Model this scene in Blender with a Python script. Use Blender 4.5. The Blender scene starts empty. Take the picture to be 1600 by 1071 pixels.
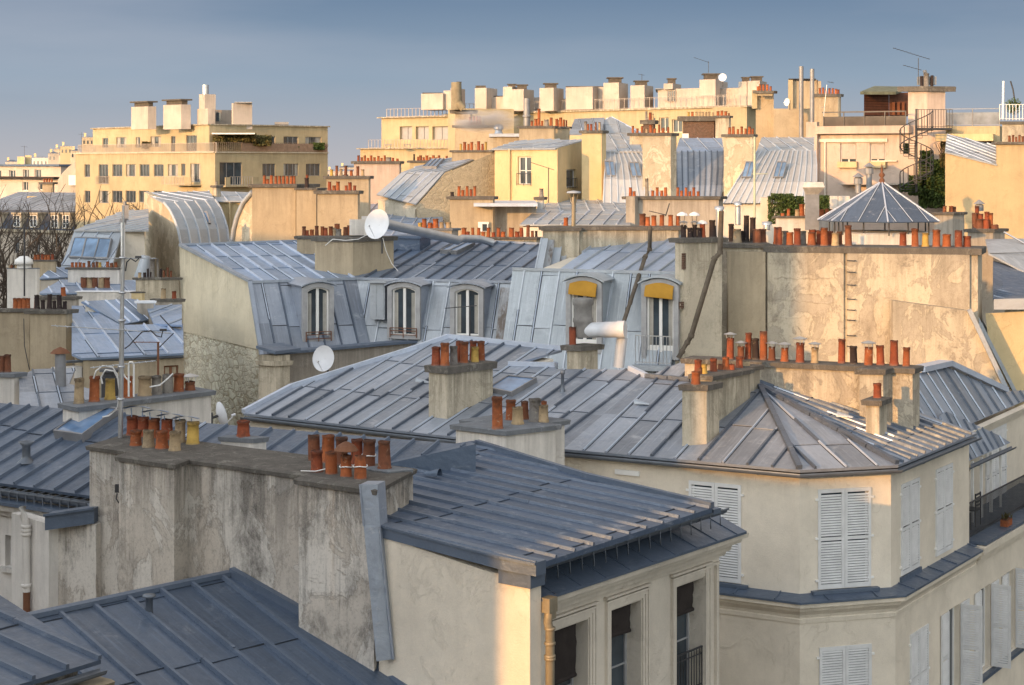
import bpy, bmesh, math, random
from mathutils import Vector, noise
random.seed(7)
V = Vector
sc = bpy.context.scene
# ---------------------------------------------------------------- camera, sky, sun
FPX, HY, CZ = 2667.0, 255.0, 24.0          # focal length and horizon row in photo pixels, eye height above the street
cam = bpy.data.objects.new('camera', bpy.data.cameras.new('camera'))
sc.collection.objects.link(cam); sc.camera = cam
cam.location = (0, 0, CZ); cam.rotation_euler = (math.radians(90), 0, 0)
cam.data.sensor_width = 36; cam.data.lens = 60.0
cam.data.shift_y = -(535.5-HY)/1600.0
cam.data.clip_start = 0.5; cam.data.clip_end = 9000
SUN_EL, SUN_AZ = math.radians(9.5), math.radians(40)    # azimuth: how far left of straight behind the camera
w = bpy.data.worlds.new("World"); sc.world = w; w.use_nodes = True
nt = w.node_tree; bg = nt.nodes['Background']
sky = nt.nodes.new('ShaderNodeTexSky'); sky.sky_type = 'NISHITA'; sky.sun_disc = False
sky.sun_elevation = SUN_EL; sky.sun_rotation = math.pi + SUN_AZ   # clockwise from +Y: behind and to the left
sky.air_density = 1.0; sky.dust_density = .6; sky.ozone_density = 3.0; sky.altitude = 60
def _n(t, k, **kw):
    n = t.nodes.new(k)
    for a, b in kw.items(): setattr(n, a, b)
    return n
tc = _n(nt, 'ShaderNodeTexCoord'); mp = _n(nt, 'ShaderNodeMapping'); mp.inputs['Scale'].default_value = (1.2, 1.2, 7)
no = _n(nt, 'ShaderNodeTexNoise'); no.inputs['Scale'].default_value = 1.6; no.inputs['Detail'].default_value = 7
cr = _n(nt, 'ShaderNodeValToRGB'); cr.color_ramp.elements[0].position = .50; cr.color_ramp.elements[1].position = .80
mx = _n(nt, 'ShaderNodeMix', data_type='RGBA', blend_type='MIX'); mu = _n(nt, 'ShaderNodeMath', operation='MULTIPLY'); mu.inputs[1].default_value = .5
nt.links.new(tc.outputs['Generated'], mp.inputs[0]); nt.links.new(mp.outputs[0], no.inputs[0]); nt.links.new(no.outputs[0], cr.inputs[0])
nt.links.new(cr.outputs[0], mu.inputs[0]); nt.links.new(mu.outputs[0], mx.inputs[0])
sp_ = _n(nt, 'ShaderNodeSeparateXYZ'); nt.links.new(tc.outputs['Generated'], sp_.inputs[0])
el = _n(nt, 'ShaderNodeValToRGB'); nt.links.new(sp_.outputs[2], el.inputs[0])           # colour of the sky away from the sun, by height
E_ = el.color_ramp.elements; E_[0].position = 0; E_[0].color = (1.10, 1.08, 1.14, 1); E_[1].position = .11; E_[1].color = (.30, .485, .77, 1)
e_ = E_.new(.05); e_.color = (.66, .86, 1.09, 1); e_ = E_.new(.22); e_.color = (1.0, .93, .86, 1); e_ = E_.new(.6); e_.color = (2.0, 1.74, 1.48, 1)
dt = _n(nt, 'ShaderNodeVectorMath', operation='DOT_PRODUCT'); nt.links.new(tc.outputs['Generated'], dt.inputs[0])
dt.inputs[1].default_value = (math.sin(SUN_AZ), math.cos(SUN_AZ), 0)
mr = _n(nt, 'ShaderNodeMapRange'); mr.inputs[1].default_value = -.1; mr.inputs[2].default_value = .5; nt.links.new(dt.outputs['Value'], mr.inputs[0])
m2 = _n(nt, 'ShaderNodeMix', data_type='RGBA'); nt.links.new(mr.outputs[0], m2.inputs[0]); hs = _n(nt, 'ShaderNodeHueSaturation'); hs.inputs['Value'].default_value = 1.65; hs.inputs['Saturation'].default_value = .5; nt.links.new(sky.outputs[0], hs.inputs['Color']); wm = _n(nt, 'ShaderNodeMix', data_type='RGBA', blend_type='MULTIPLY'); wm.inputs[0].default_value = 1; wm.inputs[7].default_value = (1.12, 1, .84, 1); nt.links.new(hs.outputs[0], wm.inputs[6]); nt.links.new(wm.outputs[2], m2.inputs[6]); nt.links.new(el.outputs[0], m2.inputs[7])
nt.links.new(m2.outputs[2], mx.inputs[6]); mx.inputs[7].default_value = (1.15, 1.2, 1.35, 1)
nt.links.new(mx.outputs[2], bg.inputs[0]); bg.inputs[1].default_value = 0.15
sun = bpy.data.objects.new('sun', bpy.data.lights.new('sun', 'SUN')); sc.collection.objects.link(sun)
sun.data.energy = 1.6; sun.data.angle = math.radians(.6); sun.data.color = (1, .52, .17)
sdir = V((-math.sin(SUN_AZ)*math.cos(SUN_EL), -math.cos(SUN_AZ)*math.cos(SUN_EL), math.sin(SUN_EL)))  # towards the sun
sun.rotation_euler = sdir.to_track_quat('Z', 'Y').to_euler(); sun.location = sdir*300
sc.view_settings.view_transform = 'Standard'; sc.view_settings.look = 'None'; sc.view_settings.gamma = 1
sc.view_settings.exposure = 1.55
# ---------------------------------------------------------------- points
def P(px, py, Y): return V(((px-800)/FPX*Y, Y, CZ-(py-HY)/FPX*Y))
def H(px, py, h): return P(px, py, FPX*h/(py-HY))
def XY(px, Y): return V(((px-800)/FPX*Y, Y, 0))
def zof(py, Y): return CZ-(py-HY)/FPX*Y
def plane3(a, b, c):
    n = (b-a).cross(c-a).normalized()
    return (a, -n if n.z < 0 else n)
def on(pl, px, py):
    d = V(((px-800)/FPX, 1, -(py-HY)/FPX)); o = V((0, 0, CZ))
    return o+d*(pl[1].dot(pl[0]-o)/pl[1].dot(d))
def zpl(pl, x, y):
    a, n = pl
    return a.z-(n.x*(x-a.x)+n.y*(y-a.y))/n.z
def reach(p, d, px):                          # how far along d from p the column px is met
    k = (px-800)/FPX
    return (k*p.y-p.x)/(d.x-k*d.y)
# ---------------------------------------------------------------- materials
MATS = {}
class N:
    def __init__(s, name, rough=.8, metal=0, spec=.3):
        s.m = bpy.data.materials.new(name); s.m.use_nodes = True; s.t = s.m.node_tree
        s.b = s.t.nodes['Principled BSDF']; s.b.inputs['Roughness'].default_value = rough
        s.b.inputs['Metallic'].default_value = metal; s.b.inputs['Specular IOR Level'].default_value = spec
        s.tc = s.n('ShaderNodeTexCoord')
    def n(s, k, **kw): return _n(s.t, k, **kw)
    def l(s, a, b): s.t.links.new(a, b)
    def map(s, scale=(1, 1, 1), src='Object', rnd=False):
        m = s.n('ShaderNodeMapping'); m.inputs['Scale'].default_value = scale; s.l(s.tc.outputs[src], m.inputs[0])
        if rnd:
            oi = s.n('ShaderNodeObjectInfo'); mm = s.n('ShaderNodeMath', operation='MULTIPLY'); mm.inputs[1].default_value = 57
            s.l(oi.outputs['Random'], mm.inputs[0]); s.l(mm.outputs[0], m.inputs['Location'])
        return m.outputs[0]
    def noise(s, scale, detail=5, vec=None, rough=.6, dist=0):
        x = s.n('ShaderNodeTexNoise'); x.inputs['Scale'].default_value = scale; x.inputs['Detail'].default_value = detail
        x.inputs['Roughness'].default_value = rough; x.inputs['Distortion'].default_value = dist
        s.l(vec if vec is not None else s.map(), x.inputs[0]); return x.outputs[0]
    def ramp(s, v, a, b):
        r = s.n('ShaderNodeMapRange'); r.inputs[1].default_value = a; r.inputs[2].default_value = b; s.l(v, r.inputs[0]); return r.outputs[0]
    def mix(s, f, a, b, mode='MIX'):
        x = s.n('ShaderNodeMix', data_type='RGBA', blend_type=mode)
        for i, q in ((0, f), (6, a), (7, b)):
            if isinstance(q, (int, float)): x.inputs[i].default_value = q
            elif isinstance(q, tuple): x.inputs[i].default_value = (*q, 1)
            else: s.l(q, x.inputs[i])
        return x.outputs[2]
    def math(s, op, a, b=0):
        x = s.n('ShaderNodeMath', operation=op)
        for i, q in ((0, a), (1, b)):
            if isinstance(q, (int, float)): x.inputs[i].default_value = q
            else: s.l(q, x.inputs[i])
        return x.outputs[0]
    def bump(s, v, strength=.3, dist=.02):
        b = s.n('ShaderNodeBump'); b.inputs['Strength'].default_value = strength; b.inputs['Distance'].default_value = dist
        s.l(v, b.inputs['Height']); s.l(b.outputs[0], s.b.inputs['Normal'])
    def col(s, c):
        if isinstance(c, tuple): s.b.inputs['Base Color'].default_value = (*c, 1)
        else: s.l(c, s.b.inputs['Base Color'])
        return s.m
def mat(key, fn):
    if key not in MATS: MATS[key] = fn()
    return MATS[key]
def m_plain(name, c, rough=.7, metal=0, var=.25, sc_=3):
    def f():
        n = N(name, rough, metal)
        v = n.ramp(n.noise(sc_, 6, n.map(rnd=True)), .3, .7)
        n.bump(n.noise(sc_*9, 4), .15, .01)
        return n.col(n.mix(v, tuple(x*(1-var) for x in c), tuple(min(1, x*(1+var*.6)) for x in c)))
    return mat(name, f)
def m_plaster(name, c, dark=None, amount=.35, light=None, streak=.3, sc_=.55, patch=.0, lamt=.6, crack=.0):
    """render: broad tone drift, damp stains, runs below caps, patched repairs, grime specks, hair cracks"""
    dark = dark or tuple(x*.5 for x in c); light = light or tuple(min(.9, x*1.18) for x in c)
    def f():
        n = N(name, .92, 0, .15)
        col = n.mix(n.ramp(n.noise(sc_*.8, 10, rough=.68), .38, .62), c, tuple(x*.80 for x in c))
        s = n.noise(sc_*1.6, 12, n.map((1, 1, .75)), .72, .8)
        pm = n.ramp(s, .55-.10*patch, .575-.10*patch)
        col = n.mix(n.math('MULTIPLY', pm, lamt), col, n.mix(n.noise(3, 8, rough=.7), light, tuple(x*.85 for x in light)))
        rim = n.math('SUBTRACT', n.ramp(s, .535-.10*patch, .55-.10*patch), pm)
        col = n.mix(n.math('MULTIPLY', rim, .55*lamt), col, dark)
        b = n.noise(sc_*1.3, 13, n.map((1.4, 1.4, .8)), .78)
        col = n.mix(n.math('MULTIPLY', n.ramp(b, .50, .68), amount*1.5), col, dark)
        t = n.noise(2.0, 8, n.map((3.2, 3.2, .16)), .75)
        t2 = n.noise(.6, 3)
        col = n.mix(n.math('MULTIPLY', n.math('MULTIPLY', n.ramp(t, .50, .72), n.ramp(t2, .38, .6)), streak*1.4), col, dark)
        ud = n.n('ShaderNodeUVMap', uv_map='drop'); us = n.n('ShaderNodeSeparateXYZ'); n.l(ud.outputs[0], us.inputs[0])
        run = n.noise(1.3, 9, n.map((2.6, 2.6, .16)), .74, .35); near = n.ramp(us.outputs[0], 2.4, .0)
        wet = n.ramp(n.math('ADD', run, n.math('MULTIPLY', near, .22)), .60, .76)
        col = n.mix(n.math('MULTIPLY', n.math('MULTIPLY', wet, near), min(.7, streak*1.35)), col, tuple(x*.6 for x in dark))
        p = n.noise(17, 8, rough=.75)
        col = n.mix(n.math('MULTIPLY', n.ramp(p, .52, .70), .55*amount+.10), col, dark)
        p2 = n.noise(38, 4); col = n.mix(n.math('MULTIPLY', n.ramp(p2, .35, .65), .14), col, light)
        if crack:
            v = n.n('ShaderNodeTexVoronoi', feature='DISTANCE_TO_EDGE'); v.inputs['Scale'].default_value = .55
            nz = n.n('ShaderNodeTexNoise'); nz.inputs['Scale'].default_value = 1.5; nz.inputs['Detail'].default_value = 8; n.l(n.map(), nz.inputs[0])
            add = n.n('ShaderNodeVectorMath', operation='MULTIPLY_ADD'); n.l(nz.outputs[1], add.inputs[0]); add.inputs[1].default_value = (1.6, 1.6, 1.6); n.l(n.map(), add.inputs[2]); n.l(add.outputs[0], v.inputs[0])
            col = n.mix(n.math('MULTIPLY', n.ramp(v.outputs['Distance'], .012, .002), crack), col, tuple(x*.5 for x in dark))
        n.bump(n.math('ADD', n.noise(30, 6, rough=.7), n.math('MULTIPLY', pm, .9)), .5, .02)
        return n.col(col)
    return mat(name, f)
def m_rubble(name, c, mortar, k=1.0):
    def f():
        n = N(name, .95, 0, .15)
        base = n.map((2.5*k, 2.5*k, 4.4*k))
        nz = n.n('ShaderNodeTexNoise'); nz.inputs['Scale'].default_value = 2.2; nz.inputs['Detail'].default_value = 2; n.l(n.map(), nz.inputs[0])
        add = n.n('ShaderNodeVectorMath', operation='MULTIPLY_ADD'); n.l(nz.outputs[1], add.inputs[0]); add.inputs[1].default_value = (.9, .9, .9); n.l(base, add.inputs[2])
        v = n.n('ShaderNodeTexVoronoi', feature='DISTANCE_TO_EDGE'); n.l(add.outputs[0], v.inputs[0])
        v.inputs['Scale'].default_value = 1; v2 = n.n('ShaderNodeTexVoronoi', feature='F1'); v2.inputs['Scale'].default_value = 1; n.l(add.outputs[0], v2.inputs[0])
        w1 = n.n('ShaderNodeTexVoronoi', feature='DISTANCE_TO_EDGE'); w1.inputs['Scale'].default_value = .52; n.l(add.outputs[0], w1.inputs[0])
        w2 = n.n('ShaderNodeTexVoronoi', feature='F1'); w2.inputs['Scale'].default_value = .52; n.l(add.outputs[0], w2.inputs[0])
        big = n.ramp(n.noise(1.1, 3), .50, .53)
        dmix = n.n('ShaderNodeMix'); n.l(big, dmix.inputs[0]); n.l(v.outputs['Distance'], dmix.inputs[2]); n.l(w1.outputs['Distance'], dmix.inputs[3])
        cmix = n.mix(big, v2.outputs['Color'], w2.outputs['Color'])
        sep = n.n('ShaderNodeSeparateColor'); n.l(cmix, sep.inputs[0])
        stone = n.mix(sep.outputs[0], tuple(x*.68 for x in c), tuple(min(.9, x*1.25) for x in c))
        stone = n.mix(n.ramp(n.noise(5, 8, rough=.7), .4, .7), stone, tuple(x*.8 for x in c))
        e = n.math('ADD', n.ramp(dmix.outputs[0], .0, .14), n.math('MULTIPLY', n.math('SUBTRACT', n.noise(8, 5), .5), .5))
        e2 = n.n('ShaderNodeClamp'); n.l(e, e2.inputs[0]); e = e2.outputs[0]
        col = n.mix(e, mortar, stone)
        col = n.mix(n.math('MULTIPLY', n.ramp(n.noise(.8, 8, rough=.7), .50, .60), .8), col, n.mix(n.noise(6, 6), tuple(x*.85 for x in c), tuple(min(.9, x*1.15) for x in c)))
        col = n.mix(n.math('MULTIPLY', n.ramp(n.noise(.5, 6, n.map((1, 1, 1.5))), .52, .72), .25), col, (.20, .16, .09))
        n.bump(n.math('ADD', e, n.math('MULTIPLY', n.noise(12, 4), .5)), .45, .05)
        return n.col(col)
    return mat(name, f)
def m_brick(name, c, mortar):
    def f():
        n = N(name, .95, 0, .15)
        b = n.n('ShaderNodeTexBrick'); b.inputs['Scale'].default_value = 4
        b.inputs['Color1'].default_value = (*c, 1); b.inputs['Color2'].default_value = (*[x*.55 for x in c], 1); b.inputs['Mortar'].default_value = (*mortar, 1)
        b.inputs['Mortar Size'].default_value = .012
        sx = n.n('ShaderNodeSeparateXYZ'); n.l(n.tc.outputs['Object'], sx.inputs[0]); cx = n.n('ShaderNodeCombineXYZ')
        n.l(n.math('ADD', sx.outputs[0], sx.outputs[1]), cx.inputs[0]); n.l(sx.outputs[2], cx.inputs[1]); n.l(cx.outputs[0], b.inputs[0])
        return n.col(b.outputs[0])
    return mat(name, f)
def m_zinc(name, c, metal=.35, rough=.42, var=.35, white=.25, sun=.0, rust=0):
    """rolled zinc sheets: each sheet its own tone (cells of the UV grid), oxide bloom, water marks"""
    c = (c[0]*1.0, c[1]*1.06, c[2]*1.14)
    def f():
        n = N(name, rough, metal, .4)
        sep = n.n('ShaderNodeSeparateXYZ'); n.l(n.tc.outputs['UV'], sep.inputs[0])
        fx = n.math('FLOOR', sep.outputs[0]); fy = n.math('FLOOR', n.math('ADD', sep.outputs[1], n.math('MULTIPLY', n.math('FRACT', n.math('MULTIPLY', fx, .38197)), .12)))
        cb = n.n('ShaderNodeCombineXYZ'); n.l(fx, cb.inputs[0]); n.l(fy, cb.inputs[1])
        wn = n.n('ShaderNodeTexWhiteNoise', noise_dimensions='2D'); n.l(cb.outputs[0], wn.inputs[0])
        lo = tuple(x*(1-var) for x in c); hi = tuple(min(.9, x*(1+var*.7)) for x in c)
        t = n.math('ADD', n.math('MULTIPLY', wn.outputs[0], .7), n.math('MULTIPLY', n.ramp(n.noise(.45, 5), .3, .7), .45))
        col = n.mix(t, lo, hi)
        # dull weather marks and bloom
        col = n.mix(n.math('MULTIPLY', n.ramp(n.noise(2.2, 9, rough=.72), .52, .74), .45), col, tuple(x*.55 for x in c))
        col = n.mix(n.math('MULTIPLY', n.ramp(n.noise(1.5, 9, n.map((1, 1, 2.5)), .74, .4), .57, .68), white), col, (.62, .64, .68))
        if rust: col = n.mix(n.math('MULTIPLY', n.ramp(n.noise(1.2, 8, n.map((2, 2, .3)), .7), .5, .62), rust), col, (.12, .085, .06))
        r = n.ramp(n.noise(5, 5), .3, .7); n.l(n.math('ADD', n.math('MULTIPLY', r, .22), rough-.1), n.b.inputs['Roughness'])
        k = n.n('ShaderNodeTexNoise'); k.inputs['Scale'].default_value = 90; k.inputs['Detail'].default_value = 3; n.l(n.map(), k.inputs[0])
        col = n.mix(n.math('MULTIPLY', n.ramp(k.outputs[0], .4, .7), .22), col, tuple(x*.6 for x in c))
        st = n.noise(1.3, 8, n.map((7, .8, 1), src='UV'), .72)
        col = n.mix(n.math('MULTIPLY', n.ramp(st, .46, .34), .4), col, tuple(x*.55 for x in c))
        col = n.mix(n.math('MULTIPLY', n.ramp(st, .54, .66), .42), col, tuple(min(.8, x*1.7) for x in c))
        n.bump(n.math('ADD', n.noise(1.3, 4, dist=.5), n.math('MULTIPLY', n.noise(7, 5), .3)), .55, .06)
        return n.col(col)
    return mat(name, f)
def m_pot(name, c, soot=.5):
    def f():
        n = N(name, .85, 0, .2); vec = n.map(rnd=True)
        col = n.mix(n.ramp(n.noise(4, 6, vec), .3, .7), tuple(x*.72 for x in c), tuple(min(.9, x*1.18) for x in c))
        oi = n.n('ShaderNodeObjectInfo'); col = n.mix(n.math('MULTIPLY', oi.outputs['Random'], .6), col, (c[0]*.5, c[1]*.55, c[2]*.7))
        col = n.mix(n.math('MULTIPLY', n.ramp(n.noise(5, 8, vec, .75), .5, .7), soot), col, (.05, .035, .028))
        col = n.mix(n.math('MULTIPLY', n.ramp(n.noise(11, 6, vec), .62, .7), .35), col, (.5, .42, .3))
        sg = n.n('ShaderNodeSeparateXYZ'); n.l(n.tc.outputs['Generated'], sg.inputs[0])
        rimz = n.math('MULTIPLY', n.ramp(n.math('ADD', sg.outputs[2], n.math('MULTIPLY', n.math('SUBTRACT', n.noise(9, 5, vec), .5), .5)), .80, 1.0), .75)
        col = n.mix(rimz, col, (.035, .028, .024)); foot = n.math('MULTIPLY', n.ramp(n.math('ADD', sg.outputs[2], n.math('MULTIPLY', n.noise(9, 5, vec), .2)), .22, .10), .6)
        col = n.mix(foot, col, (.20, .18, .16))
        n.bump(n.noise(40, 4, vec), .25, .01)
        return n.col(col)
    return mat(name, f)
def m_glass(name, c=(.03, .04, .05), rough=.06):
    def f():
        n = N(name, rough, 0, .5); n.b.inputs['IOR'].default_value = 1.6
        v = n.ramp(n.noise(1.1, 3, n.map(rnd=True)), .35, .65)
        n.bump(n.noise(1.5, 2, n.map(rnd=True)), .05, .02)
        return n.col(n.mix(v, c, tuple(x*1.9 for x in c)))
    return mat(name, f)
def m_leaf(name, c):
    def f():
        n = N(name, .7, 0, .3)
        col = n.mix(n.ramp(n.noise(3.2, 4), .35, .65), tuple(x*.45 for x in c), tuple(x*1.6 for x in c))
        return n.col(col)
    return mat(name, f)
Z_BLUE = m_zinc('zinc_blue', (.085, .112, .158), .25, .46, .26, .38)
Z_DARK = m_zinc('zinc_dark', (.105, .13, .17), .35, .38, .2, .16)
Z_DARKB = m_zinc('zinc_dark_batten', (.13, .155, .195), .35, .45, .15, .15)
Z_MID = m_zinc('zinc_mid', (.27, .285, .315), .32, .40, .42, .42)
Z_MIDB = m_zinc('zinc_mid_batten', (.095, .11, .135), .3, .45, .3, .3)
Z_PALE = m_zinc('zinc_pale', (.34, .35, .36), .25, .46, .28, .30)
Z_PALEB = m_zinc('zinc_pale_batten', (.46, .47, .48), .25, .5, .2, .3)
Z_SKY = m_zinc('zinc_bright', (.27, .33, .43), .4, .38, .32, .35)
Z_LIGHTB = m_zinc('zinc_light_batten', (.48, .50, .55), .25, .45, .2, .3)
Z_RUST = m_zinc('zinc_stained', (.34, .33, .32), .2, .55, .2, .2, rust=.85)
Z_WARM = m_zinc('zinc_warm', (.40, .385, .37), .2, .5, .18, .2)
CREAM = m_plaster('cream_render', (.78, .70, .585), amount=.09, streak=.07, lamt=.06)
CREAM2 = m_plaster('pale_cream_render', (.73, .665, .57), amount=.12, streak=.10, lamt=.12)
WHITE_R = m_plaster('white_render', (.72, .68, .63), amount=.16, streak=.28, lamt=.15)
GREY_R = m_plaster('grey_render', (.46, .41, .35), amount=.28, streak=.4, lamt=.15, crack=.1)
TAN_R = m_plaster('tan_render', (.46, .38, .27), amount=.22, streak=.3, lamt=.2, crack=.1)
OLD = m_plaster('old_render', (.58, .52, .45), (.10, .09, .08), .70, (.72, .68, .62), .55, .45, .6, lamt=.65, crack=.12)
OLD2 = m_plaster('patchy_render', (.45, .40, .325), (.17, .14, .11), .55, (.68, .60, .46), .3, .62, .6, lamt=.55, crack=.12)
GOLDW = m_plaster('mottled_stone_render', (.54, .465, .345), (.24, .20, .14), .40, (.72, .64, .50), .12, .8, .4, lamt=.75, crack=.0)
OLDG = m_plaster('weathered_render', (.58, .51, .40), (.22, .19, .14), .50, (.68, .61, .48), .55, .5, .2, crack=.10)
YEL = m_plaster('yellow_render', (.64, .51, .30), amount=.08, streak=.12, lamt=.05)
MOD = m_plaster('modern_stone', (.49, .405, .26), amount=.10, streak=.2, lamt=.08)
MODP = m_plaster('modern_white', (.52, .455, .40), amount=.10, streak=.2, lamt=.05)
PINK_R = m_plaster('pinkish_render', (.56, .45, .38), amount=.18, streak=.25, lamt=.1)
RUBBLE = m_rubble('rubble_stone', (.80, .74, .60), (.46, .39, .27), 1.5)
RUBBLE2 = m_rubble('rubble_stone_far', (.50, .43, .31), (.43, .37, .27), 2.2)
BRICK = m_brick('dark_brick', (.13, .07, .05), (.38, .33, .27))
CAPM = m_plaster('cap_mortar', (.155, .14, .125), (.07, .065, .06), .5, (.32, .30, .26), .3, 2.0)
CAPG = m_plaster('cap_cement', (.20, .215, .235), (.10, .10, .11), .2, (.30, .31, .33), .1, 2.0)
SHUT = m_plain('shutter_paint', (.68, .68, .68), .55, 0, .12)
POTS = {'o': m_pot('pot_orange', (.37, .112, .042), .6), 'r': m_pot('pot_red', (.30, .08, .038), .6), 'b': m_pot('pot_brown', (.22, .085, .045), .7),
        't': m_pot('pot_tan', (.44, .32, .185), .5), 'y': m_pot('pot_yellow', (.52, .34, .09), .4), 'k': m_pot('pot_black', (.045, .032, .03), .6), 'g': m_pot('pot_grey', (.28, .25, .21), .8)}
WHITE = m_plain('white_paint', (.78, .77, .75), .5, 0, .06)
METAL = m_plain('dark_metal', (.07, .07, .075), .5, .4, .2)
GALV = m_plain('galvanised_steel', (.50, .51, .53), .35, .75, .15)
GREYM = m_plain('grey_metal', (.26, .26, .27), .5, .3, .2)
RUSTM = m_plain('rusty_iron', (.20, .09, .05), .8, .1, .3)
GUTM = m_plain('gutter_zinc', (.16, .18, .21), .45, .4, .2)
BRASS = m_plain('worn_ochre_zinc', (.30, .255, .18), .5, .25, .3)
DISH = m_plain('dish_paint', (.74, .75, .78), .45, 0, .05)
GLASS = m_glass('window_glass'); GLASSB = m_glass('sky_glass', (.10, .16, .26), .03)
CURT = m_plain('curtain_cloth', (.40, .38, .34), .9, 0, .2)
DARKC = m_plain('dark_cloth', (.035, .028, .026), .95, 0, .3)
OCHRE = m_plain('ochre_awning', (.43, .23, .035), .95, 0, .12)
WOODB = m_plain('brown_boards', (.09, .035, .02), .7, 0, .3)
LEAF = m_leaf('green_leaves', (.055, .085, .02)); LEAF2 = m_leaf('dry_leaves', (.10, .085, .03))
BARK = m_plain('bark', (.10, .075, .055), .9)
CABLE = m_plain('white_cable', (.75, .74, .72), .6, 0, .05)
FRAMEG = m_plain('grey_paint_wood', (.36, .36, .37), .7, 0, .2)
Z_THIN = m_zinc('zinc_cover_light', (.42, .45, .50), .3, .42, .2, .3); Z_GAP_SHADE = m_plain('seam_shade_and_joint', (.035, .037, .042), .9)  # last one: dark sheet joints, and batten shadow put into the colour
Z_STEEL = m_zinc('zinc_steel', (.15, .19, .255), .35, .40, .28, .3); COWLM = m_plain('cowl_metal', (.10, .085, .07), .7, .2, .3)
# ---------------------------------------------------------------- mesh builder
SPLIT = {'hinge', 'window_sill', 'ridge_flashing', 'roll', 'cable', 'tie', 'bracket', 'exposed_brick', 'rung', 'gutter_hook', 'window', 'curtain', 'window_box', 'chimney_hood', 'flue_cap', 'post', 'verge', 'door', 'strap', 'moulding', 'light_wall'}
class MB:
    def __init__(s): s.v = []; s.f = []; s.uv = []; s.mi = []; s.sm = []; s.cur = 0
    def face(s, pts, uv=None, smooth=False):
        i = len(s.v); s.v += [tuple(p) for p in pts]; s.f.append(tuple(range(i, i+len(pts))))
        s.uv.append(uv or [(0.5, 0.5)]*len(pts)); s.mi.append(s.cur); s.sm.append(smooth)
    def grid(s, rows, closed=False, smooth=True):        # rows of shared points
        i = len(s.v); m = len(rows[0])
        for r in rows: s.v += [tuple(p) for p in r]
        for a in range(len(rows)-1):
            for b in range(m if closed else m-1):
                c = (b+1) % m
                s.f.append((i+a*m+b, i+a*m+c, i+(a+1)*m+c, i+(a+1)*m+b)); s.uv.append([(.5, .5)]*4); s.mi.append(s.cur); s.sm.append(smooth)
    def hexa(s, a, b):                                    # two matching quads: a below, b above
        for q in ((a[3], a[2], a[1], a[0]), (b[0], b[1], b[2], b[3])): s.face(q)
        for i in range(4):
            j = (i+1) % 4; s.face((a[i], a[j], b[j], b[i]))
    def box(s, c, x, y, z, sx, sy, sz):                   # centre, three axes, full sizes
        x = x*(sx/2); y = y*(sy/2); z = z*(sz/2)
        s.hexa([c-x-y-z, c+x-y-z, c+x+y-z, c-x+y-z], [c-x-y+z, c+x-y+z, c+x+y+z, c-x+y+z])
    def bar(s, a, b, wd, up=V((0, 0, 1)), ht=None):
        d = b-a; L = d.length
        if L < 1e-6: return
        d = d/L; x = d.cross(up)
        if x.length < 1e-4: x = V((1, 0, 0))
        x.normalize(); z = x.cross(d).normalized()
        s.box((a+b)/2, x, d, z, wd, L, ht or wd)
    def tube(s, pts, r, n=8, cap=True):
        rows = []
        for i, p in enumerate(pts):
            d = (pts[min(i+1, len(pts)-1)]-pts[max(i-1, 0)]).normalized()
            ref = V((0, 0, 1)) if abs(d.z) < .9 else V((0, 1, 0))
            x = d.cross(ref).normalized(); y = x.cross(d).normalized()
            rr = r[i] if isinstance(r, (list, tuple)) else r
            rows.append([p+(x*math.cos(q*2*math.pi/n)+y*math.sin(q*2*math.pi/n))*rr for q in range(n)])
        s.grid(rows, True)
        if cap: s.face(rows[0]); s.face(rows[-1][::-1])
    def lathe(s, c, prof, n=14, smooth=True, axis=None):
        s.grid([[c+V((r*math.cos(q*2*math.pi/n), r*math.sin(q*2*math.pi/n), z)) for q in range(n)] for r, z in prof], True, smooth)
    def prism(s, poly, dz=None, vec=None):                # polygon and its copy moved by vec
        vec = vec or V((0, 0, dz)); q = [p+vec for p in poly]; s.face(poly[::-1]); s.face(q)
        for i in range(len(poly)):
            j = (i+1) % len(poly); s.face((poly[i], poly[j], q[j], q[i]))
    def sweep(s, path, prof, closed=False):               # prof: (out, z), out to the right of travel; mitred
        rows = []; k = len(path)
        for i in range(k):
            if closed: a, b = path[i-1], path[(i+1) % k]
            else: a, b = path[max(i-1, 0)], path[min(i+1, k-1)]
            d1 = (path[i]-a); d2 = (b-path[i]); d1.z = d2.z = 0
            if d1.length < 1e-6: d1 = d2
            if d2.length < 1e-6: d2 = d1
            d1.normalize(); d2.normalize(); n1 = V((d1.y, -d1.x, 0)); n2 = V((d2.y, -d2.x, 0))
            m = (n1+n2); m = m/max(.35, m.length**2/2)
            rows.append([path[i]+m*o+V((0, 0, z)) for o, z in prof])
        if closed: rows.append(rows[0])
        s.grid(rows, True, False)
        if not closed: s.face(rows[0]); s.face(rows[-1][::-1])
    def pieces(s):
        par = list(range(len(s.f)))
        def find(a):
            while par[a] != a: par[a] = par[par[a]]; a = par[a]
            return a
        at_ = {}
        for i, f in enumerate(s.f):
            for j in f:
                k = tuple(round(c, 4) for c in s.v[j]); q = at_.setdefault(k, i); a, b = find(q), find(i)
                if a != b: par[b] = a
        gr = {}
        for i in range(len(s.f)): gr.setdefault(find(i), []).append(i)
        out = []
        for ids in gr.values():
            m = MB(); mp_ = {}
            for i in ids:
                f = []
                for j in s.f[i]:
                    if j not in mp_: mp_[j] = len(m.v); m.v.append(s.v[j])
                    f.append(mp_[j])
                m.f.append(tuple(f)); m.uv.append(s.uv[i]); m.mi.append(s.mi[i]); m.sm.append(s.sm[i])
            out.append(m)
        return out
    def build(s, name, mats, parent=None, label=None, bevel=0, loc=None):
        if name in SPLIT and parent is not None:
            o = None
            for m in s.pieces(): o = m._build(name, mats, parent, label, bevel, loc)
            return o
        return s._build(name, mats, parent, label, bevel, loc)
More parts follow.
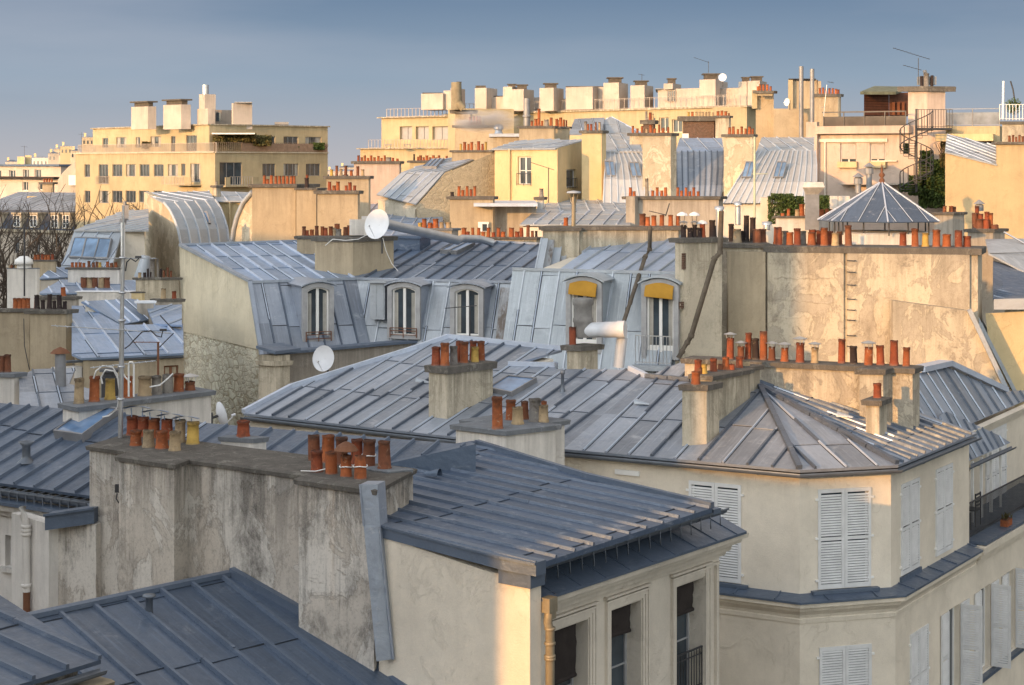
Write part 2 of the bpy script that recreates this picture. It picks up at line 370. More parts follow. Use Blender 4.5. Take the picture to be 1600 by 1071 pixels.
    def _build(s, name, mats, parent=None, label=None, bevel=0, loc=None):
        o0 = loc if loc is not None else (parent['_w'] if parent and '_w' in parent else (0, 0, 0)); o0 = V(o0)
        me = bpy.data.meshes.new(name)
        me.from_pydata([V(p)-o0 for p in s.v], [], s.f)
        for m in (mats if isinstance(mats, (list, tuple)) else [mats]): me.materials.append(m)
        ul = me.uv_layers.new(name='UVMap'); k = 0
        dl_ = me.uv_layers.new(name='drop'); zt_ = max(p[2] for p in s.v); dl_.data.foreach_set('uv', [c for f in s.f for j in f for c in (zt_-s.v[j][2], 0)]); me.uv_layers.active_index = 0
        flat = [c for u in s.uv for p in u for c in p]
        ul.data.foreach_set('uv', flat)
        me.polygons.foreach_set('material_index', s.mi); me.polygons.foreach_set('use_smooth', s.sm)
        me.update()
        bm = bmesh.new(); bm.from_mesh(me); bmesh.ops.recalc_face_normals(bm, faces=bm.faces); bm.to_mesh(me); bm.free()
        o = bpy.data.objects.new(name, me); sc.collection.objects.link(o)
        if len(me.materials) == 2 and me.materials[0].name.startswith('zinc'): me.materials.append(Z_THIN); me.materials.append(Z_GAP_SHADE)
        if parent: o.parent = parent
        if loc is not None or parent is None: o.location = o0 if loc is not None else (0, 0, 0)
        o['_w'] = tuple(o0) if (parent is not None or loc is not None) else (0., 0., 0.)
        if label: o['label'] = label
        if bevel:
            md = o.modifiers.new('bevel', 'BEVEL'); md.width = bevel; md.segments = 2; md.limit_method = 'ANGLE'; md.angle_limit = .6
        return o
def tag(o, label, cat, group=None, kind=None):
    o['label'] = label; o['category'] = cat
    if group: o['group'] = group
    if kind: o['kind'] = kind
    return o
def thing(name, label, cat, loc, group=None):
    o = bpy.data.objects.new(name, None); sc.collection.objects.link(o); o.location = loc; o.empty_display_size = .3
    o['_w'] = tuple(loc); return tag(o, label, cat, group, 'thing')
def structure(name, mb, m):
    o = mb.build(name, m); o['kind'] = 'structure'; return o
# ---------------------------------------------------------------- zinc roofs
def zroof(mb, poly, sp=.6, bw=.05, bh=.055, th=.07, joint=2.1, phase=.0, battens=True, jit=.0, rise=None, light_=.5):
    """standing-batten zinc over a planar polygon; material slot 0 sheet, 1 batten"""
    a = poly[0]; n = V((0, 0, 0))
    for i in range(1, len(poly)-1): n += (poly[i]-a).cross(poly[i+1]-a)
    n.normalize()
    if n.z < 0: n = -n
    up = V((0, 0, 1))-n*n.z; up.normalize(); sd = up.cross(n).normalized()
    st = [((p-a).dot(sd), (p-a).dot(up)) for p in poly]
    def pt(s_, t_, o=0): return a+sd*s_+up*t_+n*o
    mb.cur = 0
    mb.face(poly, [(s_/sp+phase, t_/joint) for s_, t_ in st])
    low = [p-n*th for p in poly]; mb.face(low[::-1])
    for i in range(len(poly)):
        j = (i+1) % len(poly); mb.face((poly[i], poly[j], low[j], low[i]))
    if not battens: return
    smin = min(x[0] for x in st); smax = max(x[0] for x in st)
    def cuts(s_):
        out = []
        for i in range(len(st)):
            (s0, t0), (s1, t1) = st[i], st[(i+1) % len(st)]
            if (s0-s_)*(s1-s_) < 0: out.append(t0+(t1-t0)*(s_-s0)/(s1-s0))
        return sorted(out)
    k0 = math.floor(smin/sp+phase)
    for k in range(k0, math.ceil(smax/sp+phase)+1):
        s_ = (k-phase)*sp; c = cuts(s_); mb.cur = 1
        for i in range(0, len(c)-1, 2):
            t0, t1 = c[i]+.02, c[i+1]-.02
            t = t0                                           # battens are laid in lengths with a slight step between them
            while t < t1-.05:
                e = min(t+joint*random.uniform(.85, 1.1), t1); hh = bh*random.uniform(.8, 1.15); dx = random.uniform(-.006, .006)+random.uniform(-jit, jit)
                thin = random.random() < light_; mb.cur = 2 if thin else 1; w2 = bw*(.36 if thin else .52); hh *= (.8 if thin else 1.1); x0 = s_-w2+dx; x1 = s_+w2+dx
                if thin: mb.cur = 3; mb.hexa([pt(x0-.03, t, .001), pt(x1+.03, t, .001), pt(x1+.03, e, .001), pt(x0-.03, e, .001)], [pt(x0-.02, t, .008), pt(x1+.02, t, .008), pt(x1+.02, e, .008), pt(x0-.02, e, .008)]); mb.cur = 2  # dark strips either side stand in for the batten's shadow
                mb.hexa([pt(x0-.008, t, .001), pt(x1+.008, t, .001), pt(x1+.008, e, .001), pt(x0-.008, e, .001)], [pt(x0+.006, t, hh), pt(x1-.006, t, hh), pt(x1-.006, e, hh), pt(x0+.006, e, hh)])
                t = e+.004
        m_ = (k+.5-phase)*sp; c = cuts(m_); mb.cur = 0
        for i in range(0, len(c)-1, 2):
            t0, t1 = c[i], c[i+1]; off = ((k*.38197) % 1.0)*.12
            q = math.ceil(t0/joint+off)
            while (q-off)*joint < t1-.1:
                t = (q-off)*joint
                if t > t0+.15:
                    x0 = m_-sp/2+bw/2+.012; x1 = m_+sp/2-bw/2-.012
                    ok = all(len(cuts(x)) >= 2 and cuts(x)[0] < t < cuts(x)[-1] for x in (x0, x1))
                    mb.cur = 3
                    if ok: tl = random.uniform(-.02, .02); mb.hexa([pt(x0, t-.045, .001), pt(x1, t-.045+tl, .001), pt(x1, t-.015+tl, .001), pt(x0, t-.015, .001)], [pt(x0, t-.045, .006), pt(x1, t-.045+tl, .006), pt(x1, t-.015+tl, .006), pt(x0, t-.015, .006)])
                    mb.cur = 0
                    if ok: mb.hexa([pt(x0, t-.03, .001), pt(x1, t-.03, .001), pt(x1, t+.01, .001), pt(x0, t+.01, .001)], [pt(x0, t-.03, .022), pt(x1, t-.03, .022), pt(x1, t, .014), pt(x0, t, .014)])
                q += 1
    mb.cur = 0
def roof_part(parent, poly, mats=(Z_MID, Z_MIDB), name='roof', label=None, **kw):
    mb = MB(); zroof(mb, poly, **kw); return mb.build(name, list(mats), parent, label)
def ridge_roll(mb, pts, r=.06): mb.tube(pts, r, 6)
# ---------------------------------------------------------------- walls with openings
class Wall:
    def __init__(s, a, b):                                # a, b: plan points; seen from outside a is left, b right
        s.a = V((a.x, a.y, 0)); s.b = V((b.x, b.y, 0)); s.L = (s.b-s.a).length; s.u = (s.b-s.a)/s.L
        s.n = V((s.u.y, -s.u.x, 0)); s.pl = (s.a, s.n)
    def at(s, u, z, o=0): return s.a+s.u*u+s.n*o+V((0, 0, z))
    def px(s, px, py):
        q = on(s.pl, px, py); return (q-s.a).dot(s.u), q.z
    def rect(s, x0, y0, x1, y1):
        u0, zt = s.px(x0, y0); u1, zb = s.px(x1, y1); return (u0, u1, zb, zt)
def wall_face(mb, W, z0, ztop, rects=(), reveal=.22, ztop1=None):
    """front face from z0 to ztop (ztop1 at the right end), with recessed openings"""
    ztop1 = ztop if ztop1 is None else ztop1
    us = sorted({0, W.L, *[r[0] for r in rects], *[r[1] for r in rects]}); us = [u for u in us if -1e-6 <= u <= W.L+1e-6]
    zs = sorted({z0, *[r[2] for r in rects], *[r[3] for r in rects]}); zs = [z for z in zs if z >= z0]
    def tz(u): return ztop+(ztop1-ztop)*u/W.L
    for i in range(len(us)-1):
        for j in range(len(zs)):
            u0, u1 = us[i], us[i+1]; za = zs[j]; last = j == len(zs)-1
            zb0, zb1 = (tz(u0), tz(u1)) if last else (zs[j+1], zs[j+1])
            um, zm = (u0+u1)/2, (za+zb0)/2
            if any(r[0] < um < r[1] and r[2] < zm < r[3] for r in rects): continue
            mb.face((W.at(u0, za), W.at(u1, za), W.at(u1, zb1), W.at(u0, zb0)))
    for r in rects:
        u0, u1, a, b = r; c = [(u0, a), (u1, a), (u1, b), (u0, b)]
        for i in range(4):
            p, q = c[i], c[(i+1) % 4]
            mb.face((W.at(*p), W.at(*q), W.at(q[0], q[1], -reveal), W.at(p[0], p[1], -reveal)))
        mb.face([W.at(u, z, -reveal) for u, z in c])
def core(mb, pts, zb=0, drop=.09, shrink=.0):
    """closed solid below a roof outline, down to the ground"""
    c = sum(pts, V((0, 0, 0)))/len(pts); top = []
    for p in pts:
        q = p+(V((c.x-p.x, c.y-p.y, 0)).normalized()*shrink if shrink else V((0, 0, 0))); q.z = p.z-drop; top.append(q)
    bot = [V((p.x, p.y, zb)) for p in top]
    mb.face(top); mb.face(bot[::-1])
    for i in range(len(top)):
        j = (i+1) % len(top); mb.face((top[i], top[j], bot[j], bot[i]))
def lbox(mb, W, u0, u1, z0, z1, o0, o1):                  # box in wall coordinates
    mb.hexa([W.at(u0, z0, o1), W.at(u1, z0, o1), W.at(u1, z0, o0), W.at(u0, z0, o0)], [W.at(u0, z1, o1), W.at(u1, z1, o1), W.at(u1, z1, o0), W.at(u0, z1, o0)])
def shutter_leaf(parent, W, u0, u1, z0, z1, o, mid=True, name='shutter', hinge=None, m=None):
    """louvred leaf lying in the wall plane, or swung out when hinge=(u, angle)"""
    mb = MB(); wd = u1-u0
    if hinge:
        hu, an = hinge; d = (W.u*math.cos(an)+W.n*math.sin(an)) ; b = W.at(hu, 0, o)
        L = Wall(b, b+d*wd); A = lambda *q: lbox(mb, L, *q); ou, oo = -u0, -.02
    else:
        L = W; A = lambda *q: lbox(mb, L, *q); ou, oo = 0, o
    f = .07; a, b_ = u0+ou, u1+ou
    A(a, a+f, z0, z1, oo, oo+.035); A(b_-f, b_, z0, z1, oo, oo+.035)
    zm = z0+(z1-z0)*.5
    rails = [(z0, z0+.11), (z1-.09, z1)]+([(zm-.04, zm+.04)] if mid else [])
    for q in rails: A(a+f, b_-f, q[0], q[1], oo+.002, oo+.033)
    z = z0+.13
    while z < z1-.12:
        if not (mid and zm-.07 < z < zm+.045):
            c = [(z, oo+.034), (z+.012, oo+.034), (z+.045, oo+.004), (z+.033, oo+.004)]
            for s0, s1 in (((a+f), (b_-f)),):
                q = [[L.at(s, zz, o_) for zz, o_ in c] for s in (s0, s1)]
                mb.hexa([q[0][0], q[1][0], q[1][3], q[0][3]], [q[0][1], q[1][1], q[1][2], q[0][2]])
        z += .062
    return mb.build(name, m or SHUT, parent)
def win(house, W, r, kind='case', o=-.2, frame=WHITE, glass=GLASS, bars=0, leaves=2, curtain=False, arch=0):
    u0, u1, z0, z1 = r; f = .055; mb = MB()
    lbox(mb, W, u0, u0+f, z0, z1, o, o+.06); lbox(mb, W, u1-f, u1, z0, z1, o, o+.06)
    lbox(mb, W, u0+f, u1-f, z0, z0+f, o+.002, o+.058); lbox(mb, W, u0+f, u1-f, z1-f, z1, o+.002, o+.058)
    for k in range(1, leaves):
        c = u0+(u1-u0)*k/leaves; lbox(mb, W, c-.04, c+.04, z0+f, z1-f, o+.001, o+.066)
    for k in range(1, bars+1):
        z = z0+(z1-z0)*k/(bars+1); lbox(mb, W, u0+f, u1-f, z-.015, z+.015, o+.012, o+.05)
    w_ = mb.build('window', frame, house)
    pm = MB(); pm.face([W.at(u0+f, z0+f, o+.02), W.at(u1-f, z0+f, o+.02), W.at(u1-f, z1-f, o+.02), W.at(u0+f, z1-f, o+.02)]); lbox(pm, W, u0+f, u1-f, z0+f, z1-f, o+.004, o+.019)
    pm.build('pane', glass, w_)
    if curtain:
        cm = MB(); a, b = u0+f+.02, u1-f-.02; wd = (b-a)*random.uniform(.5, 1.1)
        for s, e in ((a, a+wd*.3), (b-wd*.3, b)):
            rows = [[W.at(s+(e-s)*i/12, z, o+.028+.012*math.sin(i*1.9)) for i in range(13)] for z in (z0+f, z1-f)]
            cm.grid(rows)
        cm.build('curtain', CURT, w_)
    return w_
def railing(W, u0, u1, z0, z1, o, step=.11, r=.009, m=METAL, name='railing', parent=None, mid=False):
    mb = MB(); lbox(mb, W, u0, u1, z1-.03, z1, o-.02, o+.02); lbox(mb, W, u0, u1, z0+.06, z0+.085, o-.012, o+.012)
    if mid: lbox(mb, W, u0, u1, z1-.16, z1-.14, o-.012, o+.012)
    n = max(1, int((u1-u0)/step))
    for i in range(n+1):
        u = u0+(u1-u0)*i/n; mb.tube([W.at(u, z0, o), W.at(u, z1-.02, o)], r, 5, False)
    return mb.build(name, m, parent)
# ---------------------------------------------------------------- chimney stacks
DL, DR = V((-.8, .6, 0)), V((.6, .8, 0))
class Box:
    """plan box: near corner at column px and depth Y, left side seen to column lpx along dl, right side to rpx along dr"""
    def __init__(s, px, Y, lpx, rpx, ztop, zbot, dl=DL, dr=DR, ll=None, rl=None, cap=.09, over=.07, mi=0):
        p = XY(px, Y); dl = V(dl).normalized() if not isinstance(dl, V) else dl.normalized(); dr = dr.normalized()
        a = ll if ll is not None else reach(p, dl, lpx); b = rl if rl is not None else reach(p, dr, rpx)
        s.p, s.dl, s.dr, s.a, s.b, s.zt, s.zb, s.cap, s.over, s.mi = p, dl, dr, a, b, ztop, zbot, cap, over, mi
    def quad(s, z, e=0, z2=None):
        p, l, r = s.p, s.dl*(s.a), s.dr*(s.b); el, er = s.dl*e, s.dr*e
        return [q+V((0, 0, z)) for q in (p-el-er, p+r-el+er, p+r+l+el+er, p+l+el-er)]
    def axis(s):
        if s.a > s.b: m = s.p+s.dr*(s.b/2); return m, s.dl, s.a, s.dr, s.b
        m = s.p+s.dl*(s.a/2); return m, s.dr, s.b, s.dl, s.a
    def on_top(s, px, row=0):
        m, d, L, o, w_ = s.axis()
        m = m+o*(row*w_*.5); t = reach(m, d, px); t = max(.06, min(L-.06, t)); return m+d*t+V((0, 0, s.zt))
def cowl(pot, c, r, kind):
    mb = MB(); z = V((0, 0, 1))
    if kind == 'hat':                                       # shallow cone on three straps
        hh = r*1.0
        for q in range(3):
            d = V((math.cos(q*2.1+.4), math.sin(q*2.1+.4), 0)); mb.bar(c+d*r*.85-z*.05, c+d*r*1.25+z*hh, .018)
        mb.lathe(c+z*hh, [(r*1.75, 0), (r*.9, r*.28), (.01, r*.52)], 10, False); mb.lathe(c+z*(hh-.004), [(.01, r*.46), (r*1.7, -.006)], 10, False)
        mb.build('cowl', GALV, pot)
    elif kind == 'flat':                                    # bent sheet on two legs
        for q in (-1, 1): mb.bar(c+V((q*r*.7, 0, -.03)), c+V((q*r*.85, 0, r*.9)), .025)
        mb.grid([[c+V((-r*1.6+r*3.2*i/8, y, r*.95+.10*math.sin(math.pi*i/8))) for i in range(9)] for y in (-r*1.2, r*1.2)])
        mb.grid([[c+V((-r*1.6+r*3.2*i/8, y, r*.95-.012+.10*math.sin(math.pi*i/8))) for i in range(9)] for y in (-r*1.2, r*1.2)])
        mb.build('cowl', Z_PALE, pot)
    elif kind == 'lantern':
        mb.lathe(c, [(r*1.1, 0), (r*1.1, r*.8), (r*1.45, r*.8), (r*1.45, r*1.0), (r*.9, r*1.0), (r*.9, r*1.7), (r*1.5, r*1.7), (r*1.3, r*2.0), (.01, r*2.3)], 10, False)
        mb.build('cowl', GREYM, pot)
def pot_at(stack, c, r, h, col, cow=None):
    mb = MB(); t = random.uniform(-.012, .012); lip = r*.12; hh = h
    kd = random.random()
    if h > .3 and kd < .22: prof = [(r*1.12, -.01), (r*1.1, hh*.12), (r*.98, hh*.15), (r*.86, hh-.05), (r*.92, hh-.04), (r*.92, hh), (r*.76, hh), (r*.72, hh*.35), (.001, hh*.35)]
    elif h > .3 and kd < .42: prof = [(r*.98, -.01), (r*.95, hh*.5), (r*.93, hh*.9), (r*.95, hh), (r*.8, hh), (r*.78, hh*.35), (.001, hh*.35)]
    elif h > .18: prof = [(r*1.08, -.01), (r*1.06, .03), (r*.97, .05), (r*.9+lip*.2, hh*.55), (r*.88, hh-.07), (r*.99, hh-.06), (r*1.0, hh-.01), (r*.95, hh), (r*.8, hh), (r*.78, hh*.35), (.001, hh*.35)]
    else: prof = [(r, -.01), (r*.95, hh-.01), (r*.8, hh), (r*.75, hh*.4), (.001, hh*.4)]
    i0 = len(mb.v); mb.lathe(c, prof, 16); lx, ly = random.uniform(-.03, .03), random.uniform(-.03, .03); ph_ = random.uniform(0, 6)
    for i in range(i0, len(mb.v)):
        x, y, z = mb.v[i]; dz = z-c.z; mb.v[i] = (x+lx*dz, y+ly*dz, z+(.008*math.sin(ph_+3*math.atan2(y-c.y, x-c.x)) if dz > hh-.03 else 0))
    o = mb.build('chimney_pot', POTS[col] if isinstance(col, str) else col, stack, loc=None)
    if cow: cowl(o, c+V((0, 0, hh)), r, cow)
    return o
def rim_ladder(): pass
def stack(label, boxes, pots='', mats=(OLD, CAPM), cat='chimney', group=None, bodyname='shaft', band=True, extra=None, pot_w=None):
    """pots: 'px,topy,w,col[,box[,row[,cowl]]]; ...'"""
    b0 = boxes[0]; base = V((b0.p.x, b0.p.y, b0.zb))
    t = thing('chimney_stack', label, cat, base, group)
    mb = MB(); cm = MB(); hascap = False
    for i, b in enumerate(boxes):
        mb.cur = b.mi; e = .0015*i
        mb.hexa([q for q in b.quad(b.zb, e)], b.quad(b.zt-b.cap-.001*i, e)); mb.cur = 0
        if b.cap > 0:
            hascap = True; o = b.over+.004*i
            cm.hexa(b.quad(b.zt-b.cap-.001*i, o-.015), b.quad(b.zt-.02-.002*i, o)); cm.hexa(b.quad(b.zt-.02-.002*i, o), b.quad(b.zt-.001*i, o-.05))
    mb.build(bodyname, [mats[0]]+list(mats[2:]), t, bevel=.012)
    if hascap: cm.build('cap', mats[1], t, bevel=.012)
    for s in [q for q in pots.split(';') if q.strip()]:
        q = [x.strip() for x in s.split(',')]; px, ty, w_ = float(q[0]), float(q[1]), float(q[2]); col = q[3]
        bi = int(q[4]) if len(q) > 4 and q[4] else 0; row = float(q[5]) if len(q) > 5 and q[5] else 0
        c = boxes[bi].on_top(px, row); r = w_/2/FPX*c.y; h = zof(ty, c.y)-c.z
        cw = q[6] if len(q) > 6 and q[6] else None
        pot_at(t, c-V((0, 0, .005)), r*random.uniform(.93, 1.05), max(.12, h-(1.5*r if cw == 'hat' else 0)), col, cw)
    return t
def cut_cap(mb, path, wd, z0=.0, th=.07): mb.sweep(path, [(-wd/2, z0), (wd/2, z0), (wd/2, z0+th), (-wd/2, z0+th)])
def gutter(parent, path, r=.075, name='gutter', m=GUTM, out=0):
    mb = MB(); prof = [(out+r*math.cos(a), r*math.sin(a)) for a in [math.pi+i*math.pi/7 for i in range(8)]]+[(out+r*.86*math.cos(a), r*.86*math.sin(a)) for a in [2*math.pi-i*math.pi/7 for i in range(8)]]
    mb.sweep(path, prof)
    for i in range(len(path)-1):                                    # joint collars
        d = path[i+1]-path[i]; n = max(1, int(d.length/2))
        for k in range(n):
            q = path[i]+d*((k+.5)/n); e = q+d.normalized()*.05
            mb.sweep([q, e], [(out+(r+.008)*math.cos(a), (r+.008)*math.sin(a)) for a in [math.pi+j*math.pi/7 for j in range(8)]]+[(out+r*math.cos(a), r*math.sin(a)) for a in [2*math.pi-j*math.pi/7 for j in range(8)]])
    return mb.build(name, m, parent)
def vent_pipe(parent, p, h, r=.06, flare=True, m=GUTM, name='vent_pipe'):
    mb = MB(); pr = [(r*2.2, 0), (r*1.1, .22*h), (r, .3*h), (r, h*.8)]+([(r*1.9, h), (r*1.8, h), (r*.8, h*.8), (.001, h*.8)] if flare else [(r, h), (r*.8, h), (.001, h*.9)])
    mb.lathe(p, pr, 12); return mb.build(name, m, parent)
def skylight(parent, pl, c, bars=0, glass=GLASSB, lift=.12, name='skylight'):
    """four photo corners (top-left, top-right, bottom-right, bottom-left) on a roof plane"""
    q = [on(pl, *p) for p in c]; n = pl[1]; mb = MB(); cc = sum(q, V((0, 0, 0)))/4
    out = [p+(p-cc).normalized()*.07 for p in q]
    for i in range(4):
        j = (i+1) % 4; mb.hexa([out[i], out[j], q[j], q[i]], [out[i]+n*lift, out[j]+n*lift, q[j]+n*lift, q[i]+n*lift])
    for k in range(bars):
        f = (k+1)/(bars+1); a, b = q[0].lerp(q[1], f)+n*(lift-.02), q[3].lerp(q[2], f)+n*(lift-.02); mb.bar(a, b, .05, n)
    s = mb.build(name, GREYM, parent)
    g = MB(); g.hexa([p+n*.02 for p in q], [p+n*(lift-.03) for p in q]); g.build('pane', glass, s); return s
# ============ house with the blue-grey roof, bottom left corner (near roof with sunlit battens)
T = thing('townhouse', 'dark zinc roof with golden lit battens in the bottom left corner of the photo', 'house', H(158, 1032, 7.57)-V((0, 0, 16.43)))
pl = plane3(H(158, 1032, 7.57), H(30, 1071, 7.57), P(0, 930, 28.3))
poly = [on(pl, *q) for q in ((158, 1031), (-160, 1128), (-330, 1000), (-10, 924))]
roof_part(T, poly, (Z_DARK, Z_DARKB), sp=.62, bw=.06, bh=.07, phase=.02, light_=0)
mb = MB(); core(mb, poly, 0, .12, .35); mb.build('wall', OLD, T)
gutter(T, [on(pl, -160, 1128)+V((.0, -.02, -.14)), on(pl, 162, 1031)+V((0, -.02, -.14))], .09, m=GUTM)
mb = MB(); mb.sweep([on(pl, -160, 1128)+V((.02, -.05, -.42)), on(pl, 166, 1031)+V((.0, 0, -.42))], [(-.2, 0), (.16, .0), (.2, .12), (.12, .14), (-.2, .14)]); mb.build('cornice', BRASS, T)
# ============ zinc roof under the stained wall, bottom left
T = thing('townhouse', 'slate-blue zinc roof below the long stained chimney wall, with a short capped vent pipe', 'house', H(360, 897, 8.3)-V((0, 0, 15.7)))
plR1 = plane3(H(60, 962, 8.3), H(360, 897, 8.3), P(610, 1040, 32.3))
poly = [on(plR1, *q) for q in ((-60, 988), (360, 898), (611, 1041), (690, 1078), (560, 1290), (-60, 1290))]
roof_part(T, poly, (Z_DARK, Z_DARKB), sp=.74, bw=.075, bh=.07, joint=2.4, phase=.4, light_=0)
mb = MB(); mb.cur = 0
mb.bar(on(plR1, -60, 988)+V((0, 0, .03)), on(plR1, 360, 898)+V((0, 0, .03)), .2, ht=.09); mb.bar(on(plR1, 361, 899)+V((0, 0, .08)), on(plR1, 611, 1042)+V((0, 0, .08)), .14, ht=.16)
mb.build('ridge_flashing', Z_DARKB, T)
pb = [P(-60, 988, 30.7), on(plR1, 360, 898), on(plR1, 611, 1041), on(plR1, 690, 1078), on(plR1, 560, 1290), on(plR1, -60, 1290)]
mb = MB(); core(mb, pb, 0, .3, .1); mb.build('wall', CREAM2, T)
v = on(plR1, 233, 961); mb = MB(); mb.lathe(v-V((0, 0, .05)), [(.07, 0), (.07, .38), (.13, .39), (.12, .43), (.001, .44)], 12); mb.build('vent_pipe', GUTM, T)
mb = MB(); q = [on(plR1, x, y)+V((0, 0, .03)) for x, y in ((398, 897), (470, 950), (488, 985), (540, 1010), (590, 1035))]; mb.tube(q, .008, 5); mb.build('cable', CABLE, T)
# ============ long stained chimney wall W1
dlw = (XY(140, 36.9)-XY(597, 32.4)).normalized(); drw = V((.28, .96, 0)).normalized(); zt = CZ-6.1
bx = [Box(597, 32.4, 140, 0, zt, 8, dlw, drw, rl=1.75, cap=.10, over=.08),
      Box(272, 34.65, 186, 0, zt+.012, 8, dlw, drw, rl=.8, cap=.11, over=.08),
      Box(584, 31.95, 467, 0, zt+.012, 8, dlw, drw, rl=.6, cap=.11, over=.09),
      Box(150, 36.5, 75, 0, zof(812, 37), 6, dlw, drw, rl=1.4, cap=0)]
S = stack('long blackened party wall in the left foreground carrying tan and red pots at its ends', bx,
  '207,650,19,r,0,.8,;224,652,19,r,0,.8;241,654,19,o,0,.8,;261,655,19,r,0,.8;281,656,19,t,0,.65,;301,659,20,y,0,.65;'
  '212,672,19,o,0,-.35;232,672,19,t,0,-.35;253,673,20,o,0,-.3;273,674,20,t,0,-.35;'
  '491,680,21,b,0,.55;512,680,21,o,0,.55;534,683,21,b,0,.5;557,686,20,r,0,.5;576,687,21,b,0,.5;601,689,21,b,0,.4;'
  '495,704,20,r,0,-.6;518,706,20,o,0,-.6;541,711,19,o,0,-.7,;563,712,20,o,0,-.75', (OLD, CAPM), cat='chimney wall')
W = Wall(bx[0].p+dlw*bx[0].a, bx[0].p)
def on_top_of(bx_, px, row, dz=0): q = bx_.on_top(px, row); q.z += dz; return q
mb = MB()                                                     # four bent-sheet hats over the back row
for px, py in ((214, 638), (243, 644), (266, 650), (290, 654)):
    c = on_top_of(bx[0], px, .8); c.z = zof(py, c.y); ww = .19
    rows = [[c+V((-ww*1.5+ww*3*i/8, y, .05*math.sin(math.pi*i/8)-y*.15)) for i in range(9)] for y in (-.2, .2)]
    mb.grid(rows, False, False); mb.grid([[p-V((0, 0, .012)) for p in r] for r in rows], False, False)
    for q in (-.13, .13): mb.bar(c+V((q, 0, 0)), c+V((q*.8, 0, -.42)), .022)
mb.build('chimney_hood', Z_SKY, S)
c = on_top_of(bx[0], 541, -.7); c.z = zof(702, c.y); mb = MB(); mb.lathe(c, [(.24, -.02), (.17, .07), (.05, .14), (.001, .15)], 12, False); mb.lathe(c-V((0, 0, .012)), [(.235, -.02), (.001, .13)], 12, False)
for q in (0, 2.1, 4.2): mb.bar(c+V((.14*math.cos(q), .14*math.sin(q), .02)), c+V((.1*math.cos(q), .1*math.sin(q), -.22)), .018)
mb.build('chimney_hood', RUSTM, S)
mb = MB()                                                     # white ties round pots
for px, row, dz, r in ((563, -.75, .25, .135), (541, -.7, .2, .13), (576, .5, .25, .14)):
    c = on_top_of(bx[0], px, row, dz); mb.tube([c+V((r*math.cos(a), r*math.sin(a), .01*math.sin(3*a))) for a in [i*math.pi/8 for i in range(17)]], .012, 5)
c = on_top_of(bx[0], 470, -.9, .03); mb.tube([c, c+V((.3, -.1, .01)), c+V((.6, -.1, .08))], .012, 5); mb.build('tie', CABLE, S)
mb = MB()                                                     # zinc flashing strip running down the right end
a0, a1 = P(563, 757, 31.85), P(590, 757, 31.9); b0, b1 = P(569, 822, 31.8), P(594, 822, 31.85); c0, c1 = P(588, 1034, 31.6), P(616, 1030, 31.75); n_ = V((-.3, -.9, 0)).normalized()*.09
mb.hexa([b0-n_*-.0, b1, b1-n_*4, b0-n_*4], [a0, a1, a1-n_*4, a0-n_*4]); mb.hexa([c0, c1, c1-n_*4, c0-n_*4], [b0+n_*.25, b1+n_*.25, b1-n_*4, b0-n_*4])
mb.bar(a0+n_*.2, b0+n_*.2, .03); mb.bar(b1+n_*.4, c1+n_*.4, .035); mb.build('flashing', Z_MID, S)
mb = MB(); q = XY(188, 36.0); W_ = Wall(q, q+V((.3, -.2, 0))); mb.box(V((q.x, q.y-.25, zof(760, 36))), V((1, 0, 0)), V((0, 1, 0)), V((0, 0, 1)), .1, .06, .17)
mb.tube([V((q.x, q.y-.28, zof(767, 36))), V((q.x-.02, q.y-.3, zof(775, 36))), V((q.x+.04, q.y-.3, zof(782, 36)))], .015, 5); mb.build('junction_box', METAL, S)
stack('single dark red pot on a low grey slab behind the long stained wall', [Box(396, 37.4, 345, 416, CZ-6.02, CZ-7.2, V((-.95, .3, 0)), V((.8, .6, 0)), cap=.12, over=.04)], '380,657,21,r', (WHITE_R, CAPG))
# white end stack joined to the wall
stack('small white rendered stack at the right end of the long stained chimney wall', [Box(607, 33.6, 600, 636, CZ-6.05, zof(800, 33.6), DL, V((.85, .5, 0)), ll=.6, cap=.1, over=.08)], '', (WHITE_R, CAPG))
# ============ house with the blue-grey roof at the left, behind the stained wall
Zr, Ze = 6.32, 7.4
T = thing('townhouse', 'dark blue zinc roof at the left edge with hooked gutter, opening skylight and flared vent', 'house', H(0, 755, Ze)-V((0, 0, 16.6)))
plB0 = plane3(H(0, 755, Ze), H(140, 775, Ze), H(150, 640, 6.2))
poly = [on(plB0, *q) for q in ((-120, 738), (155, 777), (330, 790), (470, 775), (598, 728), (742, 696), (330, 662), (170, 645), (0, 630), (-120, 620))]
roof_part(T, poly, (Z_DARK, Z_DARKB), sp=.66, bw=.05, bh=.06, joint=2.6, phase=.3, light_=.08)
mb = MB(); core(mb, [p+V((0, .0, 0)) for p in poly], 0, .25, .45); mb.build('wall', OLD, T)
mb = MB(); a, b = on(plB0, 470, 775), on(plB0, 598, 728); c_ = on(plB0, 742, 696)
for p, q in ((a, b), (b, c_)): mb.hexa([p+V((.02, -.03, -.75)), q+V((.02, -.03, -.75)), q+V((-.1, .25, -.75)), p+V((-.1, .25, -.75))], [p+V((.02, -.03, .03)), q+V((.02, -.03, .03)), q+V((-.1, .25, .03)), p+V((-.1, .25, .03))])
mb.build('side_flashing', Z_DARK, T)
e0, e1 = on(plB0, -120, 738), on(plB0, 148, 776)
gutter(T, [e0+V((-.05, -.12, -.12)), e1+V((-.05, -.12, -.12))], .13)
mb = MB(); dv = e1-e0
for i in range(22):
    q = e0+dv*(i/21)+V((-.05, -.12, -.12)); mb.bar(q+V((-.09, -.12, .02)), q+V((-.08, -.12, -.25)), .022); mb.bar(q+V((-.09, -.12, .02)), q+V((.1, .12, .06)), .02)
mb.bar(e0+V((-.14, -.25, -.1)), e1+V((-.14, -.25, -.1)), .025); mb.build('gutter_hook', GUTM, T)
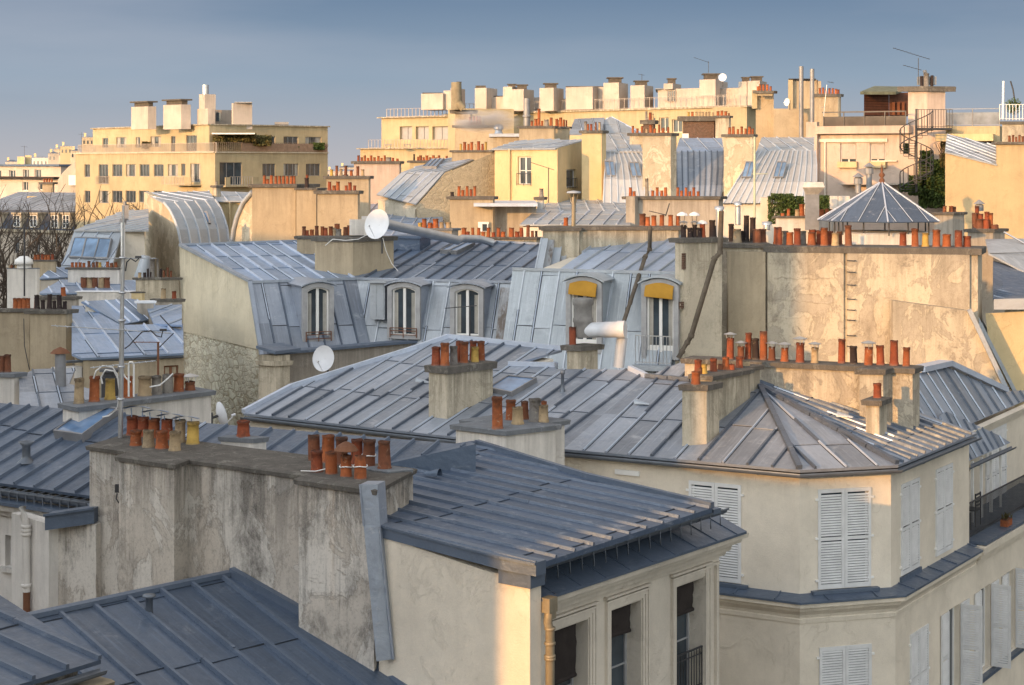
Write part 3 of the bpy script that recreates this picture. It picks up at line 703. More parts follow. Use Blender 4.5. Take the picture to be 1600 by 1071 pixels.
Wb = Wall(e0+V((-.0, -.1, 0)), e1+V((0, -.1, 0)))
mb = MB(); lbox(mb, Wb, 0, Wb.L+.1, zof(792, 38.6), zof(787, 38.6), .0, .42); mb.build('ledge', Z_DARK, T)
mb = MB(); mb.sweep([Wb.at(0, 0)+V((0, 0, zof(792, 38.6)-.32)), Wb.at(Wb.L, 0)+V((0, 0, zof(792, 38.6)-.32))], [(0, 0), (.1, .0), (.16, .12), (.28, .16), (.34, .3), (0, .3)])
mb.build('cornice', WHITE_R, T)
mb = MB(); r = Wb.rect(8, 836, 27, 888); wall_face(mb, Wb, 4, zof(792, 38.6)-.01, [r], .25); mb.build('wall', WHITE_R, T); win(T, Wb, r, o=-.22, leaves=1)
mb = MB(); lbox(mb, Wb, r[0]-.1, r[1]+.1, r[2]-.1, r[2]-.0, 0, .14); mb.build('window_sill', WHITE_R, T)
mb = MB(); d = P(40, 785, 37.5); zz = lambda y: zof(y, 37.5)
mb.tube([V((d.x-.1, d.y+.1, zz(795))), V((d.x-.05, d.y, zz(805))), V((d.x, d.y, zz(818))), V((d.x+.02, d.y, zz(925)))], .085, 10)
for y in (826, 832, 838, 918): mb.lathe(V((d.x+.01, d.y, zz(y))), [(.09, 0), (.115, .02), (.115, .07), (.09, .09)], 12)
mb.build('downpipe', WHITE_R, T); mb = MB(); mb.tube([V((d.x+.02, d.y, zz(925))), V((d.x+.02, d.y, zz(1010)))], .08, 10); mb.build('downpipe', RUSTM, T)
mb = MB(); a, b = P(70, 806, 36.7), P(147, 795, 36.5); n_ = V((.1, 1, 0)); k = V((0, 0, .32))
mb.hexa([a-k, b-k, b-k+n_*.5, a-k+n_*.5], [a, b, b+n_*.5, a+n_*.5]); mb.bar(a+V((-.02, -.03, .01)), b+V((0, -.03, .01)), .05); mb.build('parapet_flashing', Z_DARK, T)
mb = MB(); a = P(66, 812, 37); Wp = Wall(XY(18, 38.2), XY(76, 37)); lbox(mb, Wp, 0, Wp.L, 4, zof(812, 37.5), -.3, 0); mb.build('pier', WHITE_R, T)
# dark house sliver at left edge under it
vent_pipe(T, on(plB0, 41, 722)-V((0, 0, .02)), zof(690, 41.5)-zof(722, 41.5), .1)
skylight(T, plB0, ((145, 645), (184, 651), (131, 690), (90, 684)), lift=.22)
# white stack on it
dr_ = V((.72, .69, 0)); dl_ = V((-.69, .72, 0))
stack('white rendered stack behind the television mast, eight tan and orange pots in one row', [Box(123, 41.8, 98, 330, CZ-5.95, zof(690, 41.8), dl_, V((.68, .73, 0)), cap=.13, over=.1)],
  '123,591,17,t;147,588,18,o;172,592,17,y;199,588,17,o;226,588,21,t;245,587,17,g;262,585,18,g;279,584,17,o;297,583,17,b,0,0,hat', (WHITE_R, CAPG))
mb = MB(); c = XY(172, 45.5); c.z = zof(592, 45.5); mb.lathe(c, [(.24, -.6), (.24, 0), (.28, .0), (.28, .05), (.2, .05), (.2, .2), (.3, .2), (.28, .26), (.01, .28)], 10, False)
S2 = thing('roof_vent', 'dark slotted metal cowl behind the pots of the white stack by the mast', 'roof vent', (c.x, c.y, c.z-.7)); mb.build('lantern', METAL, S2)
# mast
c = on_top_of(bx[0], 188, .3); zt_ = zof(322, c.y); M0 = thing('antenna_mast', 'tall steel television mast rising from the stained wall in the left foreground', 'antenna', c)
mb = MB(); top = V((c.x+.07, c.y, zt_)); mb.tube([c, c.lerp(top, .5)], .055, 10); mb.tube([c.lerp(top, .45), c.lerp(top, .78)], .045, 10); mb.tube([c.lerp(top, .78), top], .022, 8)
for f in (.16, .3, .5, .62, .77): mb.lathe(c.lerp(top, f), [(.05, 0), (.085, .01), (.085, .05), (.05, .06)], 10)
mb.build('mast', GALV, M0)
def rake(parent, p, q, n, ln, r=.012, vert=False, m=GALV):
    mb = MB(); mb.tube([p, q], r, 6); d = (q-p).normalized(); s = V((0, 0, 1)) if vert else d.cross(V((0, 0, 1))).normalized()
    for i in range(n):
        c_ = p.lerp(q, (i+.5)/n); l = ln*(1-.3*i/n); mb.tube([c_-s*l/2, c_+s*l/2], r*.6, 5)
    return mb.build('rake', m, parent)
Yc = c.y
rake(M0, P(150, 404, Yc), P(244, 404, Yc+.4), 6, .5); rake(M0, P(80, 509, Yc-.6), P(268, 521, Yc+.3), 12, .5); rake(M0, P(141, 575, Yc-.2), P(243, 564, Yc+.2), 10, .4)
mb = MB()
for pts in (((195, 545), (202, 540), (210, 531), (222, 519), (236, 517)), ((196, 424), (198, 410), (204, 404), (212, 409), (217, 404)), ((236, 517), (244, 525), (252, 527), (255, 516))):
    mb.tube([P(x, y, Yc) for x, y in pts], .016, 6)
mb.box(P(216, 402, Yc), V((1, 0, 0)), V((0, 1, 0)), V((0, 0, 1)), .13, .06, .05); mb.box(P(255, 516, Yc), V((1, 0, 0)), V((0, 1, 0)), V((0, 0, 1)), .15, .06, .05)
mb.tube([P(250, 493, Yc), P(271, 516, Yc)], .014, 6); mb.tube([P(271, 521, Yc), P(249, 543, Yc)], .014, 6); mb.build('bracket', METAL, M0)
mb = MB()
for pts in (((188, 622), (183, 585), (176, 574), (160, 572), (150, 580), (146, 592)), ((188, 618), (186, 596), (178, 580), (165, 578), (158, 590), (160, 600)), ((190, 600), (183, 640), (170, 650), (160, 652)), ((191, 582), (196, 590), (204, 598)), ((234, 605), (250, 602), (262, 592), (270, 584))):
    p_ = [P(x, y, Yc+.5) for x, y in pts]; mb.tube(p_, .018, 6)
mb.tube([P(201, 620, Yc), P(201, 570, Yc), P(203, 566, Yc), P(207, 566, Yc), P(209, 570, Yc), P(209, 620, Yc)], .022, 6); mb.build('cable', CABLE, M0)
# ============ B1: front house with the pale blue zinc roof and moulded facade
T = thing('townhouse', 'cream house in the front centre with moulded cornice over tall windows with dark blinds', 'house', XY(828, 29.9))
u1 = V((.619, .786, 0)); G0 = XY(828, 29.9); Wg = Wall(XY(588, 32.05), G0); G1 = G0+u1*reach(G0, u1, 1165); W0 = Wall(G0, G1); nf = W0.n
plB1 = plane3(H(839, 881, 7.0), H(1110, 794, 7.0), on(Wg.pl, 596, 822)+Wg.n*.12)
pp = {k: on(plB1, *q) for k, q in dict(a=(596, 822), b=(612, 717), c=(745, 695), d=(914, 747), e=(1113, 794), f=(839, 882), g=(783, 880)).items()}
pp['g'] = on((Wg.a+Wg.n*.12, Wg.n), 783, 880); pp['g'].z = zpl(plB1, pp['g'].x, pp['g'].y); poly = [pp[k] for k in 'abcdefg']
roof_part(T, poly, (Z_BLUE, Z_DARKB), sp=.6, bw=.05, bh=.05, joint=3.1, phase=.05, th=.1, light_=.0)
mb = MB(); core(mb, [pp[k]+(nf*-1.1+u1*.35 if k in 'aefg' else nf*.25) for k in 'abcdefg'], 0, .14, .15); mb.build('core_wall', CREAM2, T)
# gable
mb = MB(); top = [V((q.x, q.y, 0))+V((0, 0, q.z-.12)) for q in (on(Wg.pl, 592, 826), on(Wg.pl, 783, 890), on(Wg.pl, 827, 897))]; bot = [V((p.x, p.y, 0)) for p in (top[0], top[-1])]
mb.prism([bot[0], bot[1], top[2], top[1], top[0]], vec=-Wg.n*.3); 
rw = [G0+V((0, 0, 0)), G0+u1*.32, G0+u1*.32-nf*1.2, G0-nf*1.2]; mb.prism([q+u1*.002 for q in rw], CZ-7.3); mb.build('gable_wall', CREAM, T)
mb = MB(); edge = [q+Wg.n*.03+V((0, 0, .03)) for q in (pp['a'], pp['g'], pp['f'])]; e2 = [p-V((0, 0, .24)) for p in edge]
inn = -Wg.n*.3
for i in (0, 1): mb.hexa([e2[i], e2[i+1], e2[i+1]+inn, e2[i]+inn], [edge[i], edge[i+1], edge[i+1]+inn, edge[i]+inn])
for i in (0, 1): mb.bar(edge[i]+Wg.n*.02+V((0, 0, -.02)), edge[i+1]+Wg.n*.02+V((0, 0, -.02)), .045)
c_ = G0+V((0, 0, zof(903, 29.9))); mb.box(c_+u1*.15+Wg.n*.0-nf*.3, u1, nf, V((0, 0, 1)), .42, .72, .36); mb.build('verge_flashing', Z_DARKB, T)
# ridge and far verge trims
mb = MB(); ridge_roll(mb, [pp['b']+V((0, 0, .05)), pp['c']+V((0, 0, .05))], .06)
for a, b in (('c', 'd'), ('d', 'e')): mb.bar(pp[a]+V((0, 0, .05)), pp[b]+V((0, 0, .05)), .12, ht=.13); mb.bar(pp[a]+V((.12, .15, -.1)), pp[b]+V((.12, .15, -.1)), .25, ht=.1)
mb.build('ridge_trim', Z_DARKB, T)
# box gutter, hooks, zinc ledge, cornice
zg = CZ-7.13; inset = -.43
Wf = Wall(G0+u1*.33+nf*inset, G1+nf*inset-u1*.35)
gp = [Wf.at(.05, zg, .26), Wf.at(Wf.L-.3, zg, .26)]
gutter(T, gp, .13, m=GUTM)
mb = MB(); n = 17
for i in range(n):
    q = Wf.at((i+.4)*(Wf.L-.4)/n, zg, .26); mb.tube([q+nf*-.1+V((0, 0, .05)), q+nf*.14+V((0, 0, .03)), q+nf*.15+V((0, 0, -.3))], .013, 6)
mb.bar(Wf.at(.05, zg+.0, .41), Wf.at(Wf.L-.3, zg+.0, .41), .03); mb.build('gutter_hook', GUTM, T)
mb = MB(); q = [Wf.at(0, CZ-7.42, -.3), Wf.at(Wf.L+.35, CZ-7.42, -.3), W0.at(W0.L, CZ-7.70, .03), W0.at(.33, CZ-7.70, .03)]
mb.hexa([p-V((0, 0, .05)) for p in q], q)
for i in range(9):
    f = (i+.5)/9; mb.bar(q[0].lerp(q[1], f)+V((0, 0, .004)), q[3].lerp(q[2], f)+V((0, 0, .004)), .03)
mb.build('zinc_ledge', Z_DARK, T)
mb = MB(); z_ = CZ-7.76
path = [Wf.at(0, z_), Wf.at(Wf.L+.1, z_), Wf.at(Wf.L+.1, z_)-nf*1.5]
mb.sweep(path, [(0, -.46), (.05, -.46), (.07, -.38), (.14, -.36), (.16, -.26), (.30, -.20), (.32, -.12), (.40, -.10), (.42, 0), (0, 0)]); mb.build('cornice', CREAM2, T)
rs = [Wf.rect(865, 995, 919, 1190), Wf.rect(954, 952, 1002, 1150), Wf.rect(1056, 914, 1099, 1100)]
rs = [(a, b, 11.6, d) for a, b, c, d in rs]; zlin = CZ-8.55
zt3 = sum(r[3] for r in rs)/3; rs = [(a, b, c, zt3) for a, b, c, d in rs]
mb = MB(); wall_face(mb, Wf, 0, z_-.02, rs, .42); mb.face([Wf.b, Wf.b-nf*3, Wf.b-nf*3+V((0, 0, z_)), Wf.b+V((0, 0, z_))]); mb.build('wall', CREAM2, T)
mb = MB()
for a, b, c, d in rs:                                          # stepped architraves
    for k, (o_, w0, w1) in enumerate(((.075, .16, .20), (.055, .09, .155), (.035, .02, .085))):
        top_ = d+w1+.02
        lbox(mb, Wf, a-w1, a-w0, 8, top_, 0, o_); lbox(mb, Wf, b+w0, b+w1, 8, top_, 0, o_); lbox(mb, Wf, a-w0, b+w0, d+w0+.02, top_, .001, o_-.001)
    lbox(mb, Wf, a-.24, b+.24, d+.26, d+.30, 0, .10); lbox(mb, Wf, a-.22, b+.22, d+.31, z_-.46, 0, .04)
L_ = Wf.L
for u in (L_-.62, L_-.20):
    lbox(mb, Wf, u, u+.05, 8, z_-.6, 0, .07); lbox(mb, Wf, u+.09, u+.12, 8, z_-.6, 0, .05)
lbox(mb, Wf, L_-.62, L_-.08, z_-.6, z_-.55, 0, .07)
mb.build('architrave', CREAM2, T)
for i, r in enumerate(rs):
    w_ = win(T, Wf, (r[0], r[1], r[2], r[3]), o=-.40, bars=2, leaves=1, curtain=False, frame=FRAMEG)
    bm_ = MB(); hb = (1.0, .52, .62)[i]; u0, u1_ = r[0]+.02, r[0]+(r[1]-r[0])*(.82 if i else .8)
    rows = []
    for k in range(9):
        zz0 = r[3]-.03-hb*k/8; rows.append([Wf.at(u0+(u1_-u0)*j/8, zz0-(.09*noise.noise(V((j*.6, i*3.1, 0)))*k/8), -.10-.05*(noise.noise(V((k*.5, j*.4, i)))+.5)) for j in range(9)])
    bm_.grid(rows); bm_.grid([[p-nf*.05 for p in q] for q in rows]); bm_.tube([rows[-1][0]+nf*-.02, rows[-1][-1]+nf*-.02], .045, 8); bm_.build('blind', DARKC, T)
r = rs[2]; railing(Wf, r[0]+.02, r[1]-.02, CZ-9.9-.9, CZ-9.95, -.02, .1, .012, parent=T, name='window_guard', mid=True)
mb = MB()
q = G0+u1*.45+nf*.1; zz = lambda y: zof(y, 30.2)
mb.box(V((q.x, q.y, zz(945)))-nf*.02, u1, nf, V((0, 0, 1)), .24, .2, .26); mb.box(V((q.x, q.y, zz(958)))+u1*.02, u1, nf, V((0, 0, 1)), .14, .14, .2)
mb.tube([V((q.x, q.y, zz(958)))-u1*.03, V((q.x, q.y, zz(972)))-u1*.06, V((q.x, q.y, zz(985)))+u1*.0, V((q.x, q.y, 3))], .08, 12)
for y in (985, 1008, 1028, 1032): mb.lathe(V((q.x, q.y, zz(y))), [(.085, 0), (.10, .01), (.10, .05), (.085, .06)], 12)
mb.build('downpipe', BRASS, T)
v = on(plB1, 663, 744); mb = MB(); d = V((.75, -.55, 0)).normalized(); s_ = V((.55, .75, 0))
rows = [[v+d*(.42*t)+s_*(.10*(.25+.75*t)*math.cos(a))+V((0, 0, .17*(.3+.7*t)*math.sin(a)+.03)) for a in [i*math.pi/8 for i in range(9)]] for t in (0, .3, .7, 1)]
mb.grid(rows); mb.grid([[v+d*(.42*t-.01)+s_*(.09*(.25+.75*t)*math.cos(a))+V((0, 0, .155*(.3+.7*t)*math.sin(a)+.03)) for a in [i*math.pi/8 for i in range(9)]] for t in (0, .3, .7, .99)]); mb.build('vent_scoop', Z_DARK, T)
# ============ stack C3, white, between the front house and the corner house
Zc = zof(672, 40.2)
stack('white two-stage stack behind the front house ridge with two tall orange pots', [Box(790, 40.2, 722, 790, Zc, Zc-4, V((-.8, .6, 0)), V((.8, .6, 0)), rl=1.5, ll=1.5, cap=.13, over=.1),
   Box(814, 40.8, 800, 882, Zc+.01, Zc-4, V((-.8, .6, 0)), V((.72, .69, 0)), ll=1.7, cap=.13, over=.1)],
  '753,622,18,o,0,-.6;774,620,18,o,0,-.6;798,625,17,o,0,.6;809,636,19,t,1,-.8;820,627,13,b,1,.2;797,634,14,r,1,.5;836,623,19,g,1,0;853,633,16,t,1,.1;850,627,9,o,1,.9', (WHITE_R, CAPG))
# ============ B2: corner house with white louvred shutters
Eh = 7.2
E0, Em, E1, E2, E3 = H(380, 646, Eh), H(880, 702, Eh), H(1250, 735, Eh), H(1404, 727, Eh), H(1527, 677, Eh)
R0 = H(1010, 590, 5.9)
T = thing('corner_house', 'cream corner house with cut-off corner, white louvred shutters and a broad ribbed zinc roof', 'house', V((E1.x, E1.y, 0)))
plA1, plA2 = plane3(E0, Em, R0), plane3(Em, E1, R0); AP = on(plA2, 1188, 606)
plC = plane3(AP, E2, E3)
a1 = [E0, Em, R0, on(plA1, 984, 578), on(plA1, 900, 577), on(plA1, 868, 577), on(plA1, 868, 573), on(plA1, 795, 571), on(plA1, 878, 547), on(plA1, 700, 528), on(plA1, 651, 545), on(plA1, 455, 606)]
a2 = [Em, E1, AP, on(plA2, 1176, 580), on(plA2, 1078, 560), R0]
zz_ = (Z_MID, Z_MIDB)
mb = MB(); zroof(mb, a1, .62, phase=.2, bw=.06, bh=.06, joint=2.3, light_=.6); zroof(mb, a2, .62, phase=.1, bw=.06, bh=.06, joint=2.3, light_=.55)
zroof(mb, [E1, E2, AP], .8, phase=.5, bh=.06, joint=1.5)
c3 = [E2, E3, on(plC, 1437, 645), on(plC, 1400, 641), on(plC, 1348, 628), on(plC, 1182, 580), AP]
zroof(mb, c3, .5, phase=.3, bh=.06, bw=.05, joint=.95, jit=.02, light_=.2)
mb.cur = 1
for a, b in ((AP, E1), (AP, E2), (R0, AP), (R0, Em)):
    if (a, b) == (R0, Em): continue
    n_ = 5
    for i in range(n_):
        f0, f1 = i/n_, (i+.96)/n_; mb.bar(a.lerp(b, f0)+V((0, 0, .06)), a.lerp(b, f1)+V((0, 0, .05)), .13, ht=.10)
for q in ((1030, 600, 1175, 555),): pass
mb.cur = 0; mb.build('roof', zz_, T)
mb = MB()
for p, q in ((a1[10], a1[11]), (a1[9], a1[8]), (a1[7], a1[6]), (a1[3], R0), (a1[11], a1[0]), (a1[10], a1[9])): mb.bar(p+V((0, 0, .05)), q+V((0, 0, .05)), .13, ht=.13)
mb.build('ridge_flashing', Z_LIGHTB, T)
mb = MB(); core(mb, a1, 0, .25, .3); core(mb, a2, 0, .26, .45); core(mb, [AP, E1, E2], 0, .3, .9); core(mb, c3, 0, .27, .6); mb.build('core_wall', CREAM, T)
k = lambda p, d=0: p+V((0, 0, -.10-d))
gutter(T, [k(E0), k(Em), k(E1), k(E2), k(E3)], .085, out=.05)
mb = MB(); mb.sweep([k(E0), k(Em), k(E1), k(E2), k(E3)], [(-.30, -.10), (-.02, -.10), (-.02, -.02), (-.30, -.02)]); mb.build('soffit', GUTM, T)
# walls: set .22 inside the gutter line
def off(a, b, d): u = (b-a).normalized(); return V((u.y, -u.x, 0))*d
def inset_path(pts, d):
    out = []
    for i, p in enumerate(pts):
        n1 = off(pts[max(i-1, 0)], pts[max(i, 1)], 1); n2 = off(pts[min(i, len(pts)-2)], pts[min(i+1, len(pts)-1)], 1)
        m = n1+n2; m = m/(m.length**2/2); out.append(V((p.x, p.y, 0))-m*d)
    return out
F0, Fm, F1, F2, F3 = inset_path([E0, Em, E1, E2, E3], .22)
zt_ = CZ-Eh-.12
WA0, WA, WB, WC = Wall(F0, Fm), Wall(Fm, F1), Wall(F1, F2), Wall(F2, F3)
zl = WB.px(1320, 926)[1]                                     # string course height
rA = WA.rect(1078, 752, 1157, 912); rB = WB.rect(1279, 766, 1359, 922); rC = [WC.rect(1408, 756, 1435, 905), WC.rect(1462, 737, 1487, 872)]
rC = [(a, b, zl+.18, (rC[0][3]+rC[1][3])/2) for a, b, c, d in rC]; rB = (rB[0], rB[1], zl+.12, rB[3]); rA = (rA[0], rA[1], zl+.12, rB[3])
rAs = WA0.rect(960, 741, 960, 760)
mb = MB(); wall_face(mb, WA0, 0, zt_); wall_face(mb, WA, zl-.3, zt_, [rA], .12); wall_face(mb, WB, zl-.3, zt_, [rB], .12); wall_face(mb, WC, zl-.3, zt_, rC, .12)
# lower storeys stand .12 further out
G_ = inset_path([F0, Fm, F1, F2, F3], -.13); LA, LB, LC = Wall(G_[1], G_[2]), Wall(G_[2], G_[3]), Wall(G_[3], G_[4])
uend = LC.L
F4 = LC.a+LC.u*(LC.L+9); LC2 = Wall(LC.a, F4)
rBl = LB.rect(1281, 1013, 1360, 1200); rBl = (rBl[0], rBl[1], 9.2, rBl[3])
lows = []
zt_low = LC2.px(1436, 984)[1]
for x0, x1 in ((1422, 1449), (1481, 1499), (1532, 1547), (1573, 1585)):
    u0 = LC2.px(x0, 1000)[0]; u1_ = LC2.px(x1, 1000)[0]; lows.append((u0, u1_, zt_low-2.25, zt_low))
wall_face(mb, LA, 0, zl-.28); wall_face(mb, LB, 0, zl-.28, [rBl], .12); wall_face(mb, LC2, 0, zl-.28, lows, .25)
mb.build('wall', CREAM, T)
# string course: moulding with zinc top
path = [LA.at(0, zl), LB.at(0, zl), LC.at(0, zl), LC.at(LC.L+.35, zl)]
mb = MB(); mb.sweep(path, [(-.1, -.62), (.03, -.62), (.04, -.52), (.02, -.5), (.05, -.42), (.16, -.30), (.18, -.22), (.27, -.20), (.28, -.06), (-.1, -.06)]); mb.build('string_course', CREAM, T)
mb = MB(); mb.sweep(path, [(.31, -.10), (.31, -.05), (-.16, .05), (-.2, .05), (-.2, -.0), (.28, -.10)])
for i in range(3):
    a, b = path[i], path[i+1]; n = int((b-a).length/1.0); nn = off(a, b, 1)
    for j in range(n):
        q = a.lerp(b, (j+.5)/n); mb.bar(q+nn*.3+V((0, 0, -.035)), q-nn*.12+V((0, 0, .055)), .03)
mb.build('zinc_ledge', Z_DARK, T)
def shut_pair(house, W, r, mid=True):
    w_ = win(house, W, (r[0]+.03, r[1]-.03, r[2], r[3]), o=-.10)
    c = (r[0]+r[1])/2; shutter_leaf(w_, W, r[0]-.02, c-.004, r[2], r[3]+.01, .0); shutter_leaf(w_, W, c+.004, r[1]+.02, r[2], r[3]+.01, .0)
    mb = MB()
    for z in (r[2]+.18, (r[2]+r[3])/2, r[3]-.25): lbox(mb, W, r[0]-.09, r[0]-.01, z, z+.05, 0, .045); lbox(mb, W, r[1]+.01, r[1]+.09, z, z+.05, 0, .045)
    mb.build('hinge', WHITE, w_); return w_
shut_pair(T, WA, rA); shut_pair(T, WB, rB)
for r in rC: shut_pair(T, WC, r)
shut_pair(T, LB, rBl); shut_pair(T, LC2, lows[0])
for i, r in enumerate(lows[1:]):
    w_ = win(T, LC2, r, o=-.2); wd = (r[1]-r[0])/2+.12
    shutter_leaf(w_, LC2, r[0]-wd-.02, r[0]-.02, r[2], r[3], .02); shutter_leaf(w_, LC2, 0, wd, r[2], r[3], .03, hinge=(r[1]+.02, 1.5))
    shutter_leaf(w_, LC2, r[1]+.10, r[1]+.1+wd, r[2], r[3], .02) if i < 2 else None
mb = MB(); lbox(mb, WB, rB[0]-.2, rB[1]+.2, zl+.02, zl+.10, 0, .14); lbox(mb, WA, rA[0]-.2, rA[1]+.2, zl+.02, zl+.10, 0, .14); lbox(mb, WC, rC[0][0]-.1, rC[0][1]+.1, zl+.03, zl+.16, 0, .06); mb.build('window_sill', Z_DARK, T)
mb = MB(); lbox(mb, LC2, 0, LC2.L, zt_low-2.42, zt_low-2.32, 0, .16); mb.build('sill_course', Z_DARK, T)
mb = MB()                                                     # small shutter glimpsed at the front roof edge
lbox(mb, WA, WA.px(962, 745)[0], WA.px(1000, 745)[0], zt_-.42, zt_-.30, 0, .06); mb.build('shutter_box', WHITE, T)
for x, y in ((993, 632), (652, 598), (1309, 652)):
    pl_ = plC if x > 1250 else (plA2 if x > 880 else plA1); v = on(pl_, x, y); mb = MB(); d = V((.75, -.45, 0)).normalized(); s_ = V((-d.y, d.x, 0))
    for sc_ in (1, .93): mb.grid([[v+d*(.42*t)+s_*(.11*sc_*(.3+.7*(1-t))*math.cos(a))+V((0, 0, .14*sc_*(.2+.8*(1-t))*math.sin(a)+.02)) for a in [i*math.pi/8 for i in range(9)]] for t in (0, .4, .8, 1)])
    mb.build('vent_scoop', Z_PALE, T)
v = on(plA1, 879, 612); mb = MB(); mb.lathe(v-V((0, 0, .03)), [(.09, 0), (.05, .15), (.045, .2), (.045, .5), (.07, .51), (.065, .6), (.001, .64)], 10); mb.build('vent_pipe', GUTM, T)
skylight(T, plA1, ((795, 594), (836, 598), (800, 619), (766, 612)), lift=.14)
# blue light well behind the ridge
mb = MB(); a, b, c, d = on(plA1, 795, 569), on(plA1, 868, 571), on(plA1, 877, 549), on(plA1, 877, 549); 
mb.hexa([a-V((0, 0, .3)), b-V((0, 0, .3)), b+V((.1, 1, -.3)), a+V((.1, 1, -.3))], [a-V((0, 0, .02)), b-V((0, 0, .02)), b+V((.1, 1.0, -.02)), a+V((.1, 1.0, -.02))]); mb.build('light_well', Z_SKY, T)
# ---- chimneys on the corner house
def base_on(pl, px, py): p = on(pl, px, py); return p
p = base_on(plA1, 700, 655); Yb = p.y
stack('peeling stack with seven red and tan pots, in the middle of the long ribbed roof', [Box(699, Yb, 670, 770, zof(573, Yb), p.z-1.2, DL, V((.7, .714, 0)), cap=.2, over=.09)],
  '680,542,14,r,0,.4;695,536,14,o,0,-.3;709,541,12,g,0,-.2;718,533,12,r,0,.5;725,534,13,o,0,-.1;739,533,12,r,0,.6;742,542,12,y,0,-.3;752,533,12,o,0,.1', (OLDG, CAPM))
p = base_on(plA2, 1085, 694); Yb = p.y; z0 = zof(600, Yb)
q = XY(1103, Yb)
stack('weathered three-stage stack with nine red and brown pots near the corner house eave', [Box(1104, Yb-.1, 1066, 1104, z0-.0, p.z-1, V((-1, .12, 0)), V((.6, .8, 0)), rl=.62, cap=.16, over=.07), Box(1112, Yb+.9, 1086, 1172, z0+.10, p.z-1, DL, V((.62, .78, 0)), ll=.55, cap=.13, over=.09), Box(1166, Yb+2.6, 1152, 1187, z0+.12, p.z-1, V((-.9, .3, 0)), V((.7, .71, 0)), cap=.13, over=.08)],
  '1083,580,14,o,0,0;1075,574,11,b,1,0.5;1087,562,12,r,1,.6;1099,569,12,y,1,.3;1115,560,12,r,1,.4;1126,569,10,b,1,.6;1134,558,12,o,1,.2;1143,569,11,r,1,-.2;1155,557,12,r,1,0;1166,564,12,t,2,0', (OLDG, CAPM))
p = on(plC, 1380, 684); Yb = p.y
stack('lone square stack carrying one red pot on the right slope of the corner house roof', [Box(1374, Yb, 1353, 1386, zof(625, Yb), p.z-.8, V((-.9, .35, 0)), V((.5, .85, 0)), cap=.15, over=.1)], '1371,599,14,r', (OLDG, CAPM))
# small stack with silver elbow duct
p = on(plA1, 905, 582); Yb = p.y+.8
SD = stack('small stack with one red pot behind the ridge, in front of the yellow awnings', [Box(907, Yb, 886, 934, zof(540, Yb), p.z-2, V((-.9, .4, 0)), V((.8, .6, 0)), cap=.16, over=.12)], '893,511,12,r,0,.4', (OLDG, CAPM))
D = thing('flue_duct', 'thick grey flue with pale horizontal duct on the small stack before the yellow awnings', 'duct', (p.x, Yb, zof(532, Yb)))
mb = MB(); c = XY(911, Yb+.3); c.z = 0; zq = lambda y: zof(y, Yb+.3); r_ = 15/FPX*Yb
mb.lathe(c, [(r_*.9, zq(527)), (r_*1.0, zq(505)), (r_*1.06, zq(503)), (r_*1.06, zq(498)), (r_, zq(496)), (r_, zq(478)), (r_*1.1, zq(476)), (r_*1.1, zq(468)), (r_*.9, zq(466)), (.01, zq(466))], 16)
mb.build('flue', m_plain('dull_flue', (.22, .21, .20), .7, .1, .4), D); mb = MB(); a = P(916, 516, Yb+.25); b = P(977, 515, Yb-.1); rr = 12.5/FPX*Yb; d = (b-a).normalized()
DUCTM = m_plain('pale_duct_paint', (.60, .62, .66), .5, .05, .12)
mb.tube([a, a.lerp(b, .45), a.lerp(b, .46), a.lerp(b, .8), a.lerp(b, .81), b], [rr*.96, rr*.96, rr, rr, rr*1.08, rr*1.08], 18); mb.build('elbow', DUCTM, D)
mb = MB(); c0 = P(972, 527, Yb+.35); pts = [c0+V((-.004*i, 0, -.035*i)) for i in range(26)]; mb.tube(pts, [rr*.68*(1+.05*(i % 2)) for i in range(26)], 14); mb.build('hose', DUCTM, D)
# long stack wall C8
hc = 5.25
A8, B8 = XY(1072, 47.6), XY(1426, 44.6); 
C8 = stack('long low peeling stack wall before the big wall, sixteen pots, many under tin hats', [Box(1426, 44.4, 1070, 1437, CZ-hc-.08, CZ-9.5, (XY(1070, 46.7)-XY(1426, 44.4)).normalized(), V((.5, .86, 0)), cap=.15, over=.09), Box(1380, 44.2, 1332, 1384, CZ-hc-.075, CZ-9.5, V((-1, .12, 0)), V((.6, .8, 0)), ll=.6, rl=.6, cap=.15, over=.1)],
  '1141,519,12,r,0,-.3,hat;1158,532,12,b,0,-.5,hat;1169,520,11,r,0,.4;1181,529,12,k,0,.3;1193,518,12,o,0,.2;1206,533,12,b,0,0,hat;1226,534,13,o,0,-.4,hat;1250,526,13,r,0,-.5,hat;1273,534,12,t,0,-.5,hat;1315,530,12,r,0,.2;1334,541,13,k,0,0;1357,532,14,o,0,-.3,hat;1376,540,13,r,0,.2;1397,532,13,r,0,.2;1416,543,12,o,0,.1', (OLD2, CAPM))
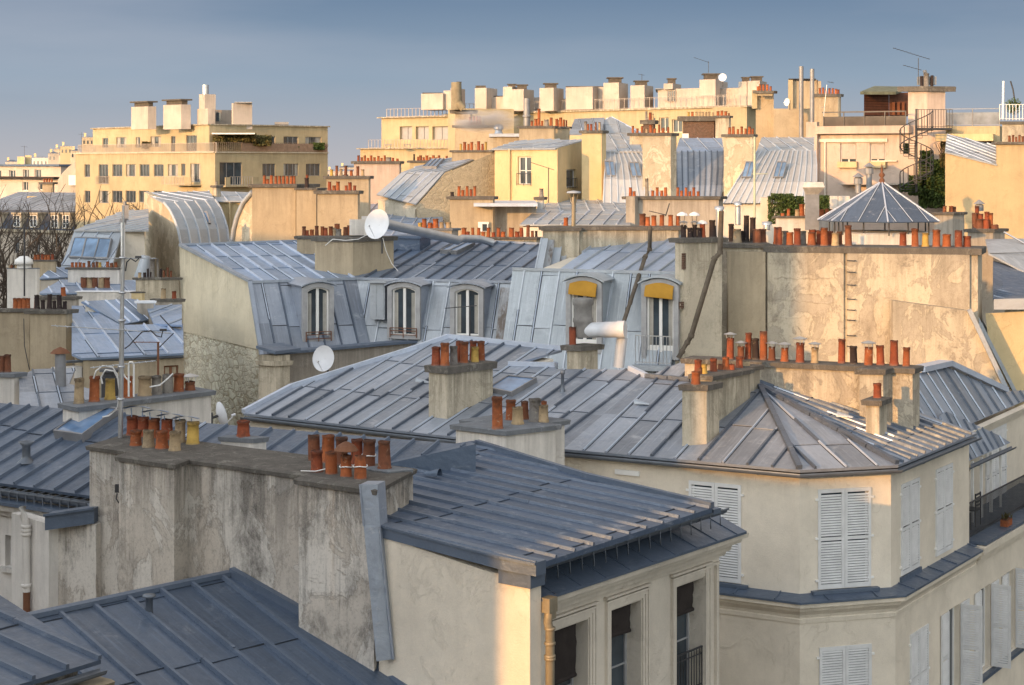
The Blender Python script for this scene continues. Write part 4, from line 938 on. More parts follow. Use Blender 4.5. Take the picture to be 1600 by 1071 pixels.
# ============ C7: the big peeling party wall on the right
YC = 56.5
dl7 = (XY(1130, 57.6)-XY(1530, 55.6)).normalized(); zc7 = lambda x, y: zof(y, YC)
bxs = [Box(1528, 55.6, 1200, 1548, zof(388, 55.6), 8, dl7, V((.35, .94, 0)), rl=1.5, cap=.22, over=.14),
       Box(1202, 57.3, 1128, 0, zof(381, 57.3), 8, dl7, V((0, 1, 0)), rl=1.3, cap=.15, over=.12),
       Box(1318, 56.55, 1199, 0, zof(391, 56.5)+.003, 8, dl7, V((.1, .99, 0)), rl=.25, cap=0),
       Box(1515, 55.55, 1324, 0, zof(394, 55.5)+.003, 8, dl7, V((.1, .99, 0)), rl=.18, cap=0)]
bxs[2].p = bxs[2].p-V((0, .02, 0)); 
S7 = stack('huge peeling ochre party wall on the right with iron rungs and many red pots', bxs,
  '1210,355,12,o,0,.6;1217,355,12,r,0,-.3;1226,361,11,g,0,.5;1234,363,12,o,0,-.2;1246,357,12,r,0,-.2;1255,361,10,g,0,.5;1268,363,13,o,0,-.1;1269,359,12,r,0,.6;1280,360,10,r,0,.6;1288,356,12,o,0,-.3;1297,361,11,r,0,.4;1305,364,12,t,0,-.3;1311,362,10,b,0,.4;1326,352,12,b,0,-.3;'
  '1411,363,12,r,0,.3;1430,357,12,o,0,-.3;1446,364,11,y,0,-.2;1463,359,12,o,0,-.3;1479,366,13,o,0,-.1;1498,360,12,r,0,-.3;1511,369,12,r,0,0;'
  '1143,350,9,k,1,.3;1152,358,14,t,1,-.5;1158,361,9,k,1,.2;1166,337,9,k,1,.5;1176,340,10,k,1,.4;1183,358,14,b,1,-.4;1193,358,9,b,1,.2', (OLD2, CAPM))
Wq = Wall(bxs[0].p+dl7*bxs[0].a, bxs[0].p)
mb = MB(); x0 = 1317; 
a = bxs[3].p+dl7*bxs[3].a; 
u_ = -dl7; nrm = V((u_.y, -u_.x, 0)); W7 = Wall(bxs[3].p+dl7*bxs[3].a, bxs[3].p)
uu = W7.px(1330, 450)[0]
for py in (407, 425, 445, 467, 484, 500, 524, 541):
    z = W7.px(1330, py)[1]; L = .13
    mb.tube([W7.at(uu-L, z, -.05), W7.at(uu-L, z, .14), W7.at(uu+L, z-.01, .14), W7.at(uu+L, z, -.05)], .016, 6)
mb.build('rung', METAL, S7)
mb = MB()                                                     # raised worn plaster ledges
for x0, x1, y0, y1 in ((1210, 1306, 434, 439), (1205, 1306, 470, 473), (1205, 1306, 494, 497), (1336, 1400, 462, 464)):
    Wr = W7 if x0 > 1320 else Wall(bxs[2].p+dl7*bxs[2].a, bxs[2].p)
    (u0, za), (u1_, zb) = Wr.px(x0, y0), Wr.px(x1, y1); n = 16
    rows = [[Wr.at(u0+(u1_-u0)*i/n, za+.12*noise.noise(V((i*.7, za, 0)))-dz, o_) for i in range(n+1)] for dz, o_ in ((-.02, -.01), (0, .015), (.03, .012), (.07, -.01))]
    mb.grid(rows)
mb.build('plaster_ledge', OLD2, S7)
# smooth tan chimney face left of it
stack('smooth tan rendered stack face between the sloping pipe and the big peeling wall', [Box(1196, 57.0, 1138, 0, zof(394, 57), 8, dl7, V((0, 1, 0)), rl=.35, cap=0)], '', (TAN_R, CAPM), cat='chimney')
# sloping right side of the big wall, zinc covered verge + lower wall
T = thing('townhouse', 'house at the far right behind the big peeling wall, zinc verge slanting down its end', 'house', XY(1540, 55))
mb = MB(); Wd = Wall(XY(1395, 55.45), XY(1572, 54.9))
pts = [on(Wd.pl, *q) for q in ((1395, 470), (1513, 486), (1572, 620), (1572, 760), (1395, 760))]; mb.prism(pts[::-1], vec=V((0, .5, 0))); mb.build('wall', OLD2, T)
mb = MB(); a, b = on(Wd.pl, 1513, 484)+V((0, -.1, 0)), on(Wd.pl, 1576, 618)+V((0, -.1, 0))
mb.bar(a, b, .35, ht=.14); mb.bar(a+V((.35, 1.2, .05)), b+V((.5, 1.2, .0)), .5, ht=.12); mb.bar(a+V((.7, 2.4, .0)), b+V((.9, 2.4, .0)), .7, ht=.12); mb.build('verge', Z_PALE, T)
mb = MB(); mb.hexa([P(1555, 640, 56), P(1640, 640, 56), P(1640, 640, 60), P(1555, 640, 60)], [P(1540, 490, 56), P(1640, 485, 56), P(1640, 485, 60), P(1540, 490, 60)]); mb.build('end_wall', YEL, T)
mb = MB(); mb.hexa([P(1553, 484, 55.8), P(1650, 484, 55.8), P(1650, 484, 59), P(1553, 484, 59)], [P(1553, 468, 55.8), P(1650, 466, 55.8), P(1650, 462, 62), P(1553, 466, 62)]); mb.build('eave', Z_WARM, T)
q = [P(1552, 466, 57), P(1650, 470, 57), P(1650, 432, 66), P(1552, 408, 66)]; roof_part(T, q, (Z_BLUE, Z_DARKB), sp=.45)
q = [P(1545, 396, 66), P(1650, 450, 64), P(1650, 372, 69), P(1540, 374, 69)]; roof_part(T, q, (Z_PALE, Z_PALEB), sp=2.4, name='upper_roof')
# ============ zinc roof with cream wall at right (slopes toward lower left), E
Ehh = 7.5
T = thing('townhouse', 'cream house behind the terrace at the right edge with pale sheeted roof ridge', 'house', XY(1600, 50))
e0, e1 = P(1436, 697, 45.8), P(1612, 619, 54.5)
eh = CZ-e0.z; e1 = H(1612, 619, eh)
plE = plane3(e0, e1, P(1478, 572, 51.2)); 
poly = [e0, e1, on(plE, 1507, 626), on(plE, 1500, 612), on(plE, 1476, 572), on(plE, 1436, 586), on(plE, 1400, 620)]
poly = [on(plE, *q) for q in ((1430, 700), (1612, 622), (1600, 610), (1566, 612), (1478, 573), (1436, 583), (1425, 640))]
roof_part(T, poly, (Z_MID, Z_MIDB), sp=.75, phase=.4, bw=.07)
mb = MB(); a, b, c = on(plE, 1436, 582), on(plE, 1480, 572), on(plE, 1568, 613)
for p, q in ((a, b), (b, c)): mb.bar(p+V((0, .1, .08)), q+V((0, .1, .08)), .42, ht=.16)
mb.build('ridge_sheet', Z_LIGHTB, T)
Wr = Wall(V((e0.x, e0.y, 0))+V((.15, .0, 0)), V((e1.x, e1.y, 0))+V((.15, 0, 0)))
z_ = CZ-eh-.08; mb = MB(); rr_ = Wr.rect(1540, 676, 1571, 800); wall_face(mb, Wr, 0, z_, [rr_], .1); mb.face([Wr.a, Wr.a+V((-.9, .3, 0)), Wr.a+V((-.9, .3, z_)), Wr.a+V((0, 0, z_))]); core(mb, [q+V((-.25, .5, 0)) for q in poly], 0, .3, .4)
mb.build('wall', CREAM, T); shut_pair(T, Wr, rr_)
mb = MB(); mb.sweep([Wr.at(-.4, z_), Wr.at(Wr.L, z_)], [(0, -.32), (.05, -.32), (.1, -.18), (.2, -.14), (.26, 0), (0, 0)]); mb.build('cornice', CREAM, T)
# veranda roof on posts over the terrace (attached to the corner house)
Tv = thing('veranda', 'small zinc veranda roof on white posts over the terrace right of the shuttered corner house', 'veranda', V((F3.x, F3.y, zl)))
ev0, ev1 = P(1508, 723, 47.2), P(1582, 692, 50.8); uv0 = P(1508, 660, 49.5)
ehv = CZ-ev0.z; ev1 = H(1579, 691, ehv); plV = plane3(ev0, ev1, P(1470, 645, 47.8)); poly = [on(plV, *q) for q in ((1500, 727), (1579, 692), (1560, 680), (1478, 643), (1470, 650))]
roof_part(Tv, poly, (Z_MID, Z_MIDB), sp=.5, phase=.1)
gutter(Tv, [on(plV, 1503, 727)+V((.05, -.05, -.1)), on(plV, 1581, 692)+V((.05, -.05, -.1))], .08)
Wv = Wall(V((ev0.x, ev0.y, 0)), V((ev1.x, ev1.y, 0)))
for x in (1524, 1538, 1553, 1568):
    mb = MB(); u, _z = Wv.px(x, 740); lbox(mb, Wv, u-.035, u+.035, zl+.05, CZ-ehv-.1, -.12, -.05); mb.build('post', WHITE, Tv)
mb = MB(); u, _z = Wv.px(1510, 740); mb.tube([Wv.at(u, zl, .0), Wv.at(u, CZ-ehv-.15, .0)], .07, 8); mb.lathe(Wv.at(u, CZ-ehv-.3, 0), [(.07, 0), (.12, .1), (.12, .2), (.07, .25)], 8); mb.build('downpipe', BRASS, Tv)
# terrace railing, ledge, plants, chairs
Tt = thing('terrace', 'terrace ledge with dark railing and projecting white corner moulding at the right edge', 'terrace', V((LC2.at(LC.L+1, 0))))
LT = Wall(LC2.at(LC.L+.05, 0), LC2.at(LC.L+9, 0)); mb = MB(); lbox(mb, LT, .0, LT.L, zl+.02, zl+.10, -1.8, .32); mb.build('floor', Z_DARK, Tt)
mb = MB(); mb.sweep([LT.at(.12, zl)-LT.n*.6, LT.at(.12, zl), LT.at(LT.L, zl)], [(0, -.55), (.05, -.55), (.08, -.42), (.2, -.36), (.22, -.24), (.34, -.18), (.36, 0), (0, 0)]); mb.build('cornice', CREAM, Tt)
railing(LT, .1, LT.L, zl+.1, zl+1.05, -.25, .1, .012, parent=Tt)
for i, (u, s) in enumerate(((2.35, .9), (4.9, 1.0))):
    p = LT.at(u, zl+.10, .12); t = thing('window_box', ('small orange flower box on the terrace ledge beside the dark chair', 'orange flower box on the terrace ledge at the right photo edge')[i], 'planter', p, 'orange flower boxes on the terrace ledge')
    mb = MB(); mb.box(p+V((0, 0, .11)), LT.u, LT.n, V((0, 0, 1)), .5*s, .2, .2); mb.build('box', POTS['o'], t, bevel=.015)
    mb = MB()
    for k_ in range(40):
        q = p+LT.u*random.uniform(-.22, .22)+LT.n*random.uniform(-.08, .08)+V((0, 0, .2)); d = V((random.uniform(-1, 1), random.uniform(-1, 1), random.uniform(.5, 2))).normalized()
        s1 = d.cross(V((1, .3, 0))).normalized()*.025; l = random.uniform(.06, .2); mb.face([q-s1*.3, q+d*l*.6-s1, q+d*l, q+d*l*.6+s1])
    mb.build('foliage', LEAF2, t)
def chair(p, u, n, label):
    t = thing('chair', label, 'chair', p, 'dark chairs on the terrace'); z = V((0, 0, 1))
    mb = MB(); mb.box(p+z*.45, u, n, z, .46, .44, .04); mb.build('seat', METAL, t)
    for a in (-1, 1):
        for b in (-1, 1): mb = MB(); mb.tube([p+u*.21*a+n*.2*b, p+u*.21*a+n*.2*b+z*(.45 if b > 0 else .92)], .02, 6); mb.build('leg', METAL, t)
    mb = MB()
    for k_ in range(4): mb.box(p-n*.2+z*(.58+.1*k_), u, n, z, .42, .02, .05)
    mb.build('backrest', METAL, t)
chair(LT.at(1.1, zl+.1, -.75), LT.u, LT.n, 'dark slatted chair on the terrace nearest the shuttered corner house')
chair(LT.at(1.95, zl+.1, -.75), LT.u, -LT.n, 'dark slatted chair on the terrace behind the orange flower box')
# party wall N/C7: slanting brown pipe, narrow stack with exposed brick
dN = V((-.93, .36, 0))
SN = stack('narrow cracked stack with exposed brick patches and black pots, right of the awnings', [Box(1068, 55.5, 1055, 1128, zof(372, 55.5), 8, V((-.9, .43, 0)), V((.97, .25, 0)), cap=.16, over=.12)],
  '1068,345,9,k,0,0,hat;1078,356,8,k,0,-.4;1085,345,8,k,0,.2,hat;1093,356,8,k,0,-.3;1098,350,9,r,0,.6;1113,344,10,k,0,0;1119,353,7,k,0,.4', (OLDG, CAPM))
mb = MB()
for x0, y0, x1, y1 in ((1067, 396, 1071, 421), (1080, 448, 1084, 463), (1063, 472, 1068, 482)):
    W_ = Wall(XY(1068, 55.45), XY(1128, 57.2)) if x0 > 1060 else None; (u0, za), (u1_, zb) = W_.px(x0, y0), W_.px(x1, y1); lbox(mb, W_, u0, u1_, zb, za, -.05, .02)
mb.build('exposed_brick', BRICK, SN)
for nm, pts, r in (('slanting brown drain pipe running down from the cracked stack by the tan face', ((1127, 330), (1125, 395), (1116, 405), (1080, 525), (1060, 560)), .085), ('slanting brown drain pipe crossing the pale mansard between the two yellow awnings', ((1016, 354), (1015, 390), (1008, 402), (974, 505)), .07)):
    Y0 = 55.0 if pts[0][0] > 1100 else 58.0; D = thing('drain_pipe', nm, 'pipe', P(pts[-1][0], pts[-1][1], Y0)); mb = MB(); q = [P(x, y, Y0-(0 if Y0 < 57 else max(0, (y-390)/115*2.6))) for x, y in pts]; mb.tube(q, r, 10)
    for i in range(1, len(q)-1): d = (q[i]-q[i-1]).normalized()*.06; mb.tube([q[i]-d, q[i]+d], r*1.2, 10)
    for f in (.3, .7): c = q[-2].lerp(q[-1], f); d = (q[-1]-q[-2]).normalized()*.05; mb.tube([c-d, c+d], r*1.15, 10)
    mb.build('pipe', m_plain('brown_pipe', (.13, .105, .08), .75, .1, .35), D)
def ext(p, q, w_=0): return p
def arch_pts(W, u0, u1, z0, zs, rise, o, n=10):
    """closed outline: bottom-left, up, arch, down"""
    pts = [W.at(u0, z0, o)]
    for i in range(n+1):
        f = i/n; pts.append(W.at(u0+(u1-u0)*f, zs+rise*math.sin(math.pi*f)**.8 if 0 < f < 1 else zs, o))
    pts.append(W.at(u1, z0, o)); return pts
def dormer(house, W, u0, u1, z0, ztop, back=1.6, rise=.16, fr=.17, awn=None, cheek=Z_MID, guard=None, label=None, hood=Z_MID, facem=FRAMEG, cur=True, doorlike=False):
    """arched dormer: timber front, zinc cheeks and curved zinc hood; window with two leaves"""
    zs = ztop-rise; mb = MB()
    out, inn = arch_pts(W, u0, u1, z0, zs, rise, 0), arch_pts(W, u0+fr, u1-fr, z0+(.0 if doorlike else .12), zs-fr*.75, rise*.75, 0)
    ob, ib = [p-W.n*.14 for p in out], [p-W.n*.14 for p in inn]; k = len(out)
    for i in range(k-1):
        mb.face([out[i], out[i+1], inn[i+1], inn[i]]); mb.face([inn[i], inn[i+1], ib[i+1], ib[i]]); mb.face([out[i], ob[i], ob[i+1], out[i+1]])
    mb.face([out[0], inn[0], inn[-1], out[-1]]); mb.face([inn[0], ib[0], ib[-1], inn[-1]])
    d = mb.build('dormer', facem, house, label)
    body = [p-W.n*.13 for p in arch_pts(W, u0+.01, u1-.01, z0-.3, zs-.01, rise, 0)]; mb = MB(); mb.cur = 0
    q = [p-W.n*back for p in body]
    for i in range(k-1): mb.face([body[i], body[i+1], q[i+1], q[i]])
    mb.face(q); mb.face([p-W.n*.09 for p in body])
    zc = (z0+zs)/2
    for u in (u0+.0, u1-.0): lbox(mb, W, u-.012, u+.012, zc-.015, zc+.015, -back+.1, -.16)
    mb.build('cheek', cheek, d)
    mb = MB(); rows = []
    for o, dz in ((.10, .0), (-back-.3, .03)):
        r = arch_pts(W, u0-.10, u1+.10, zs-.02, zs+.015+dz, rise*1.08, o)[1:-1]; rows.append(r)
    top = [[p+V((0, 0, .05)) for p in r] for r in rows]
    for r in (rows, top): mb.grid(r, False, False)
    for a, b in ((rows[0], top[0]), (rows[1], top[1])): mb.grid([a, b], False, False)
    mb.build('hood', hood, d)
    # window
    fo = arch_pts(W, u0+fr, u1-fr, z0+(.0 if doorlike else .12), zs-fr*.75, rise*.75, -.12); c = sum(fo, V((0, 0, 0)))/len(fo)
    ff = .06; mb = MB(); fi = arch_pts(W, u0+fr+ff, u1-fr-ff, z0+(.45 if doorlike else .12+ff), zs-fr*.75-ff*.6, rise*.7, -.12)
    for i in range(k-1):
        mb.face([fo[i], fo[i+1], fi[i+1], fi[i]]); mb.face([fi[i], fi[i+1], fi[i+1]-W.n*.04, fi[i]-W.n*.04])
    mb.face([fo[0], fi[0], fi[-1], fo[-1]]); um = (u0+u1)/2; lbox(mb, W, um-.05, um+.05, z0+.12, ztop-fr-.03, -.15, -.10)
    w_ = mb.build('window', WHITE, d)
    mb = MB(); mb.face([p-W.n*.035 for p in fi]); mb.build('pane', GLASS, house)if False else None
    g = MB(); g.face([p-W.n*.03 for p in fi]); g.build('pane', GLASS, d)
    if cur:
        cm = MB()
        for s, e in ((u0+fr+ff+.01, u0+fr+ff+.14), (u1-fr-ff-.14, u1-fr-ff-.01)):
            cm.grid([[W.at(s+(e-s)*i/6, z, -.146+.006*math.sin(i*2.4)) for i in range(7)] for z in (z0+.2, zs-fr-.05)])
        cm.build('curtain', CURT, d)
    if guard:
        mb = MB(); a, b = u0+fr-.05, u1-fr+.05
        for z in (z0+.38, z0+.28, z0+.14): lbox(mb, W, a, b, z, z+.025, .02, .045)
        for u in (a, b, (a+b)/2): lbox(mb, W, u-.012, u+.012, z0+.05, z0+.40, .02, .046)
        mb.build('window_guard', RUSTM, d)
    if awn:
        mb = MB(); h = awn; a, b = u0+fr-.02, u1-fr+.02; za = zs-.03; rows = []
        for i in range(7):
            f = i/6; rows.append([W.at(a+(b-a)*j/8, za+rise*.5*math.sin(math.pi*j/8)*(1-f)-h*f*(1+.22*j/8), .03+.16*math.sin(f*1.5)+.01*math.sin(j*2.1)) for j in range(9)])
        mb.grid(rows); mb.grid([[p-V((0, 0, .012))-W.n*.012 for p in r] for r in rows]); mb.build('awning', OCHRE, d)
    return d
# ============ M: the mansard house in the middle left
hm = 4.25
K0, K1, K2 = V((*XY(392, 61)[:2], CZ-hm)), V((*XY(557, 62.8)[:2], CZ-hm)), V((*XY(838, 60.7)[:2], CZ-hm))
T = thing('mansard_house', 'mansard house with cream gable over rubble stone, bluish zinc and three arched white windows', 'house', V((K0.x, K0.y, 0)))
plM1, plM2 = plane3(K0, K1, P(283, 384, 66.5)), plane3(K1, K2, H(763, 380.5, 3.2))
g1 = [K0, K1, on(plM1, 600, 405), on(plM1, 540, 376), on(plM1, 490, 377), on(plM1, 283, 384)]
mb = MB(); zroof(mb, g1, .58, phase=.2, bw=.05, bh=.07, joint=2.2); mb.build('roof', [Z_SKY, Z_LIGHTB], T)
g2 = [K1, K2, on(plM2, 846, 383), on(plM2, 765, 378), on(plM2, 640, 372), on(plM2, 600, 374)]
mb = MB(); zroof(mb, g2, .60, phase=.5, bw=.05, bh=.07, joint=2.6, light_=.1); mb.build('roof', [Z_STEEL, Z_MIDB], T)
L0 = P(411, 560, 59.4); plS1 = plane3(K0, K1, L0); e = (K1-K0).normalized()
o2 = V((-.25, -1.45, -3.0)); L1 = K1+o2; L2 = K2+o2; o1 = L0-K0
mb = MB(); zroof(mb, [K0, L0, K1+o1, K1], .62, phase=.35, joint=1.7, light_=.2); mb.build('mansard', [Z_MID, Z_MIDB], T)
mb = MB(); zroof(mb, [K1, L1, L2, K2], .62, phase=.1, joint=1.7); mb.build('mansard', [Z_PALE, Z_PALEB], T)
mb = MB(); 
for a, b in ((K0, K1), (K1, K2)): mb.bar(a+V((0, -.03, 0)), b+V((0, -.03, 0)), .1, ht=.09)
mb.bar(g1[5]+V((0, 0, .04)), g1[4]+V((0, 0, .04)), .12, ht=.08); mb.bar(g1[5]+V((-.02, 0, .03)), K0+V((-.02, 0, .03)), .16, ht=.1); mb.bar(K0+V((-.03, -.05, 0)), L0+V((-.03, -.05, 0)), .14, ht=.12)
mb.bar(g2[2]+V((0, 0, .04)), g2[4]+V((0, 0, .04)), .12, ht=.08); mb.build('roll', Z_MID, T)
Wg = Wall(XY(281, 66.6), XY(392, 61)+(XY(392, 61)-XY(281, 66.6)).normalized()*1.0)
mb = MB(); pts = [on(Wg.pl, *q) for q in ((280, 386), (392, 443), (409, 548), (284, 518))]; mb.prism(pts[::-1], vec=-Wg.n*.4); mb.build('gable', m_plaster('gable_render', (.72, .65, .50), (.40, .35, .24), .30, streak=.35, lamt=.3, sc_=.4), T)
mb = MB(); pts = [on(Wg.pl, *q)-Wg.n*.05 for q in ((284, 516), (409, 546), (409, 900), (284, 900))]; mb.prism(pts[::-1], vec=-Wg.n*.4); mb.build('gable_stone', RUBBLE, T)
mb = MB(); core(mb, [g1[0]+V((.35, .6, 0)), K1+V((0, .6, 0)), g1[2], g1[3], g1[5]+V((.6, -.2, 0))], 0, .25); core(mb, [K1+V((0, .6, 0)), K2+V((-.3, .6, 0)), g2[2], g2[4], g2[5]], 0, .26); mb.build('core_wall', CREAM, T)
LL = K1+o1; Wd1 = Wall(V((L0.x, L0.y, 0))+V((0, .35, 0)), V((LL.x, LL.y, 0))+V((0, .35, 0))); Wd2 = Wall(V((L1.x, L1.y, 0))+V((0, .35, 0)), V((L2.x, L2.y, 0))+V((0, .35, 0)))
def dor_px(W, x0, x1, yt, ys, **kw):
    u0, zt = W.px(x0, yt); u1, _ = W.px(x1, yt); _, z0 = W.px((x0+x1)/2, ys); return dormer(T, W, u0, u1, z0, zt, **kw)
dor_px(Wd1, 473, 522, 443, 536, guard=True); dor_px(Wd2, 605, 656, 441, 530, guard=True); dor_px(Wd2, 703, 755, 444, 530)
mb = MB(); (u0, za), (u1, zb) = Wd2.px(577, 442), Wd2.px(600, 500); lbox(mb, Wd2, u0, u1, zb, za, -1.4, -.05); lbox(mb, Wd2, u0-.12, u1+.12, za, za+.06, -1.3, .12); lbox(mb, Wd2, u0+.05, (u0+u1)/2-.03, zb+.1, za-.05, -.055, -.03); lbox(mb, Wd2, (u0+u1)/2+.03, u1-.05, zb+.1, za-.05, -.055, -.03); mb.build('vent_housing', Z_PALE, T)
# rusty stained panel near the party line
mb = MB(); mb.cur = 0; 
pts = [on(plane3(K1, K2, L2), *q)+V((0, -.06, .02)) for q in ((782, 450), (826, 452), (808, 535), (774, 535))]; zroof(mb, pts, .45, joint=1.2, th=.04); mb.build('stained_panel', [Z_RUST, Z_RUST], T)
q = [(690, 397), (715, 383), (741, 384), (716, 400)]
skylight(T, plM2, ((715, 384), (741, 385), (714, 398), (690, 396)), bars=1, lift=.16)
mb = MB(); c = on(plM2, 640, 392); mb.box(c+V((0, .6, .25)), V((.95, -.31, 0)), V((.31, .95, 0)), V((0, 0, 1)), 1.25, 1.2, .5); mb.box(c+V((0, .6, .53)), V((.95, -.31, 0)), V((.31, .95, 0)), V((0, 0, 1)), 1.4, 1.35, .1); mb.build('roof_hatch', Z_BLUE, T)
# stack between the roof planes
stack('tan rendered stack in the roof valley with a dish bolted to it', [Box(551, 63.2, 492, 615, zof(371, 63.2), CZ-6, V((-.93, .37, 0)), V((.8, .6, 0)), cap=.17, over=.10)], '', (TAN_R, CAPM))
stack('low stack behind the dish with a crowded row of short brown pots', [Box(548, 66.5, 464, 560, zof(369, 66.5), CZ-6, V((-1, .05, 0)), V((.5, .8, 0)), cap=.12, over=.08)],
 '475,354,6,b;480,360,5,r;487,359,7,o;495,353,6,b;504,354,6,o,0,.3;509,356,7,r;517,354,7,o,0,.2;523,356,6,t;527,350,9,o,0,.3;529,358,9,g,0,-.5;540,355,8,b;545,352,6,o,0,.3', (TAN_R, CAPM))
def dish(c, dia, aim, label, pole=None, group=None):
    t = thing('satellite_dish', label, 'satellite dish', c, group); n = V(aim).normalized(); x = n.cross(V((0, 0, 1))).normalized(); y = x.cross(n); R = dia/2; mb = MB()
    for off_ in (0, -.012):
        mb.grid([[c+x*(R*f*math.cos(a))*.92+y*(R*f*math.sin(a))+n*(.16*dia*(f*f)+off_) for a in [i*2*math.pi/24 for i in range(24)]] for f in (.02, .25, .5, .75, 1)], True)
    mb.build('reflector', DISH, t); mb = MB(); f = c+n*(.62*dia)-y*R*.3; mb.tube([c-y*R*.95+n*.1*dia, f], .012, 6); mb.tube([f-n*.08, f+n*.04], .035, 8); mb.build('feed_arm', DISH, t)
    mb = MB(); mb.tube([c-n*.02, c-n*.2], .04, 8); mb.tube([c-n*.2+V((0, 0, .15)), c-n*.2+V((0, 0, -(pole or .6)))], .03, 8); mb.build('mount', METAL, t); return t
dish(P(592.5, 352, 62.4), 1.12, (-.45, -.85, .25), 'large white dish in front of the ribbed duct', 1.0)
dish(P(508, 561, 57.4), .88, (-.35, -.9, .2), 'smaller white dish low on the parapet wall', .6)
dish(P(341, 650, 48), .75, (.75, .5, .2), 'dark backed dish half hidden behind the white stack', .5)
D = thing('ventilation_duct', 'long grey ribbed duct running right from the large white dish', 'duct', P(604, 360, 63.5)); mb = MB()
n_ = 60; a, b = P(603, 350, 63.2), P(716, 376, 66.0); mb.tube([a.lerp(b, i/n_) for i in range(n_+1)], [.175*(1+.05*(i % 2)) for i in range(n_+1)], 14); mb.tube([b, P(722, 373, 66.2), P(750, 374, 67.0), P(770, 380, 67.2)], .15, 12); mb.build('duct', GALV, D)
mb = MB(); mb.hexa([P(546, 368, 63.8), P(578, 368, 63.8), P(578, 368, 64.6), P(546, 368, 64.6)], [P(546, 343, 63.8), P(578, 343, 63.8), P(578, 343, 64.6), P(546, 343, 64.6)])
t = thing('cabinet', 'white metal cabinet behind the large white dish', 'cabinet', P(560, 368, 64)); mb.build('case', WHITE_R, t, bevel=.02); mb = MB(); mb.hexa([P(565, 343, 64), P(574, 343, 64), P(574, 343, 64.4), P(565, 343, 64.4)], [P(565, 338, 64), P(574, 338, 64), P(574, 338, 64.4), P(565, 338, 64.4)]); mb.build('outlet', GALV, t)
# parapet wall before the mansard
T = thing('parapet_wall', 'grey plaster parapet with zinc coping and stone pier below the arched windows', 'wall', XY(430, 57))
Wp = Wall(XY(452, 57.6), XY(660, 61.3)); zp = zof(548, 57.6); mb = MB(); lbox(mb, Wp, 0, Wp.L, 10, zp-.1, -.35, 0); mb.build('wall', GREY_R, T)
mb = MB(); cut_cap(mb, [Wp.at(-.6, zp-.10, -.15), Wp.at(Wp.L+.8, zp-.10, -.15)], .62, 0, .09); 
a = [P(400, 545, 56.6), P(430, 554, 56.2), P(470, 549, 57.2), P(440, 540, 59)]; mb.prism([p for p in a], .1); mb.build('coping', Z_DARKB, T)
mb = MB(); b_ = Box(431, 56.5, 404, 453, zof(556, 56.5), 8, V((-.9, .45, 0)), V((.85, .5, 0)), cap=0); mb.hexa(b_.quad(8), b_.quad(b_.zt)); b2 = Box(431, 56.4, 402, 455, zof(556, 56.4), 0, V((-.9, .45, 0)), V((.85, .5, 0)), cap=0); mb.hexa(b2.quad(b2.zt-.35, .02), b2.quad(b2.zt-.2, .05)); mb.build('pier', OLDG, T, bevel=.01)
Z_MINT = m_zinc('zinc_mint', (.36, .375, .38), .22, .46, .16, .30)
# ============ N: pale mansard with ochre awnings
hn = 3.65
N0, N1 = V((*XY(874, 58.6)[:2], CZ-hn)), V((*XY(1062, 56.6)[:2], CZ-hn))
T = thing('mansard_house', 'pale grey mansard with two arched windows under ochre awnings, patched blue zinc above', 'house', V((N0.x, N0.y, 0)))
plN = plane3(N0, N1, H(973, 372, 2.72)); gN = [N0+V((-.4, .1, 0)), N1, on(plN, 1066, 372), on(plN, 948, 369)]
gN[0] = N0
mb = MB(); zroof(mb, gN, .62, phase=.1, bh=.06, joint=2.6); mb.build('roof', [m_zinc('zinc_patched', (.34, .38, .45), .3, .42, .5, .3), Z_PALE], T)
dn = V((-.45, -1.35, -3.2)); sN = [N0+V((-1.6, .2, .0)), N0+V((-1.6, .2, .0))+dn, N1+dn, N1]
mb = MB(); zroof(mb, sN, .64, phase=.3, joint=1.9, bh=.05); mb.build('mansard', [Z_MINT, Z_PALEB], T)
mb = MB(); mb.bar(sN[0], N1, .12, ht=.1); mb.bar(on(plN, 1066, 372)+V((0, 0, .05)), on(plN, 948, 369)+V((0, 0, .05)), .1); mb.build('roll', Z_PALE, T)
mb = MB(); core(mb, [N0+V((-1.2, .5, 0)), N1+V((-.1, .5, 0)), on(plN, 1066, 372), on(plN, 948, 369)], 0, .25); mb.build('core_wall', CREAM, T)
Wn = Wall(V((N0.x, N0.y, 0))+V((-1.6-.42, -.95, 0)), V((N1.x, N1.y, 0))+V((-.4, -1.15, 0)))
def dn_px(x0, x1, yt, ys, **kw):
    u0, zt = Wn.px(x0, yt); u1, _ = Wn.px(x1, yt); _, z0 = Wn.px((x0+x1)/2, ys); return dormer(T, Wn, u0, u1, z0, zt, **kw)
dn_px(884, 940, 432, 552, awn=.34, cheek=Z_MINT, hood=Z_MINT, rise=.2, doorlike=True); dn_px(1002, 1060, 435, 562, awn=.34, cheek=Z_MINT, hood=Z_MINT, rise=.2, doorlike=True)
u0, zt = Wn.px(998, 522); u1, zb = Wn.px(1052, 565); railing(Wn, u0, u1, zb-.1, zt, .35, .11, .012, GALV, 'balcony_railing', T)
mb = MB(); lbox(mb, Wn, u0-.1, u1+.1, zb-.3, zb-.12, -.2, .4); mb.build('balcony_slab', Z_PALE, T)
